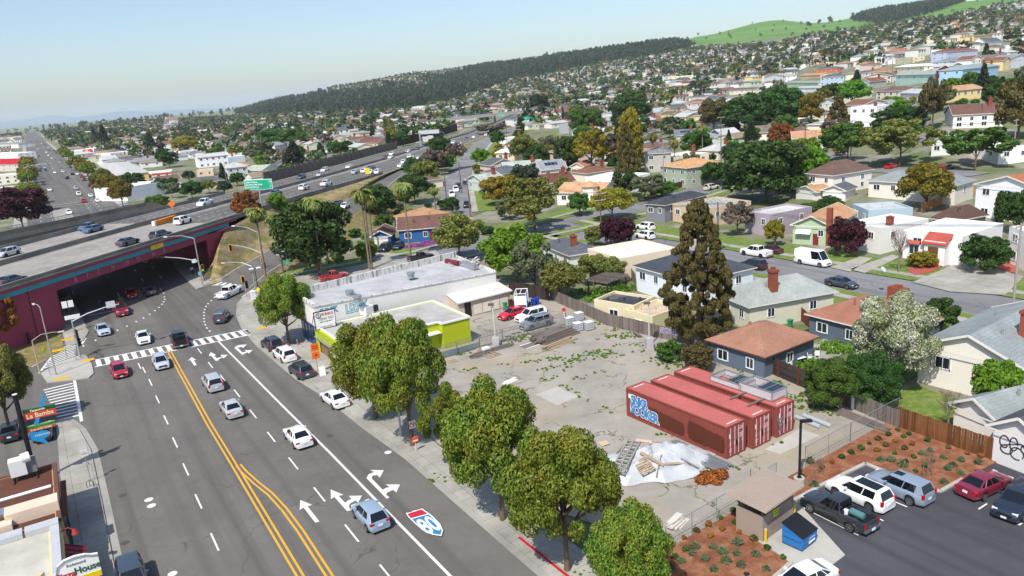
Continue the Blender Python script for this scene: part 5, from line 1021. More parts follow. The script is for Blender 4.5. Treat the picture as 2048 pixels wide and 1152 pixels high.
HT = """E;1420,679,1529,711,1637,675;2.6;hip;2;5b6876;9c735f;b;bungalow;slate blue bungalow with tan hip roof right behind the three containers
L;1619,627,1790,669,1706,597;2.8;hip;2.3;5a6673;9a6a58;;house;long slate blue house with tan hip roof behind the white blossom tree
F;1835,763,2035,816,16;4;gy;2.1;e6e0d6;8d9494;c;house;white stucco house with grey gable roof and barred window at the right
F;1905,862,1988,898,7;2.6;gy;1.3;e4ddd2;8e9694;wx;garage;small white garage with grey gable roof behind the redwood fence
F;1981,922,2085,962,7;3.1;gy;1.5;d9d7d4;55565c;wx;shed;white shed with charcoal roof and black scrawled graffiti beside the parking area
E;1440,588,1499,612,1655,578;3.2;hip;2.2;cfcdb8;9aa09b;c;house;pale green house with grey roof right of the tall cypress
E;1272,531,1385,562,1475,527;4;hip;2.4;dfe6ec;454a52;;house;pale blue house with charcoal roof left of the tall cypress
E;1175,500,1240,520,1340,495;3.6;flat;0;e3d3b8;e2e0db;x;building;cream building with broad white flat roof in front of the plum tree
E;1085,488,1140,510,1182,494;3.2;hip;1.3;d9d8d4;5a5d63;c;house;low house with dark grey roof beside the white flat roof
E;1292,407,1329,411,1440,391;3.8;hip;1.2;7d8087;44464b;;house;grey house with black low roof above the two parked white suvs
E;1345,410,1412,421,1482,402;3.6;flat;0;cdb59a;9fa39e;b;house;tan house with flat roof next to the grey black-roofed house
E;1490,425,1540,432,1619,414;4;flat;0;a89da6;c9c7c4;;house;mauve flat roofed house with white framed windows
F;1585,487,1660,492,15;3.6;gy;1.8;aebfa0;b98f6c;d;house;sage green cottage with tan gable roof and white awning
E;1690,447,1762,459,1858,432;4.3;flat;0;e2e0da;e6e5e2;c;house;white flat roofed stucco house behind the nearer plum tree
E;1808,463,1925,477,2006,444;4.4;flat;0;eceae6;e8e7e4;x;house;white flat roofed house with red tiled porch and red steps
E;2019,455,2075,475,2160,440;5.5;flat;0;ece9e4;dcdad6;;house;white two storey house cut by the right edge beside the bin
F;1948,430,2075,452,18;6.5;gy;2;eef0f2;a8684a;;house;tall white gabled house with rust brown roof by the new fence
E;1613,346,1667,351,1752,336;4.6;hip;2.6;ece4da;6b554d;n;house;cream two storey house with big brown roof below the spreading trees
E;1738,361,1911,375,1962,363;3.6;hip;2;e4ddd0;8b8f90;c;house;long cream house with grey hip roof behind the golden tree
F;1592,398,1634,401,6;2.4;gy;1.1;e2dcd0;b08a68;gnx;garage;little white garage with tan roof left of the grey garage
F;1645,401,1690,403,6;2.4;gy;1.2;e0dcd6;5f6064;gnx;garage;little white garage with dark grey roof behind the fence
E;1705,410,1737,424,1833,418;2.8;flat;0;a9bcc6;b9bdbd;x;outbuilding;low pale blue outbuilding with long flat roof
E;1866,436,1905,443,1970,428;2.6;hip;2;9a8f86;5e4740;wx;garage;dark brown hip roofed garage behind the porch house
F;800,487,905,478,9;3;gx;2.2;2f5f94;6e5148;d;house;bright blue house with brown roof and red door
F;744,497,783,494,8;2.6;gy;1.3;2f5f94;6e5148;gnx;garage;bright blue garage with white door beside the blue house
E;782,434,846,452,908,428;3;hip;2.2;cdb498;ab8463;;house;tan hip roofed house behind the bright blue house
F;993,321,1029,321,10;3.2;gx;1;d9c6a4;dcdcd8;n;building;small tan building with white roof beside the frontage street
E;963,344,1004,349,1040,335;3.6;hip;1.8;d6c8b8;5f646c;;house;pinkish house with dark grey roof on the frontage street
F;1010,362,1085,353,10;3.6;gx;2.2;8fa3b2;a9b0a8;c;house;blue-grey house with long pale roof and brick chimney
F;1085,362,1133,354,9;3.4;gx;2.6;dcd8d0;8f9297;s;house;white gabled house with grey roof and solar panels
F;968,385,1010,377,10;3.4;gx;1.8;b9c3b8;aab0a4;c;house;pale green-grey house at the corner of the frontage street
F;1088,390,1150,380,10;3.2;gx;2.2;ddd3c2;6e463c;c;house;cream house with dark red-brown roof and brick chimneys
F;1172,380,1250,388,12;4;flat;0;efeeec;dcdad6;;house;white cubic house with flat roof above the yellow tree
F;1115,410,1200,412,12;3.4;gx;1.9;ece6da;c39a74;;house;white Spanish style house with tan tiled roof and little turret
F;1142,352,1168,352,8;3;gy;1.4;e3d5bd;b17a5a;;cottage;tiny cream cottage with orange-brown roof among tall trees
E;1321,331,1374,337,1428,322;5.5;hip;1.8;a4ad98;c09468;s;house;sage green two storey house with tan roof and solar panels
F;1290,345,1342,342,10;6;hip;1.4;b6b4ac;7d7f80;;house;grey two storey house behind the palms
F;1255,330,1300,322,10;4;hip;1.6;e6ddd6;b17a5c;;house;pale pink house with orange roof right of the redwood
F;1352,287,1392,285,10;3.5;gx;2.4;b9b8ae;6f737b;sc;cottage;grey cottage with skylight panels and pink chimney
F;1420,284,1442,284,10;3.6;gy;2;4b7296;b9bcbc;;cottage;blue gabled cottage next to the grey cottage
F;1510,283,1560,278,12;3.4;gx;2.6;e8e2d8;7d6e68;c;house;house with wide mauve-brown roof below the dark umbrella trees
F;1585,308,1650,300,16;5;gx;2;e9e5dd;b88f70;;apartment_building;white apartment building with tan roof and outside stairs
F;1700,258,1752,252,9;8;flat;0;f0f0ee;b5b7ba;c;house;tall white modern house with chimney above the spreading trees
F;1695,220,1778,216,10;3;hip;1.5;d9d2c6;6d4f4b;c;house;low house with maroon roof right above the white modern house
F;1905,257,2005,255,12;4.5;gx;2.8;efe6dc;6f524a;c;house;cream house with steep brown roof and white chimney on the slope
F;1862,312,1905,310,10;3.5;gy;2.6;dfe3dc;8e9694;;cottage;white cottage with grey gabled roof between two spreading trees
F;1995,330,2060,322,12;4;flat;0;efece6;dcd8d2;;house;white Spanish style flat house at the right edge behind the pole
F;1357,221,1402,217,10;5;hip;1;dcc3b6;8b8078;;house;long pink two storey house beside the big brown-green tree
F;1321,230,1362,228,9;3;hip;1.4;dccbb6;7b4c40;;house;tan house with red-brown roof left of the pink house
F;1358,239,1386,237,9;3;gx;2;dde0e2;9ea3a6;;cottage;small white cottage with grey roof below the pink house
F;1378,203,1440,196,10;3;hip;1.4;e6e0cf;5d646e;;house;cream house with slate grey roof above the pink house
F;1459,190,1510,186,10;4;gx;1.6;e0dccb;6f5950;;house;cream gabled house with brown roof left of the tall white house
F;1528,166,1572,164,10;6;gy;2.5;e8eaee;b0a49c;;house;tall white gabled house on the lower hillside
F;1442,172,1486,168,10;3.5;hip;1.2;d9b9bb;6e7174;;house;pink house with grey roof and red deck
F;1490,165,1530,163,9;3.2;hip;1.2;d6d0c4;7a4a44;;house;grey-cream house with red roof beside the tall white house
F;1570,175,1636,170,10;4;hip;1;c3d3b6;8f9a94;;house;light green house with grey-green roof
F;1585,189,1645,184,10;4.5;hip;1;e9eaea;a9b2ae;;house;wide white house with pale roof left of the hillside palm
F;1640,172,1688,166,9;6;hip;1.5;a9b9c8;585f69;c;house;blue-grey two storey house with brick chimney on the hillside
F;1630,147,1676,143,9;3.6;hip;1.5;c96d43;5a5d63;;house;orange house with slate roof on the hillside
F;1602,159,1640,155,9;3.4;gx;1.4;e0bd96;b98d68;;house;peach house with tan roof below the orange house
F;1791,172,1870,163,10;6;gx;1.6;bfe0cf;9aa39e;;house;mint green two storey house on the hillside
F;1872,166,1905,160,10;6;gy;2.2;5d2a2a;6f3f3a;;house;dark red gabled house with red stairs beside the mint house
F;1924,165,1995,152,10;6;hip;1.6;9fc3dc;8d9a9a;c;house;sky blue two storey house with brick chimney
F;1788,148,1848,142,10;4.5;hip;1.4;efe6c6;e0e0da;;house;cream house with white roof above the mint house
F;1897,204,1962,196,9;4;gx;1.6;e9cf95;b98e6e;;house;long pale yellow house with tan roof
F;1752,202,1812,196,10;4.5;hip;1.6;d2c8b6;6f5753;;house;tan house with mauve-brown roof beside the steep street
F;1800,204,1845,199,10;4;gx;1.5;dfe3e2;aeb7b8;g;house;pale house with grey-blue roof at the top of the steep street
F;1892,120,1955,110,11;5.5;hip;2;b8bdd2;7a5048;;house;lavender house with red-brown hip roof on the upper slope
F;1968,134,2022,128,10;5;hip;1.8;eeeae2;7d6f6a;c;house;white two storey house with brown roof above the sky blue house
F;2015,138,2062,132,10;5.5;gy;2.2;d9dce2;8b9096;;house;pale grey gabled house at the right edge of the upper slope
F;1947,90,1984,84,12;8;hip;1.2;d9c488;8b7d6e;;apartment_building;yellow three storey apartment block on the upper slope
F;1968,96,2003,90,9;5;gx;3.5;efefef;5d626b;;house;white house with dark roof beside the yellow apartment block
F;1336,165,1384,158,12;7;flat;0;e3dcb8;d9d4c0;;hall;large plain cream hall on the lower hillside
F;1730,170,1783,165,9;5;gy;1.8;d9d0c4;6a5a54;;house;brown gabled house with balcony left of the mint house
F;1738,155,1786,150,9;3.5;hip;1.5;cdb8a0;a2704f;;house;tan house with orange-brown roof above the balcony house
F;1712,156,1746,152,9;3.5;hip;1.5;d6d2ca;5f646d;c;house;grey house with slate roof left of the orange-brown roof
F;1790,130,1826,126,9;5;flat;0;d6cba8;b9b4a6;;house;square beige flat roofed house on the upper slope
F;1778,118,1814,116,9;4;gy;2;6f8aa0;8b9296;;house;slate blue gabled house on the upper slope
F;1770,110,1806,106,9;3.5;hip;1.6;e3cdb0;b3624d;;house;house with terracotta red roof on the upper slope
F;1820,105,1862,101,10;4.5;gy;2;ece3cc;b3aca4;;house;large cream gabled house on the upper slope
F;1898,138,1965,130,10;4.5;hip;1.5;d6dde2;7a8790;;house;pale blue-grey house left of the white brown-roofed one
F;256,402,330,388,18;5;flat;0;efefee;e9e9e8;wx;store;bright white flat roofed store beside the freeway
E;198,329,226,351,300,345;6;hip;.8;d9b877;bab8b4;;apartment_building;yellow apartment building with wide grey roof on the far avenue
F;276,367,345,360,14;4;flat;0;e9e6df;e4e2de;nx;store;white store with red and yellow band behind the yellow apartments
F;190,316,220,315,12;5;hip;1;d9c4a6;8b6f58;;building;tan building with brown roof beyond the pink billboard
F;222,317,262,312,14;4;flat;0;efeeea;ecebe8;n;store;long low white store right of the brown roofed building
F;195,329,228,328,14;3.5;hip;.8;c9c4ba;6b6560;;building;low building with dark grey roof behind the yellow apartments
F;150,311,190,308,16;5;flat;0;e6dfd6;c9c6c0;;store;pale store under the pink billboard on the far avenue
F;-20,343,40,342,14;5;gx;3.5;c9c2b6;b0202c;n;restaurant;building with steep bright red roof on the far avenue
F;-30,321,38,320,16;6;flat;0;efefec;dddcd8;;store;white block beyond the red roofed building
F;-30,298,38,296,22;6;gx;1.5;e3e2de;8d8e90;;warehouse;big grey roofed warehouse at the far left
F;-30,284,38,279,22;6;flat;0;e6cfa6;cfc4b0;;store;cream and orange store furthest along the avenue at the left
F;-20,372,40,366,14;5;flat;0;e9e2d2;d9d6ce;;store;cream flat roofed shop below the red roofed building
F;-20,399,52,391,12;4;flat;0;e0d9cb;cfccc4;;store;beige shop with green band near the dark red-brown tree
F;2,405,48,403,9;4;gx;2;cfcac0;55585c;;building;small building with dark gable roof behind the red-brown tree
F;399,336,458,330,12;6;gx;1.6;efefef;b9b9b8;;house;big plain white two storey house beyond the freeway
F;362,318,398,314,10;5;flat;0;efefef;c9c9c7;;house;white flat roofed modern house beyond the freeway
F;458,345,500,341,10;3.2;hip;1.5;d9bfa2;b08560;;house;tan bungalow with orange-brown roof behind the freeway wall
F;526,352,560,346,10;3;gy;2;dfe8dc;a9b0a0;;house;pale green gabled house against the freeway wall
F;395,354,428,351,8;3;flat;0;dcc0a8;c9c0b4;;house;peach flat roofed house beyond the freeway
F;551,303,576,299,10;4.5;gx;2;dedad2;8f9aa2;;house;grey roofed house between the pale tree and the big conifer
F;604,296,628,293,9;4.5;hip;2;2f6aa0;7a4a42;;house;strong blue house with brown roof beyond the freeway
F;715,298,756,297,12;3.5;gx;3;d9c090;6f4d44;;house;yellow-cream house with steep maroon roof behind the sound wall
F;680,278,714,275,10;3;gx;1.5;ddd6c8;9a9c9c;;house;pale house with grey roof left of the maroon roof
F;826,224,850,222,10;8;flat;0;ececea;d6d4d0;;apartment_building;white stacked apartment block below the wooded hill
F;908,250,945,247,10;4;flat;0;e0cdb8;d9d6ce;;building;pinkish flat building at the left end of the far overpass
F;334,243,352,242,9;15;flat;0;d9b49a;dcd9d4;;tower;pale pink square tower rising from the far flats"""
CATS = {'store': 'shop', 'apartment_building': 'apartment building', 'outbuilding': 'outbuilding'}
HO = {}; HPX = []
for row in HT.splitlines():
    ty, g, h, roof, rh, wc, rc, op, nm, lab = row.split(';'); n = [float(x) for x in g.split(',')]; h, rh = float(h), float(rh)
    if ty == 'F': p1, p2, d = at(n[0], n[1]), at(n[2], n[3]), n[4]
    else:
        p1, p2, p3 = at(n[0], n[1], h), at(n[2], n[3], h), at(n[4], n[5], h); e = (p2-p1); e.z = 0; e.normalize(); q = p3-(p2 if ty == 'E' else p1); d = abs(q.dot(Vector((-e.y, e.x, 0)))); d = max(5, min(26, d))
    e = p2-p1; e.z = 0; w = e.length; e.normalize(); z = min(hz(p1.x, p1.y), hz(p2.x, p2.y)) if ty == 'F' else hz(p1.x, p1.y)
    HO[lab] = house(nm, lab, CATS.get(nm, nm.replace('_', ' ')), Vector((p1.x, p1.y, 0)), e, w, d, h, roof, rh, wc, rc, op, z=z)
    HPX.append((proj((p1+p2)/2), abs(proj(p2)[0]-proj(p1)[0])/2)) if depth(p1) > 230 else 0; HO[lab]['w_'] = w; HO[lab]['d_'] = d
def sub(lab): return next(o for k, o in HO.items() if lab in k)
# details of single houses
o = sub('red tiled porch'); w = o['w_']; mb = MB(); mb.box((w-3.2, -.9, 1.9), (3.2, 1.8, 3.8)); mb.build('porch', M('#eceae6', .85, .1, .7, 0, False), o)
mb = MB(); mb.add([(w-5.1, -2.1, 3.5), (w-1.3, -2.1, 3.5), (w-1.3, -.0, 4.9), (w-5.1, -.0, 4.9), (w-5.1, -2.1, 3.3), (w-1.3, -2.1, 3.3)], [(0, 1, 2, 3), (4, 5, 1, 0), (0, 3, 4), (1, 5, 2)]); mb.build('porch_roof', m_roof('#b5584a', 'tile'), o)
mb = MB(); mb.add([(w-4.2, -1.82, .9), (w-2.6, -1.82, .9), (w-2.6, -1.82, 2.9), (w-4.2, -1.82, 2.9)], [(0, 1, 2, 3)]); mb.build('porch_opening', M('#6d4a2c', .7, .2, 2), o); mb = MB()
for k in range(5): mb.box((w-3.4, -2.1-.35*k, .45-.1*k), (2.2, .36, .9-.18*k))
mb.build('steps', M('#b5483f', .7, .15, 2), o)
for x in (w*.2, w*.45): mb = MB(); mb.add([(x-1, -.55, 2.7), (x+1, -.55, 2.7), (x+1, 0, 3.2), (x-1, 0, 3.2)], [(0, 1, 2, 3)]); mb.build('tile_hood', m_roof('#b5584a', 'tile'), o); link('window', WINM, o, (x, 0, 1.7), 0, (1.7, 1, 1.7))
o = sub('sage green cottage'); w = o['w_']; mb = MB(); mb.bar((w*.98, -.3, 0), (w*.98, -.3, 7), .9, .9); mb.build('chimney_stack', BRICK, o); mb = MB(); mb.add([(w*.1, -.9, 2.1), (w*.5, -.9, 2.1), (w*.5, 0, 2.8), (w*.1, 0, 2.8)], [(0, 1, 2, 3)]); mb.build('awning', WHITE, o)
o = sub('long slate blue house'); w, d = o['w_'], o['d_']; mb = MB(); mb.box((w*.5, d+.3, 2.6), (2.2, .9, 5.4)); mb.box((w*.5, d+.3, 5.4), (.8, .6, .4), 0, 0); mb.build('chimney_stack', BRICK, o)
o = sub('Spanish style house with tan'); mb = MB(); mb.cyl((o['w_']*.75, 1, 0), 2.1, 5, 8); mb.build('turret', M('#ece6da', .85, .1, .7, 0, False), o); mb = MB(); mb.cyl((o['w_']*.75, 1, 5), 2.6, 1.4, 8, r2=.05); mb.build('turret_roof', m_roof('#c39a74', 'tile'), o)
o = sub('bright blue house with'); w = o['w_']; mb = MB(); mb.box((w*.86, -1.2, 1.5), (w*.3, 2.6, 3.4)); mb.build('porch_wing', M('#2f5f94', .85, .1, .7, 0, False), o)
o = sub('with red and yellow band'); w = o['w_']; mb = MB(); mb.box((w*.5, -.05, 3.6), (w, .2, .7)); mb.build('sign_band', M('#c9382c', .5, .1, 1), o); mb = MB(); mb.box((w*.25, -.08, 3.6), (w*.4, .2, .5)); mb.build('sign_band', M('#e8b62a', .5, .1, 1), o)
o = sub('beige shop with green'); mb = MB(); mb.box((o['w_']*.5, -.05, 3.6), (o['w_'], .2, .6)); mb.build('sign_band', M('#2f9a5a', .5, .1, 1), o)
o = sub('black scrawled graffiti'); w = o['w_']; GRK = M('#26242a', .8, .1, 2); mb = MB(); R_.seed(11)
def loop(cx, cz, rx, rz_, a0=0, a1=6.3, n=14, r=.045):
    mb.tube([(cx+rx*math.cos(a0+(a1-a0)*i/n), -.02, cz+rz_*math.sin(a0+(a1-a0)*i/n)) for i in range(n+1)], r, 5)
for cx, cz, rx, rz_, a0, a1 in [(.9, 2.1, .35, .5, .4, 5.6), (1.1, 1.5, .45, .35, 1.5, 6.5), (1.6, 2.15, .3, .55, 0, 6), (1.9, 1.45, .5, .5, -.5, 5.2), (2.7, 2.0, .55, .4, 0, 4.5), (3.0, 1.35, .5, .55, 0, 6.3), (3.4, 1.4, .75, .8, -1.2, 3.8), (4.3, 1.3, .5, .55, 1, 6.8), (4.6, 2.0, .35, .4, 0, 5), (5.3, 1.2, .45, .6, 0, 6.3), (5.9, 1.6, .4, .8, .5, 6)]: loop(cx, cz, rx, rz_, a0, a1)
mb.tube([(.75, -.02, 1.75), (2.1, -.02, 2.35), (3.9, -.02, 1.0)], .045, 5); mb.build('graffiti', GRK, o)
o = sub('barred window'); mb = MB()
for k in range(6): mb.bar((1.2+k*.36, -.12, 2), (1.2+k*.36, -.12, 3.2), .03)
mb.build('window_bars', BLACK, o)
for u, v in [(1985, 640), (2002, 636)]:
    pass
# ---- scattered houses on the hillside and the flats
def inpoly(u, v, P_):
    c = False; j = len(P_)-1
    for i in range(len(P_)):
        if (P_[i][1] > v) != (P_[j][1] > v) and u < (P_[j][0]-P_[i][0])*(v-P_[i][1])/(P_[j][1]-P_[i][1])+P_[i][0]: c = not c
        j = i
    return c
FOREST = [(470, 227), (560, 203), (640, 194), (690, 195), (740, 188), (800, 184), (850, 178), (890, 158), (960, 138), (1060, 127), (1150, 113), (1250, 100), (1345, 88), (1392, 92), (1340, 110), (1200, 130), (1100, 150), (1020, 162), (960, 187), (900, 206), (800, 222), (700, 226), (620, 228), (500, 234)]
GRASSY = [(1340, 80), (1400, 98), (1500, 92), (1560, 88), (1625, 72), (1700, 66), (1760, 52), (1790, 52), (1850, 40), (1905, 32), (2000, 12), (2100, 0), (2100, -60), (1300, -60)]
PARK = [(1040, 262), (1130, 255), (1150, 300), (1070, 315)]
FMID = [((RE[i]+LE[i])/2, (RE[i]-LE[i]).length/2) for i in range(nF)]
def blocked(p, r):
    q = Vector((p.x, p.y, 0)); wq = (q-RO).dot(RN); sq = (q-RO).dot(RA)
    if abs(wq+2) < 24+r*.3 and sq > 0: return True
    if any((m_.xy-q.xy).length < hw+r+4 for m_, hw in FMID): return True
    for L in (STA, STB, STC):
        for a, b in zip(L, L[1:]):
            ab = (b-a).xy; f = max(0, min(1, (q.xy-a.xy).dot(ab)/ab.length_squared)); 
            if (a.xy+ab*f-q.xy).length < 6+r*.7: return True
    return any((c.xy-q.xy).length < rr+r*.8 for c, rr in HOUSES)
WALLS = [('white', 'e9e8e4'), ('cream', 'e6dcc4'), ('tan', 'd2bd9e'), ('pale grey', 'c9c9c6'), ('pale blue', 'b9c7d2'), ('pink', 'dcbfb4'), ('pale green', 'c2ccb4'), ('off-white', 'dedbd2'), ('yellow', 'e0cc98'), ('grey', 'a4a5a5')]
ROOFS = [('grey', '8b8d8e'), ('brown', '6f5a50'), ('charcoal', '5a5e62'), ('red-brown', '7d5648'), ('pale grey', 'b5b5b2'), ('light brown', '8f7d6d')]
SR = random.Random(21); cand = []
for i in range(-60, 120):
    for j in range(4, 150):
        if j % 3 == 2: continue
        q = Vector((-20, 120, 0)) + azd(-32)*(j*17+SR.uniform(-3, 3)) + azd(58)*(i*20+SR.uniform(-3, 3))
        if SR.random() > (.72 if j < 30 else .6) or q.y < 60: continue
        q.z = hz(q.x, q.y); dp = depth(q)
        if dp > 3300 or dp < 165: continue
        u, v = proj(q)
        if u < -60 or u > 2110 or v > 420 or v < -5: continue
        if inpoly(u, v, FOREST) or inpoly(u, v, GRASSY) or inpoly(u, v, PARK): continue
        if u < 1050 and v < 230-.0 and dp > 2600: pass
        if blocked(q, 7): continue
        HOUSES.append((q.copy(), 8)); cand.append((dp, q, u, v))
cand.sort(key=lambda c: c[0])
NEARH = cand[:175]; FARH = cand[175:]
inf = []
for dp, q, u, v in NEARH:
    wn, wc = SR.choice(WALLS[:2]*3+WALLS); rn, rc = SR.choice(ROOFS); roof = SR.choice(['hip', 'hip', 'gx', 'gy', 'flat']); cx_ = (RE[min(nF-1, 60)]).x
    zone = 'beyond the freeway' if u < 950 and q.x < np.interp(q.y, [p[0].y for p in FMID], [p[0].x for p in FMID]) else 'on the hillside'
    inf.append((u, wn, wc, rn, rc, roof, zone, q, dp))
inf.sort(key=lambda t: t[0]); cnt = {}
for u, wn, wc, rn, rc, roof, zone, q, dp in inf:
    if roof == 'flat': rn, rc = 'white', 'd9d7d3'
    k = (wn, rn, roof, zone); c = cnt[k] = cnt.get(k, -1)+1; rt = {'hip': 'hip', 'gx': 'ridged', 'gy': 'gabled', 'flat': 'flat'}[roof]
    th = math.radians(SR.choice([-32, -32, 58])+SR.uniform(-6, 6)) if q.x < 0 else math.radians(58+SR.uniform(-8, 8)); e = Vector((math.sin(th), math.cos(th), 0))
    if e.x < 0: e = -e
    if Vector((-e.y, e.x, 0)).dot(q) < 0: e = -e
    w, d = SR.uniform(9, 15), SR.uniform(8, 11); h = SR.choice([3, 3.2, 3.4, 5.4]); 
    house('house', f'{wn} house with {rn} {rt} roof {zone}, {ordn(c)} such from left', 'house', q-e*w/2, e, w, d, h, roof, SR.uniform(1.2, 2.2), wc, rc, 'nx' + ('c' if SR.random() < .3 else ''), z=q.z, nwin=3 if dp < 420 else 2, group='scattered houses')
mb = MB(); fm = [M('#'+c, .85, .1, .7) for _, c in WALLS] + [M('#'+c, .9, .15, .7) for _, c in ROOFS] + [WINGLASS]
for dp, q, u, v in FARH:
    th = math.radians(58+SR.uniform(-8, 8)); w, d, h, rh = SR.uniform(10, 17), SR.uniform(8, 12), SR.choice([3.4, 4, 6, 6.6]), SR.uniform(1.2, 2.2); ex, ey = Vector((math.sin(th), math.cos(th), 0)), Vector((-math.cos(th), math.sin(th), 0)); L = lambda x, y, z: q+ex*x+ey*y+Vector((0, 0, z)); wi = SR.choice([0, 0, 0, 0, 1, 7, 3, 3]+list(range(10))); ri = 10+SR.randrange(6)
    a, b = w/2, d/2; mb.add([L(x, y, z) for z in (-3, h) for x, y in ((-a, -b), (a, -b), (a, b), (-a, b))], [(0, 1, 5, 4), (1, 2, 6, 5), (2, 3, 7, 6), (3, 0, 4, 7)], wi)
    a += .4; b += .4; k = b*.95 if SR.random() < .6 else 0; mb.add([L(-a, -b, h), L(a, -b, h), L(a, b, h), L(-a, b, h), L(-a+k, 0, h+rh), L(a-k, 0, h+rh)], [(0, 1, 5, 4), (1, 2, 5), (2, 3, 4, 5), (3, 0, 4)], ri)
    for s in range(3):
        for z in ([h-2] if h < 4 else [h-2, .6]): x = -w/2+w*(s+.5)/3; mb.add([L(x-.7, -b+.36, z), L(x+.7, -b+.36, z), L(x+.7, -b+.36, z+1.2), L(x-.7, -b+.36, z+1.2)], [(0, 1, 2, 3)], 16)
print('houses near/far', len(NEARH), len(FARH))
fh = mb.build('far_houses', fm); tag(fh, 'mass of small pale houses covering the far hillside and flats', 'houses', kind='stuff')
# ---------------------------------------------------------------- trees
def leaves(C_, Rr, n, size, seed, up=.25, flat=1., asp=1.6):
    """n small leaf faces spread on and in the clumps (centres C_, radii Rr); returns vertex array"""
    rg = np.random.default_rng(seed); C_ = np.array(C_, float); Rr = np.array(Rr, float); w = Rr**2; idx = rg.choice(len(Rr), n, p=w/w.sum())
    d = rg.normal(size=(n, 3)); d[:, 2] += up; d /= np.linalg.norm(d, axis=1)[:, None]; rad = rg.uniform(.55, 1.06, n)**.6
    P = C_[idx] + d*(Rr[idx]*rad)[:, None]*np.array([1, 1, flat]); nn = d + rg.normal(size=(n, 3))*.55; nn /= np.linalg.norm(nn, axis=1)[:, None]
    a = np.cross(nn, rg.normal(size=(n, 3))); a /= np.linalg.norm(a, axis=1)[:, None]; b = np.cross(nn, a); s = size*rg.uniform(.6, 1.3, n)
    a *= (s*.5*asp)[:, None]; b *= (s*.5)[:, None]; tip = nn*(s*.18)[:, None]
    return np.stack([P-a-tip, P-b*.9+tip*.6, P+a-tip, P+b*.9+tip*.6], 1)
def qmesh(name, V, mats):
    n = len(V); me = bpy.data.meshes.new(name); me.vertices.add(n*4); me.vertices.foreach_set('co', V.reshape(-1).astype(np.float32)); me.loops.add(n*4); me.loops.foreach_set('vertex_index', np.arange(n*4, dtype=np.int32))
    me.polygons.add(n); me.polygons.foreach_set('loop_start', np.arange(0, n*4, 4, dtype=np.int32)); me.update(calc_edges=True)
    for m_ in mats: me.materials.append(m_)
    return me
def trunkmesh(name, limbs, r0, top, mat, lean=(0, 0)):
    mb = MB(); k = 5; mb.tube([(lean[0]*(i/k)**1.3, lean[1]*(i/k)**1.3, top*i/k) for i in range(k+1)], [r0*(1.25 if i == 0 else 1-.55*i/k) for i in range(k+1)], 8)
    for (z0, p) in limbs:
        f = z0/top; a = Vector((lean[0]*f**1.3, lean[1]*f**1.3, z0)); b = Vector(p); m_ = a.lerp(b, .5)+Vector((0, 0, -.02)); mb.tube([a, m_, b], [r0*.5, r0*.33, r0*.12], 5)
    return mb.mesh(name, mat, 60)
PROTO = {}
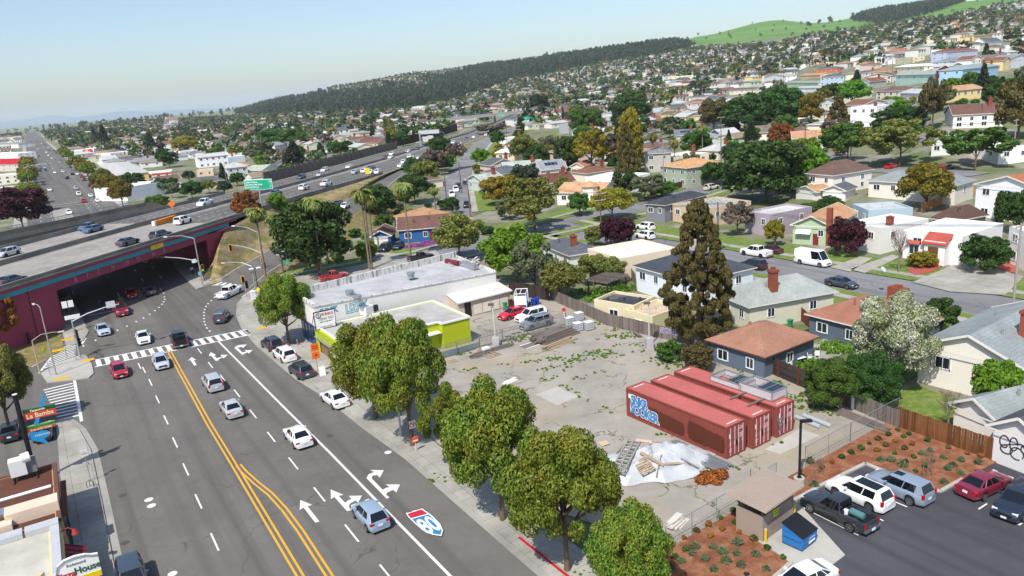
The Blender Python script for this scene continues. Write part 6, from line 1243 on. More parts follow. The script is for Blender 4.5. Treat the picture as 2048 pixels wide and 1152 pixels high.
def proto(fam, var, lod):
    key = (fam, var, lod)
    if key in PROTO: return PROTO[key]
    rr = random.Random(hash((fam == 'x', var*7+len(fam)*13)) & 0xffff); N_ = {'near': 42000, 'mid': 8000, 'far': 800}[lod]; LS = {'near': .018, 'mid': .039, 'far': .11}[lod]
    Cc, Rd, limbs = [], [], []; r0 = .028; top = .8; bark = BARK; up = .25; fl = 1.; asp = 1.6
    if fam in ('street', 'broad', 'dome', 'sparse', 'round'):
        c = {'street': .26, 'broad': .14, 'dome': .1, 'sparse': .24, 'round': .03}[fam]; hz_ = (1-c)/2; zc = c+hz_; k = {'street': 80, 'broad': 64, 'dome': 80, 'sparse': 40, 'round': 76}[fam]
        for i in range(k):
            th = rr.uniform(0, 2*math.pi); cz = rr.uniform(-.75 if fam != 'dome' else -.45, .98); q = math.sqrt(max(0, 1-cz*cz)); rad = rr.uniform(.62, .86) if rr.random() < .8 else rr.uniform(.1, .55)
            if fam == 'street' and cz > 0: q *= 1-.28*cz
            p = (math.cos(th)*q*.43*rad/.78, math.sin(th)*q*.43*rad/.78, zc+cz*hz_*.82*rad/.78); Cc.append(p); Rd.append(rr.uniform(.08, .14)*(1.05 if fam != 'sparse' else .9))
            if i % 7 == 0: limbs.append((c*.9+rr.uniform(0, .2), p))
        fl = .8; top = zc
        if fam == 'sparse': N_ = int(N_*.62)
        if fam == 'round': r0 = .02
    elif fam == 'conifer':
        for i in range(64):
            h = (i/64)**.9; th = i*2.4+rr.uniform(-.5, .5); w = (1-h)*.42+.03; Cc.append((math.cos(th)*w*rr.uniform(.6, 1), math.sin(th)*w*rr.uniform(.6, 1), .1+.86*h)); Rd.append(.05+.07*(1-h))
        fl = .55; top = .95; r0 = .03; up = -.1
    elif fam == 'cypress':
        for i in range(230):
            h = (i/230)**1.1; th = i*2.4+rr.uniform(-.8, .8); w = .44*(1-h)**.65*rr.uniform(.45, 1.05)*min(1, .55+h*2.2)+.03; Cc.append((math.cos(th)*w, math.sin(th)*w, .1+.88*h)); Rd.append(rr.uniform(.028, .06)*(1-.25*h)); 
            if i % 13 == 0: limbs.append((.1+.8*h, Cc[-1]))
        fl = .5; top = .96; up = .1; asp = 2.4; r0 = .03; N_ = int(N_*1.15)
    elif fam == 'column':
        for i in range(40): h = i/40; th = i*2.4; w = .3*math.sin(math.pi*(.1+.88*h))**.6; Cc.append((math.cos(th)*w, math.sin(th)*w, .06+.9*h)); Rd.append(.16)
        fl = .45; top = .6
    if fam == 'bare':
        mb = MB(); c = .3; mb.tube([(0, 0, 0), (0, 0, c), (.01, 0, .55)], [.028, .022, .012], 6); tr = mb.mesh('tree_trunk', BARKG, 60); mb = MB()
        def grow(p, d, L, r, dep):
            q = p+d*L; mb.tube([p, q], [r, r*.6], 3, cap=False)
            if dep == 0: return
            for _ in range(3 if dep > 1 else 4):
                e = (d+Vector((rr.gauss(0, .5), rr.gauss(0, .5), rr.gauss(.12, .35)))).normalized(); grow(p.lerp(q, rr.uniform(.55, 1)), e, L*rr.uniform(.55, .8), r*.6, dep-1)
        for i in range(11): a = i*2.4; grow(Vector((0, 0, c+.02*i)), Vector((math.cos(a)*.8, math.sin(a)*.8, .8+.06*i)).normalized(), .2, .009, 4 if lod != 'far' else 2)
        PROTO[key] = (mb.mesh('tree_crown', LEAF['bare']), tr); return PROTO[key]
    if fam == 'palm':
        mb = MB(); mb.tube([(0, 0, 0), (.006*var, .01, .4), (0, 0, .93)], [.1, .07, .06], 8); tr = mb.mesh('palm_trunk', PALMBARK, 60); V = []; rg = rr
        for i in range(54):
            el = math.radians(rg.uniform(-75, 75)); az = i*2.4; L = rg.uniform(.8, 1.1); side = Vector((-math.sin(az), math.cos(az), 0)); pts = []
            for k in range(8):
                f = k/7; e2 = el-f*f*1.2; pts.append(Vector((math.cos(az)*math.cos(e2), math.sin(az)*math.cos(e2), math.sin(e2)))*L*f*.5)
            for k in range(1, 8):
                w = .17*math.sin(math.pi*min(1, .25+.75*k/7.5)); d = pts[k]-pts[k-1]
                for sg in (-1, 1): b = side*sg; V.append([pts[k-1], pts[k], pts[k]+b*w-Vector((0, 0, w*.5))+d*.5, pts[k-1]+b*w*.9-Vector((0, 0, w*.5))+d*.5])
        A_ = np.array([[[p.x, p.y, p.z] for p in q] for q in V]); PROTO[key] = (qmesh('palm_crown', A_, [LEAF['palm']]), tr); return PROTO[key]
    V = leaves(Cc, Rd, N_, LS, var*31+len(fam), up, fl, asp); PROTO[key] = (qmesh('tree_crown', V, [LEAF['green']]), trunkmesh('tree_trunk', limbs, r0, top, bark)); return PROTO[key]
def topz(p, v):
    lo, hi = 0., 60.
    for _ in range(30):
        m_ = (lo+hi)/2
        if proj((p.x, p.y, p.z+m_))[1] > v: lo = m_
        else: hi = m_
    return lo
TREES_AT = []
def tree(p, H, w, fam, leaf, label, lod='mid', group=None, name='tree', var=None, cat='tree', rz=None):
    var = R_.randrange(4) if var is None else var; cr, tr = proto(fam, var, lod); t = thing(name, label, cat, p, R_.uniform(0, 6.3) if rz is None else rz, group); TREES_AT.append((p, w/2))
    lm = LEAF[leaf]
    if fam == 'palm':
        link('trunk', tr, t, sc=(2.6, 2.6, H*.99)); link('crown', cr, t, (0, 0, H-w*.16), sc=(w, w, w*.9), mats=[lm] if leaf != 'palm' else None)
    else:
        link('crown', cr, t, sc=(w, w, H), mats=[lm]); link('trunk', tr, t, sc=(min(w, H*.75), min(w, H*.75), H))
    return t
# kind, base u v, top v, crown width px, label
TT = """street street 579 690 545 112 near bushy street tree with red-flowered base beside the parked black suv
street street 752 838 636 170 near biggest street tree with the white saloon parked beside it
street street 825 893 628 165 near big street tree just right of the biggest one beside the no-turn sign
sparse street 903 950 765 118 near small street tree with bare forking limbs between the big ones
street street 1006 1041 762 205 near broad street tree in front of the tarp-covered heap, trunk in an earth square
street street 1135 1143 864 218 near broad dense street tree with the red kerb at its foot
street street 1262 1232 1012 165 near bright street tree cut by the bottom edge beside the mulch bed
street olive 22 868 688 120 near yellow-green tree by the taqueria sign
sparse rust 5 700 582 90 mid rust-leaved tree in front of the left bridge abutment
round oak 640 552 398 150 mid huge dark green oak behind the row of palms
round bright 735 520 478 44 mid bright green shrub beside the blue garage
palm palm 532 559 415 62 mid fan palm nearest the freeway ramp
palm palm 566 545 428 66 mid short fan palm with brown skirt beside the ramp
palm palm 646 559 396 52 mid tall fan palm standing in front of the dark oak
palm palm 740 540 378 56 mid tall leaning fan palm left of the blue garage
palm palm 822 520 366 60 mid fan palm in front of the blue house
palm palm 748 500 390 46 mid fan palm behind the leaning one near the blue garage
broad bright 556 432 386 42 mid small bright green tree on the freeway bank
sparse rust 498 452 378 60 mid rust coloured thin tree at the top of the embankment
broad oak 760 440 370 72 mid dark round tree left of the tan hip roof
broad oak 830 408 346 66 mid dark green tree beside the frontage street
street olive 920 522 428 108 mid olive tree right of the blue house
broad green 772 466 428 42 mid small green tree beside the blue house gable
broad bright 1035 566 448 126 mid bright green tree beside the warehouse corner
sparse grey 1072 590 478 90 mid pale grey-green willowy tree next to the bright one
street olive 1120 598 522 92 mid rounded olive tree above the fence corner
street olive 1187 572 508 66 mid small dark-trunked olive tree left of the cream building
street olive 1226 570 514 58 mid small brownish tree against the cream wall
sparse olive 1070 462 352 132 mid large half-bare olive tree with grey upright limbs
broad yellow 1000 412 348 78 mid mustard yellow tree near the utility pole
street yellow 1225 442 376 92 mid golden yellow tree on the street corner
broad green 1160 432 384 46 mid small green tree in front of the Spanish house
round plum 1235 492 430 70 mid dark purple plum tree beside the parked white suvs
broad olive 1188 492 450 38 mid olive shrub left of the dark plum tree
cypress cypress 1398 690 396 185 near tall shaggy brown-green cypress in the middle of the picture
round oak 1532 402 274 172 mid large dark pine with dense rounded crown
broad oak 1430 372 320 60 mid dark round bush-like tree beside the sage green house
palm palm 1405 318 250 34 mid shaggy palm with a thick dead skirt near the grey cottage
palm palm 1307 342 266 42 mid feathery palm in front of the grey two storey house
palm palm 1350 335 280 34 mid second feathery palm right of the first
round rust 1562 302 248 56 mid brown leafless round tree right of the dark pine
sparse green 1695 326 242 112 mid wide sparse green tree with visible limbs
sparse olive 1800 332 232 150 mid widest sparse grey-green tree above the red saloon
sparse green 1950 338 252 138 mid spreading green tree with twisting pale limbs
dome golden 1850 420 328 102 mid rounded golden-brown tree above the blue outbuilding
round oak 1490 268 194 100 mid dark umbrella-shaped tree left of its twin
round oak 1560 258 172 112 mid dark umbrella-shaped tree, taller of the pair
broad cypress 1428 262 192 62 mid brown-green round tree beside the pink house
conifer cypress 1676 252 186 58 mid dense brown conifer left of the white modern house
broad golden 1622 252 182 50 mid bronze-green tree between dark ones on the slope
dome bright 1704 214 158 64 mid pale yellow-green round tree on the slope
conifer conifer 1712 196 138 40 mid dark pointed conifer behind the pale yellow-green tree
sparse cypress 1864 262 150 52 mid tall ragged pine by the steep street
broad cypress 2035 285 148 92 mid large dark brown-green tree at the right edge
round oak 1795 262 210 98 mid clipped dark green dome beside the white modern house
round bright 1785 216 193 52 mid bright lime green clipped trees by the steep street
round plum 1693 512 430 72 mid dark purple plum tree before the white flat house
bare bare 1797 546 448 66 mid bare leafless tree on the lawn verge
round oak 1968 545 466 88 mid big leafy shrub beside the red-tiled porch house
round yellow 1842 535 502 54 mid yellow-flowering rounded bush by the red steps
broad blossom 1778 775 586 158 near large white-blossoming tree in the back garden
broad oak 1880 672 594 72 mid dark evergreen tree between the two grey roofs
round green 1660 812 722 118 near dense green bush leaning over the dark fence
round oak 1745 812 700 112 near darker green bush behind the grey fence
round cypress 1396 742 684 64 mid brownish juniper bush at the end of the slatted fence
round green 1340 722 680 54 mid ivy mound against the purple lettering
broad yellow 1550 492 438 40 mid small yellow-green tree by the mauve house
bare bare 1895 862 770 84 mid bare twiggy shrub behind the redwood fence
broad bright 1990 835 720 100 mid bright green small tree against the white stucco house
bare bare 2010 842 764 92 mid grey leafless bush in front of the white stucco house
column oak 1998 445 382 26 mid thin dark column cypress at the right
broad oak 2038 470 376 66 mid dark green tree at the right edge below the gabled house
column yellow 1262 350 216 62 mid tall golden-topped cypress behind the brown redwood
cypress cypress 1254 368 246 60 mid tall brown redwood in front of the golden cypress
broad oak 1136 345 268 56 mid dark pine with open trunk beside the park
street olive 1048 330 270 60 mid olive-bronze tree next to the white roofed small building
sparse yellow 1184 345 256 74 mid tall yellow-green tree left of the redwood
broad green 1158 270 214 44 mid round green tree above the park, left of a pair
broad green 1184 268 214 46 mid round green tree above the park, right of a pair
broad oak 1265 246 184 82 mid broad dark pine on the middle slope
broad conifer 1080 228 188 42 mid dark conifer-like tree beyond the far overpass
conifer conifer 592 342 280 64 mid wide dark fir against the freeway wall
dome green 545 298 256 56 mid wide bright-topped dark tree beyond the freeway, left of a pair
dome green 586 298 256 56 mid wide bright-topped dark tree beyond the freeway, right of a pair
sparse grey 524 332 278 64 mid pale green airy tree beyond the freeway
dome yellow 372 306 272 52 mid mustard dome-shaped tree beyond the freeway
conifer conifer 305 308 264 34 mid dark fir beside the far avenue shops
conifer conifer 212 298 248 34 mid tall very dark conifer near the far avenue
conifer conifer 192 290 252 18 mid slim dark conifer left of the tall one
broad oak 326 388 356 38 mid dark green tree behind the bright white store
broad oak 385 398 362 44 mid dark green tree against the freeway edge
round green 318 418 388 46 mid green bush at the end of the ramp bridge
broad oak 345 384 355 30 mid dark tree right of the yellow apartment building
broad plum 48 462 374 122 mid large dark red-brown tree behind the ramp bridge
broad oak 340 335 302 40 mid dark round tree left of the plain white house
sparse bare 868 352 296 60 mid bare greyish tree between the freeway and the frontage street
broad olive 850 372 318 56 mid olive tree in front of the bare tree by the freeway
sparse bare 912 326 284 44 mid second bare tree along the freeway bank
broad green 890 345 306 46 mid green tree in the strip between freeway and frontage street
broad oak 880 315 272 50 mid dark tree at the bend by the freeway edge
sparse bare 985 268 246 70 mid wide leafless thicket below the far overpass
broad oak 905 430 392 34 mid dark shrubby tree at the near end of the frontage street
palm palm 872 425 375 26 mid slim palm at the corner of the frontage street
broad green 892 420 398 34 mid leafy garden tree by the frontage street corner
sparse grey 1020 440 395 54 mid grey-green tree left of the big half-bare tree
broad green 1330 395 360 46 mid leafy green tree at the foot of the pale utility pole
sparse grey 1290 400 350 80 mid pale flowering tree beside the dark red fence
sparse bare 1475 470 400 66 mid leafless reddish tree by the mauve house
broad green 1505 345 290 64 mid fresh green tree left of the brown leafless tree
dome oak 1660 430 392 50 mid small dark tree behind the little garages
broad green 1625 430 405 60 mid green hedge-like tree behind the mauve house"""
for row in TT.splitlines():
    fam, lf, u, v, tv, wpx, lod, lab = row.split(' ', 7)
    if lod == 'x': continue
    u, v, tv, wpx = map(float, (u, v, tv, wpx)); p = atz(u, v, 5.2) if 'embankment' in lab or 'freeway bank' in lab else at(u, v); H = topz(p, tv); w = wpx*px2m(p+Vector((0, 0, H*.6)))
    if fam == 'palm': w = min(w, 4.6)
    nm = 'palm_tree' if fam == 'palm' else ('shrub' if fam == 'round' and H < 5 else 'tree'); tree(p, H, w, fam, lf, lab, lod, name=nm, cat='palm tree' if fam == 'palm' else ('shrub' if nm == 'shrub' else 'tree'))
# avenue street trees
k = 0
for side, w in (('left', -14.5), ('right', 13.5)):
    for i, s in enumerate([250, 285, 395, 420, 445, 470, 500, 530, 570, 610] if side == 'left' else [225, 262, 300, 312, 390, 420, 470, 500, 640, 690, 740]):
        q = rd(s+R_.uniform(-3, 3), w+R_.uniform(-.6, .6)); q.z = hz(q.x, q.y); tree(q, R_.uniform(8, 10.5), R_.uniform(8, 11), 'street', R_.choice(['street', 'olive', 'golden']), f'olive street tree on the {side} side of the far avenue, {ordn(i)} from the near end', 'far' if s > 420 else 'mid', 'trees along the far avenue')
# scattered trees between the houses
TR = random.Random(5); cand = []
KINDS_ = [('broad', 'oak', 'dark green tree'), ('broad', 'green', 'green tree'), ('street', 'olive', 'olive tree'), ('conifer', 'conifer', 'dark conifer'), ('cypress', 'conifer', 'tall dark tree'), ('dome', 'oak', 'dark domed tree'), ('sparse', 'grey', 'pale grey-green tree'), ('sparse', 'bare', 'leafless grey tree'), ('broad', 'bright', 'bright green tree'), ('street', 'golden', 'bronze tree'), ('dome', 'wood', 'dull dark tree'), ('broad', 'wood', 'dull green tree')]
for i in range(-90, 170):
    for j in range(2, 190):
        q = Vector((-20, 100, 0)) + azd(-32)*(j*14+TR.uniform(-6, 6)) + azd(58)*(i*14+TR.uniform(-6, 6))
        if q.y < 70: continue
        q.z = hz(q.x, q.y); dp = depth(q)
        if dp > 3400 or dp < 150: continue
        u, v = proj(q)
        if u < -60 or u > 2110 or v > 400 or v < -5: continue
        wood = inpoly(u, v, FOREST); 
        if wood or (inpoly(u, v, GRASSY) and TR.random() > .007) or inpoly(u, v, PARK): continue
        if any(abs(u-a[0]) < b+7 and -3 < v-a[1] < 22 for a, b in HPX): continue
        if TR.random() > (.8 if dp < 900 else .75) or blocked(q, 1.5): continue
        if any((q-a).length < b+1.5 for a, b in TREES_AT): continue
        cand.append((dp, q, u, v))
cand.sort(key=lambda c: c[0]); NT = cand[:185]; FT = cand[185:]; inf = []; cnt = {}
for dp, q, u, v in NT: inf.append((u, TR.choice(KINDS_[:9]*2+KINDS_), q, dp))
inf.sort(key=lambda t: t[0])
for u, (fam, lf, nm), q, dp in inf:
    zone = 'beyond the freeway' if q.x < np.interp(q.y, [p[0].y for p in FMID], [p[0].x for p in FMID]) else 'among the houses'; c = cnt[(nm, zone)] = cnt.get((nm, zone), -1)+1
    H = TR.uniform(5, 10.5)*(1.25 if fam in ('conifer', 'cypress') else 1); w = H*TR.uniform(.85, 1.2)*(.55 if fam in ('conifer', 'cypress') else 1)
    tree(q, H, w, fam, lf, f'{nm} {zone}, {ordn(c)} such tree from the left', 'mid' if dp < 330 else 'far', 'scattered trees')
SHC = []
for i in range(-60, 110):
    for j in range(6, 60):
        q = Vector((-20, 100, 0)) + azd(-32)*(j*8+TR.uniform(-3.5, 3.5)) + azd(58)*(i*8+TR.uniform(-3.5, 3.5))
        if q.y < 70 or (abs((q-RO).dot(RN)) < 50 and (q-RO).dot(RA) < 45): continue
        q.z = hz(q.x, q.y); dp = depth(q); u, v = proj(q)
        if dp > 360 or u < 560 or u > 2100 or v > 620 or (v > 560 and u < 1500) or inpoly(u, v, PARK) or TR.random() > .55 or blocked(q, .2): continue
        if any((q-a).length < 1.5 for a, b in TREES_AT): continue
        SHC.append((u, q))
SHC.sort(key=lambda t: t[0])
if len(SHC) > 280: SHC = sorted(TR.sample(SHC, 280), key=lambda t: t[0])
cnt = {}
for u, q in SHC:
    lf, nm = TR.choice([('oak', 'dark'), ('green', 'mid green'), ('green', 'mid green'), ('bright', 'bright green'), ('olive', 'olive'), ('yellow', 'yellowish'), ('grey', 'grey-green')]); c = cnt[nm] = cnt.get(nm, -1)+1
    H = TR.uniform(1.2, 3.6); tree(q, H, H*TR.uniform(1., 2.), 'round', lf, f'{nm} garden shrub between the houses, {ordn(c)} such shrub from the left', 'far', 'garden shrubs', 'shrub', cat='shrub')
def far_mesh(name, items, lods, mats, label, cat):
    parts = {}
    for q, H, w, ln in items:
        V = lods[TR.randrange(len(lods))]; a = TR.uniform(0, 6.3); ca, sa = math.cos(a), math.sin(a); X = V.copy(); X[..., 0], X[..., 1] = (V[..., 0]*ca-V[..., 1]*sa)*w, (V[..., 0]*sa+V[..., 1]*ca)*w; X[..., 2] = V[..., 2]*H; X += np.array([q.x, q.y, q.z]); parts.setdefault(ln, []).append(X)
    Vs = []; mi = []
    for n_, (ln, L) in enumerate(parts.items()): A_ = np.concatenate(L); Vs.append(A_); mi += [n_]*len(A_)
    me = qmesh(name, np.concatenate(Vs), [LEAF[l] for l in parts]); me.polygons.foreach_set('material_index', mi); tag(link(name, me), label, cat, kind='stuff')
def lowcrown(seed, n=70, k=9, cone=False):
    rr = random.Random(seed); Cc, Rd = [], []
    for i in range(k):
        th = rr.uniform(0, 6.3); h = rr.uniform(.25, .9); w = (.32*(1-.7*h) if cone else .32*math.sin(math.pi*h)); Cc.append((math.cos(th)*w, math.sin(th)*w, h)); Rd.append(rr.uniform(.14, .22))
    return leaves(Cc, Rd, n, .19, seed, .3, .9, 1.2)
LOW = [lowcrown(i) for i in range(5)] + [lowcrown(9, cone=True)]
far_mesh('far_trees', [(q, TR.uniform(6, 13), TR.uniform(7, 13), TR.choice(['oak', 'green', 'wood', 'wood', 'olive', 'conifer', 'grey'])) for dp, q, u, v in FT], LOW, None, 'mass of distant garden trees between the far houses', 'trees')
items = []
for i in range(-60, 240):
    for j in range(40, 330):
        q = Vector((-20, 100, 0)) + azd(-32)*(j*13+TR.uniform(-5, 5)) + azd(58)*(i*13+TR.uniform(-5, 5)); q.z = hz(q.x, q.y); dp = depth(q)
        if dp > 4300 or dp < 500: continue
        u, v = proj(q)
        if u < 380 or u > 2110: continue
        if inpoly(u, v, FOREST) or (900 < u and (u > 1690) and inpoly(u, v, [(1700, 42), (1770, 22), (1800, 18), (1870, 2), (1900, -10), (1960, -8), (1880, 22), (1830, 36), (1770, 50)])): items.append((q, TR.uniform(10, 25), TR.uniform(9, 15), TR.choice(['wood', 'wood', 'conifer'])))
# skyline groves
for u0, v0, n_, sp in [(1425, 62, 7, 12), (1445, 52, 6, 10), (1470, 50, 2, 4), (1660, 42, 6, 14), (1620, 52, 2, 4), (1640, 48, 2, 5), (460, 222, 9, 40), (330, 236, 16, 60), (420, 228, 12, 50), (250, 244, 14, 60), (180, 250, 14, 60), (100, 256, 14, 60), (120, 252, 8, 50), (40, 262, 5, 40), (550, 205, 8, 30), (640, 186, 8, 30), (720, 186, 8, 40), (790, 172, 12, 50), (860, 160, 12, 40), (1080, 112, 8, 40), (1000, 132, 6, 30), (950, 142, 6, 30)]:
    for _ in range(n_):
        q = at(u0+TR.gauss(0, sp/2), v0+TR.uniform(0, 5))
        if depth(q) < 4500: items.append((q, TR.uniform(14, 24), TR.uniform(13, 22), TR.choice(['wood', 'conifer', 'oak'])))
far_mesh('far_woods', items, LOW, None, 'dark eucalyptus wood along the far ridge', 'woods'); print('trees', len(NT), len(FT), len(items))
# ---------------------------------------------------------------- containers
CONT = M('#86443b', .7, .28, 1.1); CONTR = M('#b3625d', .75, .3, .9); RUSTP = M('#5a2c1e', .8, .12, 2); CWHITE = M('#d9d3cc', .7, .2, 3); CD = Vector((math.cos(-.9795), math.sin(-.9795), 0)); CNV = Vector((-CD.y, CD.x, 0))
def container(px, label, seed):
    p = P0(*px); L, Wc, Hc = 12.19, 2.44, 2.9; t = thing('shipping_container', label, 'container', p+Vector((0, 0, .08)), yaw_of(CD))   # origin: near corner at the door end, +x to the door, +y away
    def side(y, sgn):
        mb = MB(); xs = []; x = -L+.16
        while x < -.16: xs += [(x, 0), (x+.07, .04), (x+.17, .04), (x+.24, 0)]; x += .28
        V = []
        for x, o in xs: V += [(x, y+sgn*o, .16), (x, y+sgn*o, Hc-.1)]
        mb.add(V, [((2*i, 2*i+2, 2*i+3, 2*i+1) if sgn > 0 else (2*i+1, 2*i+3, 2*i+2, 2*i)) for i in range(len(xs)-1)]); return mb
    side(.04, 1).build('side_wall', CONT, t); side(Wc-.04, -1).build('side_wall', CONT, t)
    mb = MB(); x = -L+.05; V = []
    while x < -.05: V += [(x, .06, Hc-.03), (x, Wc-.06, Hc-.03), (x+.2, .06, Hc-.03), (x+.2, Wc-.06, Hc-.03), (x+.26, .06, Hc-.055), (x+.26, Wc-.06, Hc-.055)]; x += .36
    n_ = len(V)//2; mb.add(V, [(2*i, 2*i+2, 2*i+3, 2*i+1) for i in range(n_-1)]); mb.f = [f[::-1] for f in mb.f]; mb.build('roof', CONTR, t)
    mb = MB()
    for x in (-L+.08, -.08):
        for y in (.08, Wc-.08): mb.box((x, y, Hc/2), (.16, .16, Hc))
    for y in (.06, Wc-.06):
        for z in (.08, Hc-.06): mb.box((-L/2, y, z), (L-.3, .12, .13))
    for x in (-L+.06, -.06):
        for z in (.08, Hc-.06): mb.box((x, Wc/2, z), (.12, Wc-.3, .14))
    mb.build('frame', CONT, t); mb = MB(); mb.box((-L+.1, Wc/2, Hc/2), (.04, Wc-.3, Hc-.3)); mb.box((-L/2, Wc/2, .2), (L-.2, Wc-.2, .1)); mb.build('end_wall', CONT, t)
    for k, y0 in enumerate((.2, Wc/2+.02)):
        mb = MB(); mb.box((-.05, y0+.51, Hc/2), (.06, 1.0, Hc-.32)); 
        for z in (.5, 1.05, 1.6, 2.2): mb.box((-.012, y0+.51, z), (.03, .9, .12))
        dd_ = mb.build('door', M('#9a4a4c', .6, .3, 1.5), t); mb = MB()
        for y in (y0+.22, y0+.78): mb.tube([(.04, y, .2), (.04, y, Hc-.16)], .028, 6); mb.box((.03, y, 1.25), (.05, .07, .3))
        mb.build('lock_rod', M('#cfc6c0', .6, .2, 3), dd_)
    mb = MB(); rr = random.Random(seed); mb.box((.0, .4, 2.0), (.012, .22, .42))
    for z in (2.5, 2.35, 1.9, 1.78, 1.66, 1.54): mb.box((.0, 1.85, z), (.012, rr.uniform(.3, .6), .05))
    for z in (.55, .75): mb.box((.0, .5, z), (.012, .3, .06))
    for x in (-.5, -11.7): mb.box((x, Wc/2, Hc+.0), (.12, 1.3, .02))
    mb.build('stencil', CWHITE, t); mb = MB(); mb.box((.07, Wc/2, 1.25), (.1, .12, .5)); mb.build('lock', BLACK, t); return t
cA = container((1453.6, 920.6), 'front red shipping container with blue bubble graffiti and brown painted-over patches', 1)
cB = container((1505.4, 900.5), 'middle red shipping container of the three in the lot', 2)
cC = container((1553, 877.6), 'rear red shipping container carrying two skylight frames on its roof', 3)
mb = MB(); rr = random.Random(4)
for x0, x1, zl, zh in ((-9.3, -4.7, .35, 2.0), (-4.35, -.2, .4, 2.25)):
    n_ = 24; V = []
    for i in range(n_+1):
        x = x0+(x1-x0)*i/n_; e = min(1, min(i, n_-i)/1.2); V += [(x, -.015, zl+(1-e)*.5+rr.uniform(0, .14)), (x, -.015, zh-(1-e)*.45-rr.uniform(0, .12)-.012*i)]
    mb.add(V, [(2*i, 2*i+2, 2*i+3, 2*i+1) for i in range(n_)])
mb.build('painted_patch', RUSTP, cA)
bl = plain('graffiti_blue', '#3a86c4', .5); wh = plain('graffiti_white', '#e6eaee', .5)
for s_, sz, z, x in (('SNKR', 1.2, 1.9, -10.4), ('SOOKER', 1.3, .95, -9.75)):
    for mt, off, y in ((wh, .13, -.02), (plain('graffiti_navy', '#1d3f6d', .5), .06, -.03), (bl, .03, -.04)): txt(s_, sz, mt, cA, (x, y, z), (math.pi/2, 0, 0), .78, .002, off=off, sp=.9, name='graffiti')
mb = MB(); mb.box((-11.6, -.02, 2.2), (.45, .02, .42)); mb.build('white_patch', WHITE, cA)
mb = MB(); rr = random.Random(8)
for k in range(5): mb.tube([(.06, .15+.12*k+.25*math.sin(i*.7+k), .5+.22*i) for i in range(7)], .035, 5)
mb.build('graffiti', M('#6d6d72', .7, .1, 2), cC)
for x, lb in ((-6.3, 'left skylight frame lying on the rear container'), (-2.9, 'right taller skylight frame lying on the rear container')):
    w, d, h = 3.6, 2.1, .55 if x < -4 else .85; p = cC.matrix_basis @ Vector((x, .75, 2.92)); t = thing('skylight_frame', lb, 'frame', p, yaw_of(CD)); mb = MB()
    for z in (.04, h):
        for y in (0, d): mb.box((0, y, z), (w, .09, .08))
        for q in (-w/2, w/2): mb.box((q, d/2, z), (.09, d, .08))
    for q in (-w/2, w/2):
        for y in (0, d): mb.box((q, y, h/2), (.08, .08, h))
    mb.box((0, d/2, h), (.06, d, .06)); mb.box((w*.25, d/2, h), (.06, d, .06)); mb.build('frame', GALV, t); mb = MB()
    for y in (0, d): mb.box((0, y, h/2), (w-.1, .02, h-.1))
    for q in (-w/2, w/2): mb.box((q, d/2, h/2), (.02, d-.1, h-.1))
    mb.build('side_panel', M('#c2bec0', .4, .15, 2), t); mb = MB(); mb.box((w*.25, d/2, h-.06), (w*.45, d-.15, .02)); mb.build('glass', WINGLASS, t)
t = thing('timber_beam', 'two grey planks sticking out from the rear container roof', 'plank', cC.matrix_basis @ Vector((-3, 0, 2.93)), yaw_of(CD)); mb = MB(); mb.box((-.9, -.3, .05), (.16, 2.4, .1)); mb.box((1.1, -.35, .05), (.16, 2.5, .1)); mb.build('plank', OLDWOOD, t)
# ---------------------------------------------------------------- fences
def fence(name, label, pts, h, mt, kind='v', post=2.4, pmat=None, step=.16, gap=.012, zoff=0.):
    pts = [p if isinstance(p, Vector) else at(*p) for p in pts]; o = Vector(pts[0]); t = thing(name, label, 'fence', o); mb = MB(); pm_ = MB(); rr = random.Random(len(label))
    for a, b in zip(pts, pts[1:]):
        d = (b-a); L = d.length; d.normalize(); n_ = Vector((-d.y, d.x, 0)); k = max(1, int(L/step)); yw = yaw_of(d)
        if kind == 'v':
            for i in range(k):
                p = a.lerp(b, (i+.5)/k)-o; hh = h+rr.uniform(-.04, .05); mb.box(p+n_*rr.uniform(0, .02)+Vector((0, 0, hh/2+zoff)), (step-gap, .025, hh), yw)
        elif kind == 'h':
            z = .12
            while z < h: mb.bar(a-o+Vector((0, 0, z)), b-o+Vector((0, 0, z)), .03, .17); z += .2
        elif kind == 'p':
            for i in range(k): p = a.lerp(b, (i+.5)/k)-o; mb.box(p+Vector((0, 0, h/2)), (.035, .03, h+rr.uniform(-.05, .05)), yw); mb.box(p+Vector((0, 0, h+.06)), (.07, .02, .14), yw)
            for z in (.3, h*.8): mb.bar(a-o+Vector((0, 0, z)), b-o+Vector((0, 0, z)), .05)
        kp = max(1, int(L/post))
        for i in range(kp+1): p = a.lerp(b, i/kp)-o-n_*.06; pm_ = MB(); pm_.box(p+Vector((0, 0, (h+.08)/2)), (.11, .11, h+.08), yw); pm_.build('post', pmat or mt, t)
    mb.build('boards' if kind != 'p' else 'pickets', mt, t); return t
fence('slatted_fence', 'dark horizontal slat fence with red-brown posts behind the containers', [(1418, 694), (1640, 791)], 2.0, DARKWOOD, 'h', 2.9, M('#6e3326', .8, .15, 2))
f_ = fence('board_fence', 'grey weathered board fence with one white board, right of the slat fence', [(1640, 791), (1797, 858)], 1.75, OLDWOOD)
p = at(1704, 820); mb = MB(); mb.box(p-f_.location+Vector((0, -.08, .9)), (.32, .03, 1.85), yaw_of(P0(1797, 858)-P0(1640, 791))); mb.build('white_board', WHITE, f_)
fence('redwood_fence', 'reddish brown board fence behind the mulch bed', [(1796, 856), (1982, 922)], 2.0, REDWOOD, step=.22, gap=.02)
fence('board_fence', 'long grey board fence at the back corner of the lot', [(1102, 600), (1215, 652), (1310, 675)], 1.8, OLDWOOD)
ff = fence('board_fence', 'grey board fence with purple lettering beside the juniper bush', [(1310, 675), (1418, 697)], 1.7, OLDWOOD)
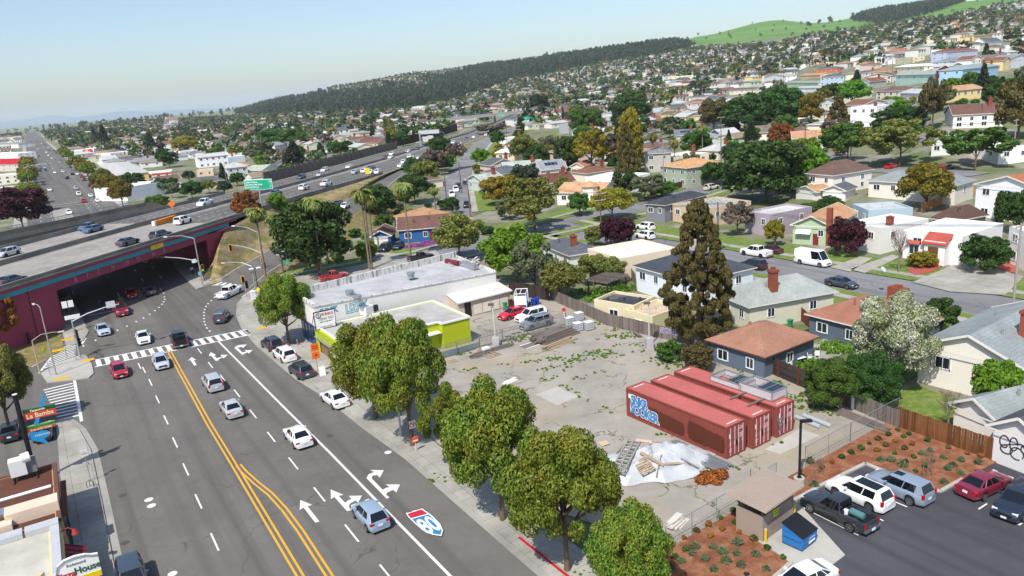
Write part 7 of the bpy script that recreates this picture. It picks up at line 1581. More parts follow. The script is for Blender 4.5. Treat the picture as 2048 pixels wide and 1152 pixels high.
d = (at(1418, 697)-at(1310, 675)).normalized(); PU, PW = plain('purple_paint', '#4b3f86', .6), plain('pale_paint', '#cfcbd6', .6)
for s_, f0 in (('SHUGE', .26), ('RAD', .62)):
    for mt, off, oo in ((PW, .07, .05), (PU, .02, .06)): txt(s_, .85, mt, ff, (at(1310, 675).lerp(at(1418, 697), f0)-ff.location)+Vector((d.y, -d.x, 0))*oo+Vector((0, 0, 1.15)), (math.pi/2, 0, yaw_of(d)), .85, .002, off=off)
fence('picket_fence', 'rusty steel picket fence between the yard and the vacant lot', [(866, 724), (960, 697), (1132, 651)], 1.75, M('#8a8784', .6, .3, 3, .3), 'p', 3, step=.19)
mb = MB(); a, b = at(870, 722), at(960, 697); o = a.copy(); mb.bar(a-o+Vector((.0, .05, .45)), b-o+Vector((0, .05, .45)), .02, .85); tag(mb.build('sheet_metal', M('#8fa6ad', .6, .25, 2), loc=o), 'pale blue sheet metal along the foot of the picket fence', 'sheet metal')
fence('board_fence', 'fresh orange board fence behind the golden tree', [(1842, 424), (1948, 386)], 1.8, NEWWOOD)
fence('board_fence', 'red-brown board fence between the two slate blue houses', [(1530, 651), (1596, 636), (1628, 664)], 1.8, M('#6b3a30', .85, .2, 3))
fence('board_fence', 'grey fence beside the pergola', [(1180, 565), (1262, 558), (1272, 572)], 1.9, OLDWOOD)
fence('board_fence', 'dark board fence behind the yard bins', [(1020, 590), (1098, 602)], 2.2, DARKWOOD)
fence('board_fence', 'dark red fence below the green solar-roofed house', [(1300, 392), (1392, 368)], 1.8, M('#55302a', .85, .2, 3))
fence('picket_fence', 'low black metal fence on the embankment by the right underpass corner', [(408, 563), (426, 552), (441, 541)], 1.9, BLACK, 'p', 3, step=.16)
fence('picket_fence', 'low black metal fence in the bare bed on the left', [(57, 690), (88, 660), (116, 655)], 1.7, BLACK, 'p', 3, step=.2)
m_, t_, p_ = base('chain_link'); v_ = pos(t_); p_.inputs['Base Color'].default_value = C('#9a9c9c'); p_.inputs['Metallic'].default_value = .5; p_.inputs['Roughness'].default_value = .5
sx_ = N(t_, 'ShaderNodeSeparateXYZ'); t_.links.new(v_, sx_.inputs[0]); fs = []
for sg in (1, -1):
    a_ = N(t_, 'ShaderNodeMath', operation='MULTIPLY_ADD'); t_.links.new(sx_.outputs[2], a_.inputs[0]); a_.inputs[1].default_value = sg*16.; h_ = N(t_, 'ShaderNodeMath', operation='MULTIPLY'); t_.links.new(sx_.outputs[0], h_.inputs[0]); h_.inputs[1].default_value = 19.; t_.links.new(h_.outputs[0], a_.inputs[2])
    f_ = N(t_, 'ShaderNodeMath', operation='FRACT'); t_.links.new(a_.outputs[0], f_.inputs[0]); l_ = N(t_, 'ShaderNodeMath', operation='LESS_THAN'); t_.links.new(f_.outputs[0], l_.inputs[0]); l_.inputs[1].default_value = .07; fs.append(l_)
mx = N(t_, 'ShaderNodeMath', operation='MAXIMUM'); t_.links.new(fs[0].outputs[0], mx.inputs[0]); t_.links.new(fs[1].outputs[0], mx.inputs[1]); t_.links.new(mx.outputs[0], p_.inputs['Alpha']); CHAIN = m_
def chain(label, pts, h=1.85):
    pts = [at(*p) for p in pts]; o = pts[0].copy(); t = thing('chain_link_fence', label, 'fence', o); mb, mp = MB(), MB()
    for a, b in zip(pts, pts[1:]):
        L = (b-a).length; k = max(1, round(L/3.2)); mb.add([a-o, b-o, b-o+Vector((0, 0, h)), a-o+Vector((0, 0, h))], [(0, 1, 2, 3)])
        for z in (.06, h): mp.tube([a-o+Vector((0, 0, z)), b-o+Vector((0, 0, z))], .028, 6)
        for i in range(k+1): p = a.lerp(b, i/k)-o; mp.tube([p, p+Vector((0, 0, h+.05))], .03, 6)
        for i in range(k): p, q = a.lerp(b, i/k)-o, a.lerp(b, (i+1)/k)-o; mp.tube([p+Vector((0, 0, .95)), q+Vector((0, 0, .95))], .015, 5)
    mb.build('mesh_panel', CHAIN, t); mp.build('rails', GALV, t); return t
t = chain('chain link fence in front of the mulch bed with two small white signs', [(1332, 1102), (1480, 1014), (1552, 968)]); a, b = at(1332, 1102), at(1552, 968); d = (b-a).normalized()
for u, v in ((1463, 978), (1476, 970)): 
    s = .62 if u < 1470 else .69; p = a.lerp(b, s)-a; mb = MB(); mb.box(p+Vector((d.y, -d.x, 0))*.04+Vector((0, 0, 1.45)), (.75, .02, .35), yaw_of(d)); mb.build('notice', WHITE, t)
chain('chain link fence along the top of the right mulch bed', [(1610, 935), (1700, 885), (1797, 832)])
# ---------------------------------------------------------------- street lamps, signals and poles
STEEL = M('#b4b8ba', .45, .1, 2, .5)
def hgt(p, v): return topz(p, v)
def lamp(base_, top, head, label, mt=None, r=.1, cobra=True):
    p = at(*base_); H = hgt(p, top); t = thing('street_lamp', label, 'street lamp', p); mb = MB(); mb.tube([(0, 0, 0), (0, 0, .3), (0, 0, H)], [r*1.5, r, r*.6], 10); mb.box((0, 0, .05), (.4, .4, .1)); mb.build('pole', mt or STEEL, t)
    # arm reaches towards the point where the lamp head is seen, at the same depth
    dp = depth(p); q = Vector((raydir(*head).x*dp, raydir(*head).y*dp, HC+raydir(*head).z*dp))-p
    mb = MB(); mb.tube([(0, 0, H-.05), (q.x*.35, q.y*.35, (H*.35+q.z*.65)+.25), (q.x*.8, q.y*.8, q.z+.12), (q.x, q.y, q.z)], [.06, .05, .045, .04], 6); mb.build('arm', mt or STEEL, t); mb = MB(); e = Vector((q.x, q.y, 0)).normalized()
    mb.box((q.x+e.x*.25, q.y+e.y*.25, q.z), (.7, .26, .14), yaw_of(e)); mb.build('lamp_head', M('#c9ccd0', .5, .1, 2), t); return t, q
lamp((113, 752), 614, (68, 609), 'grey street lamp with curved arm on the traffic island'); lamp((80, 746), 681, (118, 664), 'tan street lamp reaching over the bare bed on the left', M('#b5a48a', .6, .15, 2))
lamp((510, 577), 532, (449, 526), 'white street lamp by the ramp crossing'); lamp((803, 873), 700, (736, 706), 'grey street lamp whose head pokes out of the biggest street tree')
for b_, tp_, hd, lb in [((455, 372), 318, (452, 316), 'tall freeway lamp standing left of the green sign'), ((627, 334), 288, (622, 287), 'freeway lamp in front of the wide dark fir'), ((722, 309), 272, (738, 266), 'freeway lamp left of the maroon roofed house'), ((798, 290), 260, (812, 256), 'freeway lamp right of the maroon roofed house'), ((892, 304), 268, (882, 264), 'freeway lamp at the near edge of the lanes'), ((941, 279), 256, (932, 253), 'freeway lamp before the far overpass'), ((952, 264), 241, (944, 238), 'freeway lamp nearest the far overpass'),
                        ((55, 372), 336, (92, 328), 'avenue lamp left of the road near the red roof'), ((63, 385), 340, (73, 333), 'second avenue lamp near the red roof'), ((228, 380), 344, (190, 338), 'avenue lamp in front of the yellow apartment building'), ((57, 325), 316, (66, 311), 'avenue lamp left of the road under the tree row')]: lamp(b_, tp_, hd, lb, r=.09)
p = at(516, 577); t = thing('street_lamp', 'black lamp post with two white heads by the ramp crossing', 'street lamp', p); H = hgt(p, 537); mb = MB(); mb.cyl((0, 0, 0), .07, H, 8); mb.build('pole', BLACK, t)
for s in (-1, 1): mb = MB(); mb.box(RN*(s*.62)+Vector((0, 0, H+.05)), (.75, .4, .2), yaw_of(RN)); mb.build('lamp_head', WHITE, t)
YEL = plain('signal_yellow', '#d9a016', .5)
def signal_head(par, p, az, yellow=True, lit=None):
    f = azd(az); mb = MB(); mb.box(p-f*.1, (.62, .05, 1.35), yaw_of(Vector((f.y, -f.x, 0)))); hd = mb.build('signal_head', YEL if yellow else BLACK, par); mb = MB(); mb.box(p+f*.02, (.36, .2, 1.1), yaw_of(Vector((f.y, -f.x, 0))))
    for z in (-.34, 0, .34): mb.tube([p+f*.1+Vector((0, 0, z)), p+f*.3+Vector((0, 0, z+.02))], .13, 8, cap=False)
    mb.build('housing', BLACK, hd)
    if lit:
        mb = MB(); z = {'g': -.34, 'r': .34}[lit]; mb.tube([p+f*.12+Vector((0, 0, z)), p+f*.13+Vector((0, 0, z))], .11, 10); m2 = MATS.get('sig'+lit)
        if not m2: m2, t2, p2 = base('signal_light_'+lit); p2.inputs['Emission Color'].default_value = C('#3fe06a' if lit == 'g' else '#ff3322'); p2.inputs['Emission Strength'].default_value = 2.; MATS['sig'+lit] = m2
        mb.build('lens', m2, hd)
def depth_pt(p, u, v, dp=None): dp = dp or depth(p); d = raydir(u, v); return Vector((d.x*dp, d.y*dp, HC+d.z*dp))
def mast(base_, top, label, armfrom=None, armto=None, heads=(), lamp_to=None, boxes=(), signs=(), r=.14):
    p = at(*base_); H = hgt(p, top); t = thing('traffic_signal', label, 'traffic signal', p); mb = MB(); mb.tube([(0, 0, 0), (0, 0, H)], [r, r*.65], 10); mb.box((0, 0, .06), (.5, .5, .12)); mb.build('pole', STEEL, t)
    if armto:
        q = depth_pt(p, *armto)-p; a = Vector((0, 0, hgt(p, armfrom))); mb = MB(); mb.tube([a, a.lerp(q, .33)+Vector((0, 0, .3)), a.lerp(q, .7)+Vector((0, 0, .25)), q], [.1, .085, .07, .05], 8); mb.build('mast_arm', STEEL, t)
    if lamp_to:
        q = depth_pt(p, *lamp_to)-p; mb = MB(); a = Vector((0, 0, H)); mb.tube([a, a.lerp(q, .4)+Vector((0, 0, .4)), a.lerp(q, .85)+Vector((0, 0, .15)), q], [.07, .06, .05, .04], 6); mb.build('lamp_arm', STEEL, t); mb = MB(); mb.box(q, (.8, .26, .14), yaw_of(Vector((q.x, q.y, 0)))); mb.build('lamp_head', WHITE, t)
    for u, v, az, y, lit in heads: signal_head(t, depth_pt(p, u, v)-p+azd(az)*.15, az, y, lit)
    for u, v, w, h, hx in boxes: mb = MB(); mb.box(depth_pt(p, u, v)-p, (w, .12, h), yaw_of(RN)); mb.build('sign', M('#'+hx, .5, .05, 1), t)
    return t
mast((406, 573), 477, 'traffic signal with long curved mast arm at the right corner of the underpass', 522, (292, 514), [(290, 518, 150, 1, None), (404.5, 536, 150, 1, 'g')], (331, 474), [(388, 522, .8, .7, 'e8eaec'), (400, 547, .6, .7, '7fb8d2')])
mast((531, 559), 465, 'traffic signal with lamp arm and hanging head beside the tallest ramp palm', 506, (464, 490), [(461, 495, 170, 1, None), (525, 521, 170, 1, None), (528, 531.5, 170, 0, None)], (467, 452))
mast((494, 596), 563, 'short traffic signal post at the ramp corner', heads=[(485.5, 559, 160, 1, None), (493, 569, 190, 0, None)], r=.08)
mast((161, 717), 640, 'traffic signal with mast arm reaching over the road at the left of the underpass', 643, (238, 608), [(150, 668, 100, 1, None), (155.5, 684, 100, 0, None), (243, 604, -30, 0, None)], None, [(221, 609, 1.1, .9, 'c4c8ca'), (139, 635, 1.2, .55, 'e6e6e4'), (150, 633, 1.2, .55, 'e6e6e4')])
p = at(148, 665); t = thing('sign_post', 'black post with two white sign backs at the left underpass mouth', 'sign', p); H = hgt(p, 602); mb = MB(); mb.cyl((0, 0, 0), .09, H, 8); mb.build('post', BLACK, t)
for s in (-1, 1): mb = MB(); mb.box(RN*(s*.42)-RA*.1+Vector((0, 0, H-.5)), (.72, .05, 1.05), yaw_of(RN)); mb.build('sign_back', WHITE, t)
def sign(base_, top, size, label, colr, text=None, tcol=None, az=148.8, shape='rect', name='road_sign', pole=None, tsz=.3, diamond=False, panels=None):
    p = at(*base_); H = hgt(p, top); f = azd(az); sd = Vector((-f.y, f.x, 0)); t = thing(name, label, 'sign', p); mb = MB(); mb.cyl((0, 0, 0), .045, H, 6); mb.build('post', pole or STEEL, t)
    w, h = size; c = Vector((0, 0, H-h/2))+f*.07; mb = MB()
    if diamond: vs = [c+sd*(w/2*a)+Vector((0, 0, h/2*b)) for a, b in ((0, -1), (1, 0), (0, 1), (-1, 0))]; mb.add(vs+[v-f*.03 for v in vs], [(0, 1, 2, 3), (7, 6, 5, 4)]+[(i, 4+i, 4+(i+1) % 4, (i+1) % 4) for i in range(4)])
    else: mb.box(c, (w, .03, h), yaw_of(sd))
    mb.build('panel', colr, t)
    if text:
        L = text.split('|')
        for i, s_ in enumerate(L): txt(s_, tsz, tcol, t, c+f*.022+Vector((0, 0, ((len(L)-1)/2-i)*tsz*1.15)), (math.pi/2, 0, yaw_of(sd)), .9)
    return t, c, f, sd
ORA = plain('sign_orange', '#ee6a1c', .4); GRN = plain('sign_green_panel', '#12a07a', .4); SYEL = plain('sign_yellow3', '#f0c51c', .4)
t, c, f, sd = sign((637, 749), 687, (.95, .95), 'tall orange road works sign in front of the lime building', ORA, 'ROAD|WORK', BLACK, tsz=.24); mb = MB(); mb.box(c-Vector((0, 0, 1.0)), (.95, .03, .9), yaw_of(sd)); mb.build('lower_panel', ORA, t); txt('↗', .6, BLACK, t, c-Vector((0, 0, 1.0))+f*.03, (math.pi/2, 0, yaw_of(sd)))
p = at(645, 752); t = thing('sandwich_board', 'white sandwich board leaning on the pavement beside the charcoal suv', 'sign', p, yaw_of(RN)); 
for s in (-1, 1): mb = MB(); mb.box((0, s*.22, .62), (.75, .04, 1.25), 0, 0, ('X', s*.17)); mb.build('board', M('#e8e6e0', .5, .05, 1), t)
t, c, f, sd = sign((829, 893), 841, (.62, .75), 'white no-turn sign with red ring between two street trees', WHITE, pole=M('#6a5648', .8, .1, 2)); mb = MB()
for k in range(20): a1, a2 = k*.314, (k+1)*.314; mb.bar(c+f*.03+sd*math.cos(a1)*.26+Vector((0, 0, math.sin(a1)*.26)), c+f*.03+sd*math.cos(a2)*.26+Vector((0, 0, math.sin(a2)*.26)), .02, .06)
mb.bar(c+f*.03+sd*-.18+Vector((0, 0, .18)), c+f*.03+sd*.18+Vector((0, 0, -.18)), .02, .06); mb.build('red_ring', RED, t); mb = MB(); mb.tube([c+f*.025+sd*.1+Vector((0, 0, -.15)), c+f*.025+sd*.1+Vector((0, 0, .1)), c+f*.025+sd*-.12+Vector((0, 0, .1))], .03, 5); mb.build('arrow', BLACK, t)
t, c, f, sd = sign((832.8, 905), 873, (.62, .55), 'small orange and white stake sign at the kerb', M('#e0582c', .5, .08, 3), pole=M('#d9c9a8', .8, .1, 2)); mb = MB(); mb.box(c+f*.02-Vector((0, 0, .1)), (.5, .01, .1), yaw_of(sd)); mb.build('white_band', WHITE, t)
t, c, f, sd = sign((182, 964), 899, (.55, .65), 'white no-parking sign with red lettering by the left kerb', M('#e6e2e0', .5, .05, 1), 'NO|PARKING', RED, tsz=.13); mb = MB(); mb.box(Vector((.12, 0, 1.9))+f*.05, (.18, .12, .22)); mb.build('box', STEEL, t)
sign((520, 600), 574, (.9, .9), 'yellow diamond sign at the ramp corner beside the white cabinet', SYEL, diamond=True, az=200); sign((101, 753), 693, (.95, .95), 'fluorescent yellow pedestrian diamond on the traffic island', plain('sign_lime', '#c9e016', .4), diamond=True, az=100)
sign((574, 545), 521, (1.5, .75), 'small green freeway entrance sign beside the short palm', GRN, 'FREEWAY|ENTRANCE', WHITE, az=175, tsz=.22)
# freeway signs
p = depth_pt(Vector((0, 0, 0)), 522, 408, 178); t = thing('freeway_sign', 'large green freeway sign listing three exits on a single post', 'sign', p); u0 = depth_pt(p, 517, 369, 178)-p; f = azd(180+12); sd = Vector((-f.y, f.x, 0)); W_2, H_2 = 59*178/1509*1.02, 19.5*178/1509*1.04
mb = MB(); mb.box(u0, (W_2, .12, H_2), yaw_of(sd)); mb.build('border', plain('sign_pale', '#d4f0e4', .4), t); mb = MB(); mb.box(u0+f*.06, (W_2-.22, .06, H_2-.22), yaw_of(sd)); mb.build('panel', GRN, t); mb = MB(); mb.tube([(u0.x, u0.y, u0.z), (u0.x, u0.y, -2)], .2, 8); mb.build('post', STEEL, t)
for i, (a_, b_) in enumerate((('Solano Avenue', '1/4'), ('San Pablo Dam Road', '1'), ('El Portal Drive', '2'))):
    z = .62-.6*i; txt(a_, .52, WHITE, t, u0+f*.1-sd*(W_2/2-.35)+Vector((0, 0, z)), (math.pi/2, 0, yaw_of(sd)), .95, align='LEFT', off=.008); txt(b_, .52, WHITE, t, u0+f*.1+sd*(W_2/2-.55)+Vector((0, 0, z)), (math.pi/2, 0, yaw_of(sd)), 1, off=.008)
def post_sign(u, v, dp, w, h, mt, label, vb, text=None, name='freeway_sign'):
    c = depth_pt(Vector((0, 0, 0)), u, v, dp); b = depth_pt(Vector((0, 0, 0)), u+1, vb, dp); t = thing(name, label, 'sign', (c.x, c.y, b.z)); mb = MB(); mb.box((0, 0, c.z-b.z), (w, .1, h)); mb.build('panel', mt, t); mb = MB(); mb.tube([(0, .12, c.z-b.z), (0, .12, 0)], .1, 6); mb.build('post', STEEL, t)
    if text: txt(text, h*.4, WHITE, t, (0, -.07, c.z-b.z), (math.pi/2, 0, 0), .9)
post_sign(1051, 237, 540, 5.5, 2.8, GRN, 'left of two far green overhead signs near the far overpass', 252, 'EXIT'); post_sign(1069, 236.5, 540, 4.6, 2.6, GRN, 'right of two far green overhead signs near the far overpass', 252); post_sign(1003, 230, 585, 5, 2, M('#6fb39a', .5, .1, 1), 'pale green sign fixed on the far overpass', 236)
c = depth_pt(Vector((0, 0, 0)), 735, 342, 285); post_sign(735, 342, 250, 1.5, 1.9, SYEL, 'yellow warning sign above the freeway gore', 352); post_sign(893, 307, 330, 1.2, 2, plain('sign_hot', '#e8402c', .4), 'small orange-red sign on the freeway shoulder', 316); post_sign(822, 271, 350, 0, 0, STEEL, 'x', 272) if 0 else None
p = atz(348, 433, 8.3); t = thing('roadworks_sign', 'orange diamond road works sign on the bridge deck', 'sign', p); H = 3.0; mb = MB(); mb.cyl((0, 0, 0), .06, H, 6); mb.build('post', STEEL, t); mb = MB(); mb.add([(0, -.08, H-.9), (.85, -.08, H-.05), (0, -.08, H+.8), (-.85, -.08, H-.05)], [(0, 1, 2, 3)]); mb.build('panel', ORA, t)
a, b = atz(311, 451, 8.62), atz(351, 439, 8.62); t = thing('crash_barrier', 'orange crash cushion barrels with a white nose on the bridge deck', 'crash cushion', a, yaw_of(b-a)); L = (b-a).length
for k in range(6): mb = MB(); mb.box((L*(k+.5)/6, 0, .5), (L/6-.12, .7, 1.0)); mb.build('barrel_module', M('#e0861c', .5, .08, 2), t)
mb = MB(); mb.box((-.35, 0, .5), (.6, .7, 1.0)); mb.build('nose', M('#e6dcd4', .5, .1, 2), t)
# sign gantry seen from behind
p = depth_pt(Vector((0, 0, 0)), 842, 293, 330); t = thing('sign_gantry', 'grey lattice sign gantry seen from behind at the freeway edge', 'gantry', p); q = depth_pt(p, 858, 264, 330)-p; mb = MB(); mb.tube([(0, 0, 0), (0, 0, q.z)], .3, 8); mb.build('post', STEEL, t); mb = MB()
e = FD.cross(Vector((0, 0, 1))); w, h = 9.5, 1.8
for z in (-h/2, 0, h/2): mb.bar(q-e*w*.5+Vector((0, 0, z)), q+e*w*.5+Vector((0, 0, z)), .14)
for k in range(13): mb.bar(q+e*(w*(k/12-.5))+Vector((0, 0, -h/2)), q+e*(w*(k/12-.5))+Vector((0, 0, h/2)), .1)
mb.bar(q-e*w*.5-FD*.4, q+e*w*.5-FD*.4, .06, h*.8); mb.build('lattice', M('#b4bcc0', .5, .1, 1), t)
# billboard on the avenue
p = at(178, 313); t = thing('billboard', 'magenta and yellow billboard standing over the avenue shops', 'billboard', p); f = azd(165); sd = Vector((-f.y, f.x, 0)); z = hgt(p, 302.5); mb = MB(); mb.box((0, 0, z), (7.6, .4, 3.4), yaw_of(sd)); mb.build('panel', M('#d02a6a', .5, .06, 1), t); mb = MB(); mb.box(f*.22-sd*.9+Vector((0, 0, z+.5)), (2.4, .05, 1.4), yaw_of(sd)); mb.build('yellow_patch', SYEL, t); mb = MB(); mb.box(f*.22-sd*.6+Vector((0, 0, z-.7)), (3.4, .05, .7), yaw_of(sd)); mb.build('white_patch', WHITE, t); mb = MB(); mb.cyl((0, 0, 0), .3, z, 8); mb.build('post', STEEL, t)
# utility poles and wires
WOODP = M('#6a5850', .9, .25, 2); TOPS = {}
for i, (b_, tp_, lb) in enumerate([((2020, 672), 446, 'tall brown utility pole at the right edge beside the grey roof'), ((1436, 508), 404, 'utility pole right of the tall cypress'), ((1328, 396), 248, 'tall pale utility pole in front of the green solar-roofed house'), ((1701, 322), 240, 'grey utility pole among the spreading trees'), ((1609, 322), 234, 'brown utility pole left of the spreading trees'), ((1442, 336), 232, 'brown utility pole with four crossarms left of the big dark pine'), ((2025, 326), 238, 'grey utility pole at the right edge behind the gabled house'),
                             ((893, 398), 334, 'utility pole at the start of the frontage street'), ((923, 386), 322, 'brown utility pole halfway up the frontage street'), ((745, 540), 408, 'leaning thin pole beside the leaning palm'), ((941, 434), 368, 'utility pole beside the olive tree'), ((1203, 476), 384, 'utility pole left of the dark plum tree'), ((1018, 400), 345, 'utility pole in front of the mustard tree'), ((1342, 262), 222, 'utility pole above the feathery palms'), ((1567, 176), 130, 'tall red-brown pole beside the tall white hillside house'), ((1810, 236), 190, 'dark utility pole at the foot of the steep street'), ((1015, 298), 253, 'utility pole near the park, left of a pair'), ((1038, 286), 252, 'utility pole near the park, right of a pair'), ((1997, 190), 154, 'utility pole on the slope at the far right'), ((1783, 165), 118, 'thin pole left of the mint house')]):
    p = at(*b_); H = min(16, hgt(p, tp_)); t = thing('utility_pole', lb, 'utility pole', p); mb = MB(); mb.tube([(0, 0, -.3), (0, 0, H)], [.17, .11], 8); mb.build('pole', WOODP if 'pale' not in lb and 'grey' not in lb else M('#9a938b', .85, .15, 2), t); dv = SBN if i % 2 == 0 else azd(75)
    for k, z in enumerate((H-.35, H-1.7) if i not in (5, 9) else ((H-.3, H-2.6, H-4.6, H-5.9) if i == 5 else ())):
        mb = MB(); mb.bar(dv*-1.3+Vector((0, .0, z)), dv*1.3+Vector((0, 0, z)), .13, .16)
        for s in (-1, -.5, .5, 1): mb.cyl(dv*s*1.1+Vector((0, 0, z+.06)), .04, .16, 5)
        mb.build('crossarm', M('#b0a89e', .8, .15, 2), t)
    if i in (1, 3, 4, 12): mb = MB(); mb.cyl((.3, -.1, H-3.2), .25, .8, 10); mb.build('transformer', GALV, t)
    TOPS[i] = p+Vector((0, 0, H-.25))
wi = plain('wire_black', '#2a2a2c', .6)
for a, b, lb in [(0, 1, 'black power lines crossing the residential street houses'), (3, 4, 'power lines between the two poles by the spreading trees'), (1, 11, 'power lines running left from the pole behind the cypress'), (6, 3, 'power lines above the golden tree'), (7, 8, 'power lines along the frontage street'), (12, 11, 'power lines from the mustard tree to the plum tree'), (5, 3, 'power lines above the big dark pine'), (2, 1, 'power lines from the tall pale pole to the cypress')]:
    A_, B_ = TOPS[a], TOPS[b]; mb = MB(); d = (B_-A_); n_ = Vector((-d.y, d.x, 0)).normalized()
    for s in (-1, 0, 1): mb.tube([A_.lerp(B_, k/10)-A_+n_*s*.8-Vector((0, 0, 1.4*math.sin(math.pi*k/10))) for k in range(11)], .022, 4)
    tag(mb.build('power_lines', wi, loc=A_), lb, 'power lines')
# lot and parking lamps
for b_, tp_, lb in [((992, 694), 609, 'lot lamp on a grey plinth beside the picket fence'), ((1299, 696), 606, 'lot lamp on a grey plinth beside the purple lettering')]:
    p = at(*b_); t = thing('lot_lamp', lb, 'lamp post', p); H = hgt(p, tp_); mb = MB(); mb.box((0, 0, .65), (.85, .85, 1.3)); mb.build('plinth', M('#a9aaac', .8, .15, 2), t); mb = MB(); mb.tube([(0, 0, 1.3), (0, 0, H)], .07, 8); mb.build('pole', M('#c9c6c0', .6, .1, 2), t); mb = MB(); mb.box((-.2, -.1, H+.05), (.75, .4, .25)); mb.build('lamp_head', M('#5d5a58', .6, .1, 2), t)
p = at(1598, 972); t = thing('lot_lamp', 'black lamp post on a white concrete base by the parked pickup', 'lamp post', p); H = hgt(p, 843); mb = MB(); mb.cyl((0, 0, 0), .42, .75, 16); mb.build('base', CONCL, t); mb = MB(); mb.box((0, 0, .78), (.3, .3, .12)); mb.bar((0, 0, .75), (0, 0, H), .15); mb.build('pole', BLACK, t); mb = MB(); mb.box((.45, .1, H-.02), (.85, .4, .14)); mb.build('lamp_head', BLACK, t)
# small street things
p = at(508, 600); t = thing('utility_cabinet', 'white utility cabinet on the pavement at the ramp corner', 'cabinet', p, yaw_of(RA)); mb = MB(); mb.box((0, 0, .75), (1.0, .7, 1.5)); mb.box((0, 0, 1.53), (1.1, .8, .08)); mb.build('case', M('#d6d8d8', .5, .08, 1), t); mb = MB(); mb.box((0, -.36, .75), (.8, .02, 1.2)); mb.build('door', M('#c9cbcc', .5, .08, 1), t)
for u, v, lb in [(135, 719, 'grey post nearest the crossing on the traffic island'), (153, 722, 'grey post beside the bicycle stand on the traffic island'), (597, 701, 'grey post on the pavement beside the white crossover')]:
    p = at(u, v); mb = MB(); mb.cyl((0, 0, 0), .05, 1.5, 8); mb.box((0, 0, 1.45), (.12, .12, .2)); tag(mb.build('post', STEEL, loc=p), lb, 'post')
p = at(182, 978); t = thing('bike_rack', 'black looped bicycle rack by the left kerb', 'bike rack', p); mb = MB(); mb.tube([(-.3, 0, 0), (-.3, 0, .7), (0, .1, .85), (.3, 0, .7), (.3, 0, 0)], .03, 6); mb.tube([(-.2, .3, 0), (-.2, .3, .6), (.2, .3, .6), (.2, .3, 0)], .03, 6); mb.build('loop', BLACK, t)
# ---------------------------------------------------------------- things in the vacant lot
def pallet(p, rz, label, tilt=None, n=7, sc=1., z=0.):
    t = thing('pallet', label, 'pallet', Vector(p)+Vector((0, 0, z)), rz); t.scale = (sc, sc, sc)
    if tilt: t.rotation_euler = (tilt[0], tilt[1], rz)
    mb = MB()
    for k in range(n): mb.box((-.55+1.1*k/(n-1), 0, .13), (.1, 1.0, .022))
    mb.build('deck_boards', PALLETW, t); mb = MB()
    for y in (-.45, 0, .45): mb.box((0, y, .065), (1.2, .09, .1))
    mb.build('bearers', PALLETW, t); return t
YD = yaw_of(at(1130, 650)-at(868, 722))
def stack(p, rz, label, n, L, w, hh, mt, name='timber_pile', seed=1, cat='timber pile', spread=.2):
    t = thing(name, label, cat, p, rz); rr = random.Random(seed)
    for k in range(n):
        z, row = divmod(k, max(1, int(n/3.2))); mb = MB(); l_ = L*rr.uniform(.75, 1.05); mb.box((rr.uniform(-.4, .4), (row-n/6.4)*w*1.15+rr.uniform(-.05, .05)+z*.15, .08+z*hh), (l_, w, hh*.95), rr.uniform(-.04, .04)*spread*5); mb.build('plank', mt, t)
    return t
stack(at(1105, 676), YD+.15, 'big pile of weathered timber beams at the back of the lot', 26, 6.0, .3, .27, OLDWOOD, seed=2)
stack(at(1120, 690), YD+.15, 'lower row of pale planks in front of the timber pile', 7, 5.2, .28, .14, PALLETW, seed=5)
pallet(at(962, 702), YD, 'grey pallet propped against the picket fence', (1.15, 0)); pallet(at(905, 724), YD, 'small broken dark pallet near the picket fence', None, 5); stack(at(962, 712), YD, 'pile of brown boards beside the lot lamp plinth', 9, 2.6, .25, .1, OLDWOOD, seed=3)
pallet(at(984, 712), YD+.1, 'dark empty pallet frame lying flat in the lot', None, 4, 1.5); stack(at(1008, 697), YD, 'long thin brown boards lying by the plinth', 4, 3.6, .2, .1, OLDWOOD, seed=4)
t = thing('wooden_panel', 'pale wooden panel lying flat left of the timber pile', 'panel', at(1060, 692), YD); mb = MB(); mb.box((0, 0, .07), (2.3, 1.5, .06), .1); mb.build('board', OLDWOOD, t); mb = MB()
for s in (-1, 1): mb.box((0, s*.72, .12), (2.3, .1, .06), .1)
mb.build('rim', WHITE, t)
p = at(972, 706); t = thing('crate', 'white box beside the brown boards', 'box', p, YD); mb = MB(); mb.box((0, 0, .35), (.8, .6, .7)); mb.box((0, 0, .72), (.84, .64, .05)); mb.build('case', WHITE, t); mb = MB(); mb.box((0, -.31, .4), (.5, .02, .12)); mb.build('handle', BLACK, t)
# water totes
for u, v, lb in [(1139, 651, 'white caged tote at the left of the group'), (1156, 662, 'white caged tote, front left of the group'), (1178, 660, 'white caged tote, front right of the group'), (1158, 641, 'white caged tote at the back of the group')]:
    t = thing('water_tote', lb, 'tote', at(u, v), YD); mb = MB(); mb.box((0, 0, .68), (1.08, .92, 1.02)); mb.build('tank', M('#dfe3e4', .4, .08, 1), t); mb = MB()
    for z in (.2, .5, .8, 1.1): 
        for s in (-1, 1): mb.box((0, s*.5, z), (1.2, .03, .03)); mb.box((s*.6, 0, z), (.03, 1.0, .03))
    for k in range(5):
        for s in (-1, 1): mb.box((-.5+.25*k, s*.5, .65), (.03, .03, 1.0)); mb.box((s*.6, -.4+.2*k, .65), (.03, .03, 1.0))
    mb.build('cage', GALV, t); mb = MB(); mb.box((0, 0, .08), (1.2, 1, .12)); mb.build('pallet_base', OLDWOOD, t)
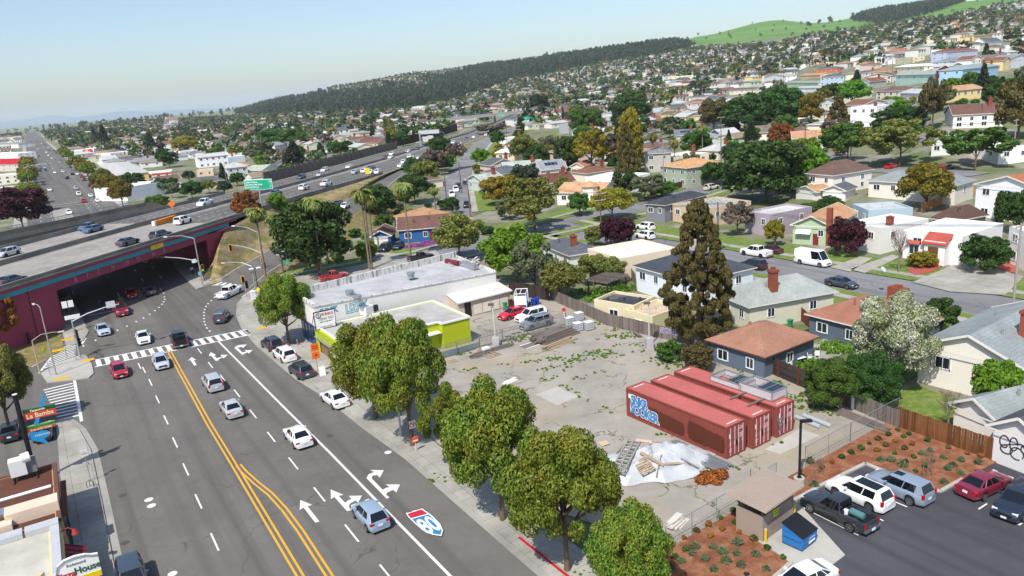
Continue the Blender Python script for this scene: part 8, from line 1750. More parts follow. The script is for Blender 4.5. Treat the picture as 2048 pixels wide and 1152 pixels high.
p = at(1129, 642); t = thing('hydrant_post', 'white post with red top beside the totes', 'post', p); mb = MB(); mb.cyl((0, 0, 0), .1, 1.5, 8); mb.build('post', WHITE, t); mb = MB(); mb.box((0, 0, 1.65), (.45, .35, .4)); mb.build('red_top', RED, t)
def bin_(u, v, col, label, h=1.1):
    t = thing('wheelie_bin', label, 'bin', at(u, v), YD+.8); mb = MB(); mb.tube([(0, 0, .08), (0, 0, h)], [.28, .36], 4); mb.build('body', col, t); mb = MB(); mb.box((0, 0, h+.04), (.62, .66, .08), math.pi/4); mb.build('lid', col, t); mb = MB()
    for s in (-1, 1): mb.tube([(s*.25-.04, .22, .1), (s*.25+.04, .22, .1)], .1, 10)
    mb.build('wheel', BLACK, t)
bin_(1011, 620, plain('bin_green', '#2f8a5a', .5), 'green wheelie bin behind the red coupe'); bin_(1021, 614, plain('bin_brown', '#54332c', .5), 'brown wheelie bin beside the green one'); bin_(1067, 613, plain('bin_blue', '#2447a8', .5), 'blue wheelie bin beside the flatbed truck'); bin_(1075, 610, plain('bin_blue', '#2447a8', .5), 'second blue wheelie bin behind the white crossover'); bin_(2006, 524, plain('bin_blue', '#2447a8', .5), 'blue wheelie bin on the red paving at the right'); bin_(2017, 528, plain('bin_brown', '#54332c', .5), 'brown wheelie bin on the red paving at the right'); bin_(1580, 657, plain('bin_green', '#2f8a5a', .5), 'green bin between the slate blue houses')
# flatbed truck with ladder rack at the back of the yard
p = at(1045, 618); t = thing('flatbed_truck', 'small blue truck with tall white rack at the back of the yard', 'truck', p, YD+.9); mb = MB(); mb.box((0, 0, .75), (4.2, 1.8, .35)); mb.box((1.6, 0, 1.25), (1.3, 1.75, .9)); mb.build('body', PAINT('#3576b0'), t); mb = MB(); mb.box((1.75, 0, 1.75), (.9, 1.5, .5)); mb.box((-.6, 0, .98), (2.6, 1.6, .1)); mb.build('cover', BLACK, t); mb = MB()
for x in (-2, .8):
    for y in (-.85, .85): mb.bar((x, y, .9), (x, y, 2.9), .09)
    mb.bar((x, -.85, 2.9), (x, .85, 2.9), .09)
for y in (-.85, 0, .85): mb.bar((-2, y, 2.9), (.8, y, 2.9), .08)
mb.add([(-2.05, -.8, 1.2), (-2.05, .8, 1.2), (-2.05, .8, 2.6), (-2.05, -.8, 2.6)], [(0, 1, 2, 3)]); mb.build('rack', WHITE, t)
for x in (-1.3, 1.5):
    for y in (-.85, .85): mb = MB(); mb.tube([(x, y-.1, .38), (x, y+.1, .38)], .38, 14); mb.build('wheel', TYRE, t)
# tarp covered heap
hc = at(1305, 930); t = thing('tarp_heap', 'white tarpaulin spread over a heap with pallets and planks on it', 'tarpaulin', hc); ax, ay = CD, CNV; a_ = (at(1425, 935)-at(1188, 890)).length/2; b_ = 3.3; mb = MB(); nr, na = 14, 64; rr = np.random.default_rng(2)
def tarp_z(q, th): return 1.45*(1-q**1.7)*(1+.25*math.sin(2*th+1)) + .13*math.sin(9*th+4*q)*q + .1*math.sin(17*q+3*th)
e1 = Vector((.83, .1, 0)).normalized(); e2 = Vector((-e1.y, e1.x, 0))
for i in range(nr+1):
    for j in range(na):
        q, th = i/nr, 2*math.pi*j/na; ed = 1+.07*math.sin(5*th+1)+.05*math.sin(11*th)+.02*math.sin(23*th); v = e1*(math.cos(th)*q*a_*.97*ed)+e2*(math.sin(th)*q*b_*ed); mb.v.append((v.x, v.y, max(.02, tarp_z(q, th)+(.07*rr.uniform(-1, 1) if i < nr else 0))+.08))
for i in range(nr):
    for j in range(na): mb.f.append((i*na+j, (i+1)*na+j, (i+1)*na+(j+1) % na, i*na+(j+1) % na)); mb.m.append(0)
mb.build('tarpaulin', M('#b4b7b9', .4, .22, 2.5), t, smooth=25)
def onheap(u, v):
    """point on the heap surface under a pixel"""
    best = None
    for k in range(60):
        z = 1.6-.027*k; p = atz(u, v, z+.0); r = p-hc; x, y = r.dot(e1)/(a_*.97), r.dot(e2)/b_; q = min(1, math.hypot(x, y)); s = abs(max(.0, tarp_z(q, math.atan2(y, x)))+.1-z)
        if best is None or s < best[0]: best = (s, p)
    return best[1]
def hp_plank(a, b, w, label, mt=PALLETW, th=.05):
    A_, B_ = onheap(*a), onheap(*b); mb = MB(); mb.bar((0, 0, .06), B_-A_+Vector((0, 0, .06)), w, th); tag(mb.build('plank', mt, loc=A_), label, 'plank')
hp_plank((1216, 928), (1260, 880), .18, 'long grey plank at the left of the tarpaulin', OLDWOOD); hp_plank((1281, 906), (1328, 932), .4, 'wide pale plank across the middle of the tarpaulin'); hp_plank((1330, 929), (1368, 927), .3, 'short pale plank on the right half of the tarpaulin'); hp_plank((1313, 955), (1323, 911), .1, 'thin grey batten standing up the tarpaulin', OLDWOOD); hp_plank((1272, 881), (1304, 885), .45, 'pinkish board at the top of the tarpaulin', M('#c9b2a4', .8, .1, 2)); hp_plank((1362, 919), (1398, 938), .1, 'dark bar at the right end of the tarpaulin', OLDWOOD); hp_plank((1200, 890), (1216, 885), .8, 'tan sheet at the left edge of the tarpaulin', M('#c4ab8e', .8, .15, 2))
A_, B_ = onheap(1292, 940), onheap(1290, 920); t2 = pallet(onheap(1288, 935), yaw_of(e2)+.3, 'wooden pallet leaning on the front of the tarpaulin', (-.25, -.35), 8, 1.25, .1); t2 = pallet(onheap(1262, 945)+Vector((.3, 0, 0)), .5, 'second pallet at the foot of the tarpaulin', (0, -.2), 6, .01 or 1) if 0 else None
p = onheap(1252, 915); t = thing('block_frame', 'grey concrete lattice frame lying on the tarpaulin', 'frame', p, yaw_of(onheap(1275, 893)-onheap(1232, 935))); t.rotation_euler[1] = -.25; mb = MB()
for y in (-.55, 0, .55): mb.box((0, y, .15), (4.0, .12, .16))
for k in range(10): mb.box((-1.9+k*.42, 0, .15), (.12, 1.1, .16))
mb.build('lattice', GUTTER, t); p = onheap(1311, 892); mb = MB(); mb.box((0, 0, .08), (.9, .75, .08), .4); tag(mb.build('sandbag', M('#8d7260', .95, .2, 3), loc=p), 'brown square mat on top of the tarpaulin', 'mat')
# bundle of galvanised rails, brush heap, pipes
p = at(1392, 915); t = thing('rail_bundle', 'bundle of galvanised rails beside the front container', 'rails', p, yaw_of(CD)); 
for k in range(9): mb = MB(); mb.box((.15*(k % 3), -.9+.2*k, .35+.03*(k % 2)), (6.2, .1, .12)); mb.build('rail', GALV, t)
mb = MB()
for x in (-2.2, 2): mb.box((x, 0, .15), (.15, 2, .28))
mb.build('bearer', OLDWOOD, t)
p = at(1422, 962); V = leaves([(0, 0, .35), (.9, .3, .4), (-.8, -.2, .3), (.3, -.5, .25), (-.3, .5, .3)], [.75, .6, .6, .5, .5], 1500, .12, 3, .3, .6, 2.6); t = link('brush_heap', qmesh('brush_heap', V, [m_leaf('dry_brush', ['#8a4f22', '#a8662e', '#6d4a2c'], .1)]), None, p); tag(t, 'heap of dry orange-brown brush at the right end of the tarpaulin', 'brush heap')
for (u0, v0), (u1, v1), lb in [((1592, 838), (1640, 859), 'left grey pipe lying on the ground behind the lamp post'), ((1607, 835), (1662, 857), 'right grey pipe lying on the ground behind the lamp post')]:
    a, b = at(u0, v0), at(u1, v1); mb = MB(); mb.tube([(0, 0, .24), b-a+Vector((0, 0, .24))], .22, 12); tag(mb.build('pipe', M('#a4a9ae', .4, .08, 1), loc=a), lb, 'pipe')
a, b = at(1668, 822), at(1775, 866); stack((a+b)/2, yaw_of(b-a), 'long rusty beams lying along the grey fence', 7, (b-a).length, .22, .12, OLDWOOD, seed=9, name='beam_pile', cat='beam pile')
stack(at(1275, 672)+Vector((0, 0, 0)), YD+1.2, 'grey fence panels leaning at the back fence', 4, 2.2, .35, .1, OLDWOOD, seed=12, name='fence_panels', cat='panels')
stack(at(1354, 1048), YD+.3, 'small stack of white boards inside the chain link fence', 4, 1.8, .5, .12, M('#cfc9bd', .8, .15, 2), seed=13)
t = stack(at(1020, 765), YD+.2, 'pale boards lying behind the street trees', 3, 2.2, .35, .08, M('#d9d6d0', .7, .1, 2), seed=14)
# trash enclosure
ea, eb, ec = P0(1525, 1088), P0(1586, 1043), P0(1480, 1058); ex = (eb-ea).normalized(); ey = Vector((-ex.y, ex.x, 0)); w, d = (eb-ea).length, min(3.0, abs((ec-ea).dot(ey))); TAUP = M('#9b8c80', .8, .08, 2)
t = thing('trash_enclosure', 'taupe trash enclosure with slatted roof beside the blue dumpster', 'enclosure', ea+Vector((0, 0, .1)), yaw_of(ex)); hE = 2.0
mb = MB(); mb.box((.06, d/2, hE/2), (.12, d, hE)); mb.box((w-.06, d/2, hE/2), (.12, d, hE)); mb.box((w/2, d-.06, hE/2), (w-.24, .12, hE)); mb.build('wall', TAUP, t); mb = MB(); k = int(w/.19)
for i in range(k): mb.box((.2+(w-.4)*(i+.5)/k, .05, hE/2), ((w-.4)/k-.02, .06, hE-.1))
mb.build('gate', TAUP, t); mb = MB(); mb.box((w*.42, -.0, 1.65), (.62, .03, .55)); mb.build('sign', plain('sign_lemon', '#e4e016', .5), t); txt('PRIVATE', .13, BLACK, t, (w*.42, -.025, 1.78), (math.pi/2, 0, 0)); txt('NO DUMPING', .1, BLACK, t, (w*.42, -.025, 1.6), (math.pi/2, 0, 0))
mb = MB()
for x in (.15, w-.15):
    for y in (.15, d-.15): mb.box((x, y, (2.75+.15*y)/2), (.12, .12, 2.6+.15*y))
mb.build('post', M('#6d6058', .7, .1, 2), t); mb = MB(); n_ = 26
for i in range(n_): x = -.5+(w+1.0)*(i+.5)/n_; mb.box((x, d/2, 2.82+.09), (.1, d+1.1, .1), 0, 0, ('X', .06))
mb.box((w/2, d/2, 2.83), (w+1, d+1.1, .06), 0, 0, ('X', .06)); mb.build('roof', M('#a8998c', .7, .1, 2), t)
for u, v, lb in [(1531, 1087, 'yellow bollard at the front corner of the trash enclosure'), (1588, 1035, 'yellow bollard behind the blue dumpster')]:
    t = thing('bollard', lb, 'bollard', at(u, v)); mb = MB(); mb.cyl((0, 0, 0), .1, 1.15, 12); mb.build('post', plain('bollard_yellow', '#e0b02c', .5), t); mb = MB(); mb.tube([(0, 0, 1.15), (0, 0, 1.2)], [.1, .04], 12); mb.build('cap', CONCL, t)
# dumpster
da, db, dc = P0(1604, 1108), P0(1632, 1086), P0(1567, 1090); ex = (db-da).normalized(); t = thing('dumpster', 'blue steel dumpster with black ribbed lid', 'dumpster', da+Vector((0, 0, .12)), yaw_of(ex)); L, Wd = 1.75, 1.5; DB = M('#2a6fae', .5, .15, 2)
mb = MB(); mb.add([(0, 0, .12), (L, 0, .12), (L, Wd, .12), (0, Wd, .12), (-.03, -.06, 1.0), (L+.03, -.06, 1.0), (L+.03, Wd, 1.55), (-.03, Wd, 1.55)], [(3, 2, 1, 0), (0, 1, 5, 4), (1, 2, 6, 5), (2, 3, 7, 6), (3, 0, 4, 7)]); mb.box((L/2, -.05, .62), (L, .06, .08))
for x in (-.04, L+.04): mb.box((x, Wd*.5, .82), (.1, Wd*.9, .18))
mb.build('body', DB, t); mb = MB(); mb.add([(-.06, -.1, 1.02), (L+.06, -.1, 1.02), (L+.06, Wd+.05, 1.6), (-.06, Wd+.05, 1.6), (-.06, -.1, 1.07), (L+.06, -.1, 1.07), (L+.06, Wd+.05, 1.65), (-.06, Wd+.05, 1.65)], [(4, 5, 6, 7), (0, 1, 5, 4), (1, 2, 6, 5), (2, 3, 7, 6), (3, 0, 4, 7)])
for k in range(12): x = .02+L*k/11.6; mb.bar((x, -.1, 1.09), (x, Wd, 1.67), .06, .05)
mb.build('lid', M('#23262c', .5, .1, 2), t); mb = MB(); mb.box((L*.66, -.035, .5), (.75, .02, .4)); mb.build('label', WHITE, t); mb = MB()
for x in (.15, L-.15):
    for y in (.15, Wd-.15): mb.tube([(x-.03, y, .07), (x+.03, y, .07)], .08, 8)
mb.build('caster', BLACK, t)
txt('WASTE', .14, bl, t, (L*.66, -.05, .52), (math.pi/2, 0, 0))
# pickup load
pk = next(o for o in S.objects if o.get('label', '').startswith('old charcoal')); M4 = pk.matrix_basis; t = thing('gas_bottle', 'green gas bottle lying in the bed of the charcoal pickup', 'gas bottle', M4 @ Vector((-1.5, .05, 1.12)), pk.rotation_euler[2]); mb = MB(); mb.tube([(-.55, 0, 0), (-.5, 0, 0), (.45, 0, 0), (.55, 0, 0)], [.15, .25, .25, .15], 14); mb.build('tank', M('#4f7a78', .5, .1, 2), t); mb = MB(); mb.tube([(.55, 0, 0), (.68, 0, 0)], .06, 8); mb.build('valve', CHROME, t)
t = thing('bucket', 'white bucket in the bed of the charcoal pickup', 'bucket', M4 @ Vector((-.85, .35, .87))); mb = MB(); mb.tube([(0, 0, 0), (0, 0, .36)], [.13, .16], 12); mb.build('body', WHITE, t); mb = MB(); mb.tube([(-.16, 0, .34), (0, 0, .5), (.16, 0, .34)], .01, 4); mb.build('handle', GALV, t)
# ---------------------------------------------------------------- planting: small shrubs, saplings, weeds, flowers
V = leaves([(0, 0, .18), (.12, .05, .15), (-.1, .08, .16), (.02, -.12, .14)], [.2, .16, .16, .15], 260, .09, 5, .5, .9, 1.8); SHR = qmesh('shrub_foliage', V, [LEAF['oak']]); V = leaves([(0, 0, .1)], [.25], 160, .16, 6, 1.6, 1.1, 4.); TUF = qmesh('tuft_foliage', V, [LEAF['grey']])
SHP = [(1738, 1082), (1341+100, 1068)]; SH = []
for X, Y in [(530, 880), (625, 830), (717, 780), (810, 730), (905, 678), (732, 868), (822, 815), (918, 765), (950, 838), (1058, 893), (1160, 960), (545, 970), (460, 1028), (435, 940), (628, 950), (1280, 1030)]: SH.append((1228+X/3.789, 848+Y/3.789, 'left'))
for X, Y in [(170, 455), (260, 420), (408, 345), (485, 307), (560, 270), (632, 235), (703, 203), (768, 165), (832, 132), (910, 97), (985, 62), (827, 217), (890, 180), (965, 147), (1027, 113), (1068, 92), (958, 238), (1032, 203), (1092, 168), (1208, 140), (1042, 303), (1102, 268), (1362, 195), (1510, 240), (1612, 262), (1253, 295), (1188, 332), (1120, 375)]: SH.append((1536+X/3.789, 848+Y/3.789, 'right'))
SH.sort(); cnt = {}
for i, (u, v, s_) in enumerate(SH):
    c = cnt[s_] = cnt.get(s_, -1)+1; k = R_.uniform(.7, 1.15); t = thing('shrub', f'small dark round shrub in the {s_} mulch bed, {ordn(c)} from the left there', 'shrub', at(u, v)+Vector((0, 0, .12)), R_.uniform(0, 6), 'young shrubs in the mulch beds'); link('foliage', SHR, t, sc=(k, k, k), mats=[LEAF[R_.choice(['oak', 'green', 'oak', 'cypress', 'rust'])]])
cnt = 0
TU = [(430, 1110), (510, 1060), (590, 1000), (615, 950), (750, 950), (690, 1040), (850, 1060), (930, 1000), (935, 920), (1075, 1010), (755, 1120), (960, 1090), (1155, 1120), (820, 990)]
for X, Y in TU: u, v = 1228+X/3.789, 848+Y/3.789; k = R_.uniform(.75, 1.15); t = thing('grass_tuft', f'pale ornamental grass tuft in the left mulch bed, {ordn(cnt)} planted', 'grass tuft', at(u, v)+Vector((0, 0, .1)), R_.uniform(0, 6), 'grass tufts in the mulch beds'); t['label'] = 'pale ornamental grass tuft in the left mulch bed'; link('foliage', TUF, t, sc=(k, k, k*.9), mats=[LEAF['grey']]); cnt += 1
for X, Y in [(350, 480), (505, 480), (560, 465), (930, 290), (1020, 330), (1165, 240), (1325, 270), (1400, 330), (1460, 290), (1360, 355), (1460, 390), (1330, 460), (1590, 310), (1225, 215), (850, 290), (320, 300)]: u, v = 1536+X/3.789, 848+Y/3.789; k = R_.uniform(.7, 1.1); t = thing('grass_tuft', 'pale ornamental grass tuft in the right mulch bed', 'grass tuft', at(u, v)+Vector((0, 0, .1)), R_.uniform(0, 6), 'grass tufts in the right mulch bed'); link('foliage', TUF, t, sc=(k, k, k*.9), mats=[LEAF['grey']])
for u, v, tp_, lb in [(1854, 958, 880, 'bare staked sapling in the right mulch bed'), (1637, 955, 905, 'thin sapling with stakes beside the white suv'), (1510, 972, 938, 'thin leafy sapling behind the trash enclosure')]:
    p = at(u, v); H = hgt(p, tp_); t = thing('sapling', lb, 'sapling', p); cr, tr = proto('bare', 0, 'far'); link('crown', cr, t, sc=(H*.5, H*.5, H)); link('trunk', tr, t, sc=(H*.28, H*.28, H)); mb = MB()
    for s in (-1, 1): mb.cyl((s*.4, .1*s, 0), .035, 1.6, 6)
    mb.build('stake', OLDWOOD, t)
def scatter(name, pts, n, size, leaf, label, cat, seed, hz0=.04, asp=3.2, up=1.6, ks=1):
    rg = np.random.default_rng(seed); L = []; Rd = []
    for u, v, r in pts:
        c = at(u, v); k = max(2, int(r*r*12))
        for _ in range(k): a = rg.uniform(0, 6.3); q = r*math.sqrt(rg.uniform(0, 1)); L.append((c.x+q*math.cos(a)*1.5, c.y+q*math.sin(a)*.8, c.z+hz0)); Rd.append(rg.uniform(.06, .14)*ks)
    tag(link(name, qmesh(name, leaves(L, Rd, n, size, seed, up, 1., asp), [LEAF[leaf]])), label, cat, kind='stuff')
Z6 = lambda L: [(820+x/4, 560+y/4, r) for x, y, r in L]
scatter('weeds', Z6([(1540, 590, 1.5), (1600, 610, 1.2), (1480, 580, 1.0), (1380, 600, .9), (1260, 630, 1.1), (1180, 625, .8), (1090, 640, .8), (1000, 655, .7), (915, 660, .6), (765, 682, .7), (1350, 645, .9), (1280, 665, .8), (1180, 690, .7), (1080, 720, .6), (1235, 728, .4), (1280, 705, .5), (1530, 740, .7), (1380, 785, .8), (1105, 800, .7), (1160, 780, .5), (1210, 850, .6), (1260, 880, .5), (1320, 910, .4), (1370, 935, .4), (1430, 965, .4), (470, 720, .6), (520, 715, .4), (1210, 500, .4), (1280, 510, .5), (1540, 435, .5), (1830, 575, .6), (1815, 525, .7), (1990, 680, .5), (1580, 1030, .5), (1640, 1070, .4), (840, 490, 1.3), (930, 470, 1.5), (900, 440, 1.2), (420, 590, 1.1), (1060, 500, .7), (1700, 450, 1.4), (1640, 400, 1.0), (1540, 350, 1.0), (1750, 470, .8), (1620, 460, .9), (1500, 480, .5), (1130, 700, .6), (1420, 640, .7), (1660, 530, .5)]) + [(1500, 745, 1.2), (1540, 770, 1.3), (1580, 795, 1.4), (1600, 812, 1.3), (1630, 815, 1.4), (1650, 825, 1.4), (1480, 735, .9), (1440, 720, .9), (1600, 790, 1.), (1560, 770, .9), (1326, 722, 1.6), (1350, 732, 1.4), (1555, 888, .5), (1475, 940, .3), (1340, 872, .4), (1320, 870, .3), (1390, 945, .4), (985, 875, .3), (896, 955, 1.2), (912, 950, 1.), (1150, 1142, .9), (1000, 1042, .4)], 19000, .1, 'bright', 'green weeds growing in the cracks and corners of the lot', 'weeds', 3)
scatter('undergrowth', [(1640, 700, 2.5), (1620, 735, 2), (1660, 740, 2), (1690, 700, 2.), (1330, 655, 2.5), (1300, 650, 2), (1360, 665, 2.2), (1260, 640, 1.8), (1400, 660, 1.8), (1120, 560, 2), (1250, 578, 2.2), (1220, 585, 2), (1205, 600, 2), (1180, 585, 2), (1700, 770, 2), (1780, 745, 1.5), (1560, 640, 1.5), (1500, 640, 2), (1520, 620, 2)], 9000, .22, 'bright', 'yellow-green undergrowth filling the back gardens', 'undergrowth', 4, .3, 2, .6, 2.2)
scatter('ground_flowers', [(825, 493, 2.6), (838, 492, 2.4), (850, 490, 2.2), (870, 486, 2.4), (880, 482, 2.4), (895, 480, 2), (583, 690, 1.)], 6500, .16, 'flower' if 'flower' in LEAF else LEAF.setdefault('flower', m_leaf('leaf_flower', ['#a8449a', '#c46ab8', '#7a4a84'], .2)) and 'flower', 'magenta carpet of flowers in front of the blue house', 'flowers', 5, .15, 1.3, .8, 1.6)
AG = MB(); rr = random.Random(3)
for k in range(26):
    a, el, L = k*2.4, rr.uniform(.35, 1.4), rr.uniform(.8, 1.15); d = Vector((math.cos(a)*math.cos(el), math.sin(a)*math.cos(el), math.sin(el))); s = Vector((-math.sin(a), math.cos(a), 0)); up = d.cross(s); AG.add([s*.09, s*-.09, d*L*.55-s*.13, d*L*1., d*L*.55+s*.13], [(0, 1, 2, 3, 4)])
AGM = AG.mesh('agave_leaves', M('#6d8a84', .6, .2, 3, 0, False))
for i, (u, v) in enumerate([(22, 655), (36, 648), (50, 655), (64, 650), (78, 655), (92, 652), (106, 660), (45, 640), (85, 640)]):
    k = R_.uniform(1.6, 2.4); t = thing('agave', f'blue-green agave at the foot of the left bridge abutment, {ordn(i)} planted', 'agave', at(u, v), R_.uniform(0, 6), 'agaves below the bridge'); t['label'] = f'blue-green agave below the maroon abutment, about {u//20+1} plants in from the left edge'; link('leaves', AGM, t, sc=(k, k, k))
for i, q in enumerate(sorted([o for o in S.objects if o.get('group') == 'agaves below the bridge'], key=lambda o: proj(o.location)[0])): q['label'] = f'blue-green agave at the foot of the left bridge abutment, {ordn(i)} from the left'
# pergola and garden furniture
p = at(1215, 588); t = thing('pergola', 'brown garden pergola with open lattice roof behind the fence', 'pergola', p, YD+.25); mb = MB()
for x in (-2.4, 2.4):
    for y in (-1.8, 1.8): mb.box((x, y, 1.25), (.16, .16, 2.5))
mb.build('post', DARKWOOD, t); mb = MB()
for k in range(10): mb.box((-2.7+.6*k, 0, 2.6), (.1, 4.4, .14))
for k in range(7): mb.box((0, -1.9+.63*k, 2.74), (5.8, .08, .1))
mb.build('lattice_roof', OLDWOOD, t)
for ty, (c0, c1, c2), h, lb, wc, rc in [('E', ((1188, 602), (1268, 615), (1327, 599)), 2.5, 'low shed with black flat roof and white edge behind the lot fence', 'd9cba8', '3f4246'), ('E', ((1250, 622), (1305, 636), (1385, 617)), 2.2, 'pale yellow shed with tan flat roof beside the cypress', 'd9cfa8', 'c2ae94')]:
    p1, p2, p3 = at(*c0, h), at(*c1, h), at(*c2, h); e = p2-p1; e.z = 0; w = e.length; e.normalize(); d = abs((p3-p2).dot(Vector((-e.y, e.x, 0)))); house('shed', lb, 'shed', Vector((p1.x, p1.y, 0)), e, w, max(3, d), h, 'flat', 0, wc, rc, 'nx', z=0, nwin=1)
p = at(1377, 672); t = thing('hot_tub', 'blue-lidded hot tub in a red-brown surround below the cypress', 'hot tub', p); mb = MB(); mb.cyl((0, 0, 0), 1.2, .9, 8); mb.build('surround', REDWOOD, t); mb = MB(); mb.cyl((0, 0, .9), 1.25, .12, 8); mb.build('lid', M('#5a7684', .5, .1, 2), t)
CHM = MB(); CHM.box((0, 0, .42), (.5, .5, .05)); CHM.box((0, .24, .7), (.5, .05, .6), 0, 0, ('X', -.15))
for x in (-.22, .22):
    for y in (-.2, .2): CHM.box((x, y, .21), (.05, .05, .42))
    CHM.box((x*1.15, .02, .62), (.05, .45, .05))
CHM = CHM.mesh('chair_shell', WHITE)
for u, v, lb in [(1580, 735, 'white plastic chair by the dark slatted fence'), (1620, 722, 'white plastic chair beside the folding table'), (1634, 716, 'white plastic chair nearest the garden path')]: t = thing('garden_chair', lb, 'chair', at(u, v), R_.uniform(0, 6)); link('shell', CHM, t)
t = thing('garden_table', 'small white folding table behind the slate blue bungalow', 'table', at(1600, 727), .4); mb = MB(); mb.box((0, 0, .72), (1.2, .7, .04)); mb.build('top', WHITE, t); mb = MB()
for x in (-.5, .5):
    for y in (-.28, .28): mb.box((x, y, .35), (.04, .04, .7))
mb.build('leg', BLACK, t)
p = at(1790, 795); t = thing('garden_pot', 'terracotta chimenea on the garden path', 'pot', p); mb = MB(); mb.tube([(0, 0, 0), (0, 0, .15), (0, 0, .5), (0, 0, .85), (0, 0, 1.3)], [.25, .35, .45, .25, .18], 14); mb.build('body', M('#a8603f', .8, .12, 3), t); mb = MB(); mb.tube([(0, 0, 1.3), (0, 0, 1.36)], .22, 12); mb.build('rim', M('#a8603f', .8, .12, 3), t)
# satellite dish on the tan roof
t = thing('satellite_dish', 'pale satellite dish at the far eave of the tan hip roof', 'satellite dish', at(1762, 588)+Vector((0, 0, 3.2))); mb = MB(); mb.tube([(0, 0, .3), (.05, -.05, .35), (.1, -.12, .42)], [.1, .4, .45], 16); mb.build('dish', M('#c9cbcd', .4, .05, 1), t); mb = MB(); mb.bar((0, 0, -.4), (0, 0, .3), .06); mb.bar((.0, 0, .3), (.35, -.45, .4), .03); mb.build('bracket', GALV, t)
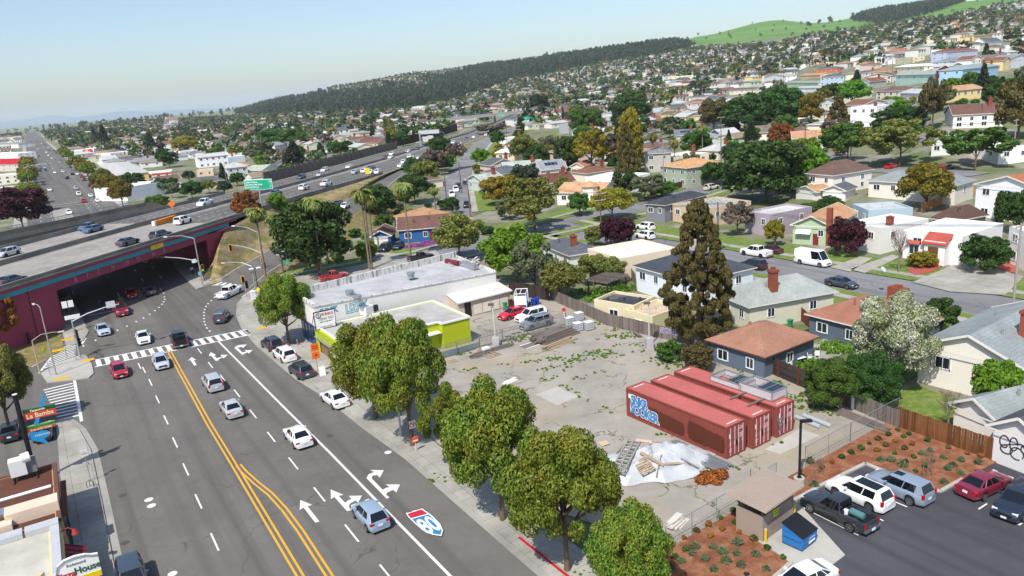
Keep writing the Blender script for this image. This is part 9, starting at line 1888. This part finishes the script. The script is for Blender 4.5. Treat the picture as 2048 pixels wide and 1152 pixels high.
# ---------------------------------------------------------------- people
SKIN = M('#a9795e', .6, .06, 4, 0, False)
def person(p, az, label, shirt, trousers, hat=None, h=1.74, step=.28):
    t = thing('person', label, 'person', p, yaw_of(azd(az))); k = h/1.74; t.scale = (k, k, k)
    J = {'pel': (0, 0, .94, .13), 'wai': (0, 0, 1.1, .125), 'che': (.01, 0, 1.33, .15), 'neck': (.02, 0, 1.5, .055), 'head': (.04, 0, 1.62, .095), 'crn': (.03, 0, 1.71, .075)}
    for s, n_ in ((1, 'l'), (-1, 'r')): J.update({'hip'+n_: (0, .1*s, .9, .09), 'kne'+n_: (step*.4*s+.04, .1*s, .5, .06), 'ank'+n_: (step*.8*s-.03, .1*s, .08, .042), 'toe'+n_: (step*.8*s+.14, .11*s, .03, .035), 'sho'+n_: (0, .19*s, 1.42, .06), 'elb'+n_: (-.1*s, .25*s, 1.15, .042), 'wri'+n_: (-.05*s+.08, .25*s, .92, .03), 'han'+n_: (-.04*s+.12, .245*s, .84, .034)})
    E_ = [('pel', 'wai'), ('wai', 'che'), ('che', 'neck'), ('neck', 'head'), ('head', 'crn')]
    for n_ in 'lr': E_ += [('pel', 'hip'+n_), ('hip'+n_, 'kne'+n_), ('kne'+n_, 'ank'+n_), ('ank'+n_, 'toe'+n_), ('che', 'sho'+n_), ('sho'+n_, 'elb'+n_), ('elb'+n_, 'wri'+n_), ('wri'+n_, 'han'+n_)]
    K = list(J); me = bpy.data.meshes.new('person_body'); me.from_pydata([J[q][:3] for q in K], [(K.index(a), K.index(b)) for a, b in E_], []); me.materials.append(SKIN); o = link('body', me, t); sm_ = o.modifiers.new('skin', 'SKIN')
    for i, q in enumerate(K): me.skin_vertices[0].data[i].radius = (J[q][3], J[q][3]); me.skin_vertices[0].data[i].use_root = (q == 'pel')
    o.modifiers.new('sub', 'SUBSURF').levels = 1; o.modifiers['sub'].render_levels = 2
    P_ = lambda q: Vector(J[q][:3]); mb = MB(); mb.tube([P_('pel'), P_('wai'), P_('che'), P_('che')+Vector((0, 0, .13)), P_('neck')-Vector((0, 0, .01))], [.165, .16, .19, .16, .07], 12)
    for n_ in 'lr': mb.tube([P_('sho'+n_), P_('elb'+n_), P_('wri'+n_)], [.085, .062, .05], 8)
    mb.build('shirt', shirt, t, smooth=60); mb = MB(); mb.tube([P_('pel')+Vector((0, 0, .06)), P_('pel')-Vector((0, 0, .08))], [.168, .17], 12)
    for n_ in 'lr': mb.tube([P_('hip'+n_)+Vector((0, 0, .05)), P_('kne'+n_), P_('ank'+n_)], [.115, .08, .065], 10)
    mb.build('trousers', trousers, t, smooth=60); mb = MB(); mb.tube([P_('head')+Vector((-.02, 0, -.02)), P_('head')+Vector((-.015, 0, .05)), P_('crn')+Vector((0, 0, .0)), P_('crn')+Vector((0, 0, .04))], [.108, .118, .1, .03], 12); mb.build('hair', M('#2a211c', .9, .1, 4, 0, False), t, smooth=60)
    mb = MB()
    for s in (-1, 1): mb.box((.135, .035*s, 1.635), (.012, .022, .012))
    mb.build('eyes', BLACK, t); mb = MB(); mb.box((.145, 0, 1.61), (.03, .02, .035)); mb.build('nose', SKIN, t); mb = MB()
    for n_ in 'lr':
        for k2 in range(5): a = P_('han'+n_)+Vector((0, 0, -.03)); mb.tube([a+Vector((.02*k2-.04, 0, 0)), a+Vector((.024*k2-.045, .0, -.045-.012*(2-abs(k2-2)))), a+Vector((.024*k2-.04, .012, -.075-.012*(2-abs(k2-2))))], [.01, .009, .007], 5)
    mb.build('fingers', SKIN, t, smooth=60)
    if hat: mb = MB(); c = P_('crn'); mb.tube([c-Vector((0, 0, .05)), c+Vector((0, 0, .03)), c+Vector((0, 0, .07))], [.125, .115, .05], 14); mb.tube([c+Vector((.03, 0, -.055)), c+Vector((.03, 0, -.04))], [.19, .18], 16); mb.build('cap', hat, t)
    return t
person(at(386, 549), 150, 'person in white top and dark trousers walking out of the underpass', M('#d6d8dc', .8, .1, 4, 0, False), M('#22242a', .8, .1, 4, 0, False))
person(at(206, 394), 150, 'person in purple clothes on the avenue pavement beyond the freeway', M('#3a2f6a', .8, .1, 4, 0, False), M('#2d2850', .8, .1, 4, 0, False), step=.1)
p = atz(1493, 1150, 1.72); person(Vector((p.x, p.y, .13)), 20, 'person in a black cap at the bottom edge by the mulch bed', M('#23242a', .8, .1, 4, 0, False), M('#2b2f3a', .8, .1, 4, 0, False), BLACK, 1.72, .1)
# ---------------------------------------------------------------- air
HAZE = True
if HAZE:
    mb = MB(); mb.box((0, 11000, 150-3.5), (24000, 23000, 307)); hm = bpy.data.materials.new('haze_air'); hm.use_nodes = True; t_ = hm.node_tree; t_.nodes.remove(t_.nodes['Principled BSDF']); pv = N(t_, 'ShaderNodeVolumePrincipled'); pv.inputs['Color'].default_value = (.8, .91, 1, 1); pv.inputs['Density'].default_value = 5e-5; pv.inputs['Anisotropy'].default_value = 0
    t_.links.new(pv.outputs[0], t_.nodes['Material Output'].inputs['Volume']); tag(mb.build('haze', hm), kind='stuff')
    S.cycles.volume_bounces = 1
# lettering to meshes
dg = bpy.context.evaluated_depsgraph_get()
for o in [o for o in S.objects if o.type == 'FONT']:
    me = bpy.data.meshes.new_from_object(o.evaluated_get(dg)); n_ = bpy.data.objects.new('tmp', me); COL.objects.link(n_); n_.parent = o.parent; n_.location = o.location; n_.rotation_euler = o.rotation_euler; n_.scale = o.scale
    for k in o.keys(): n_[k] = o[k]
    nm = o.name; bpy.data.objects.remove(o); n_.name = nm
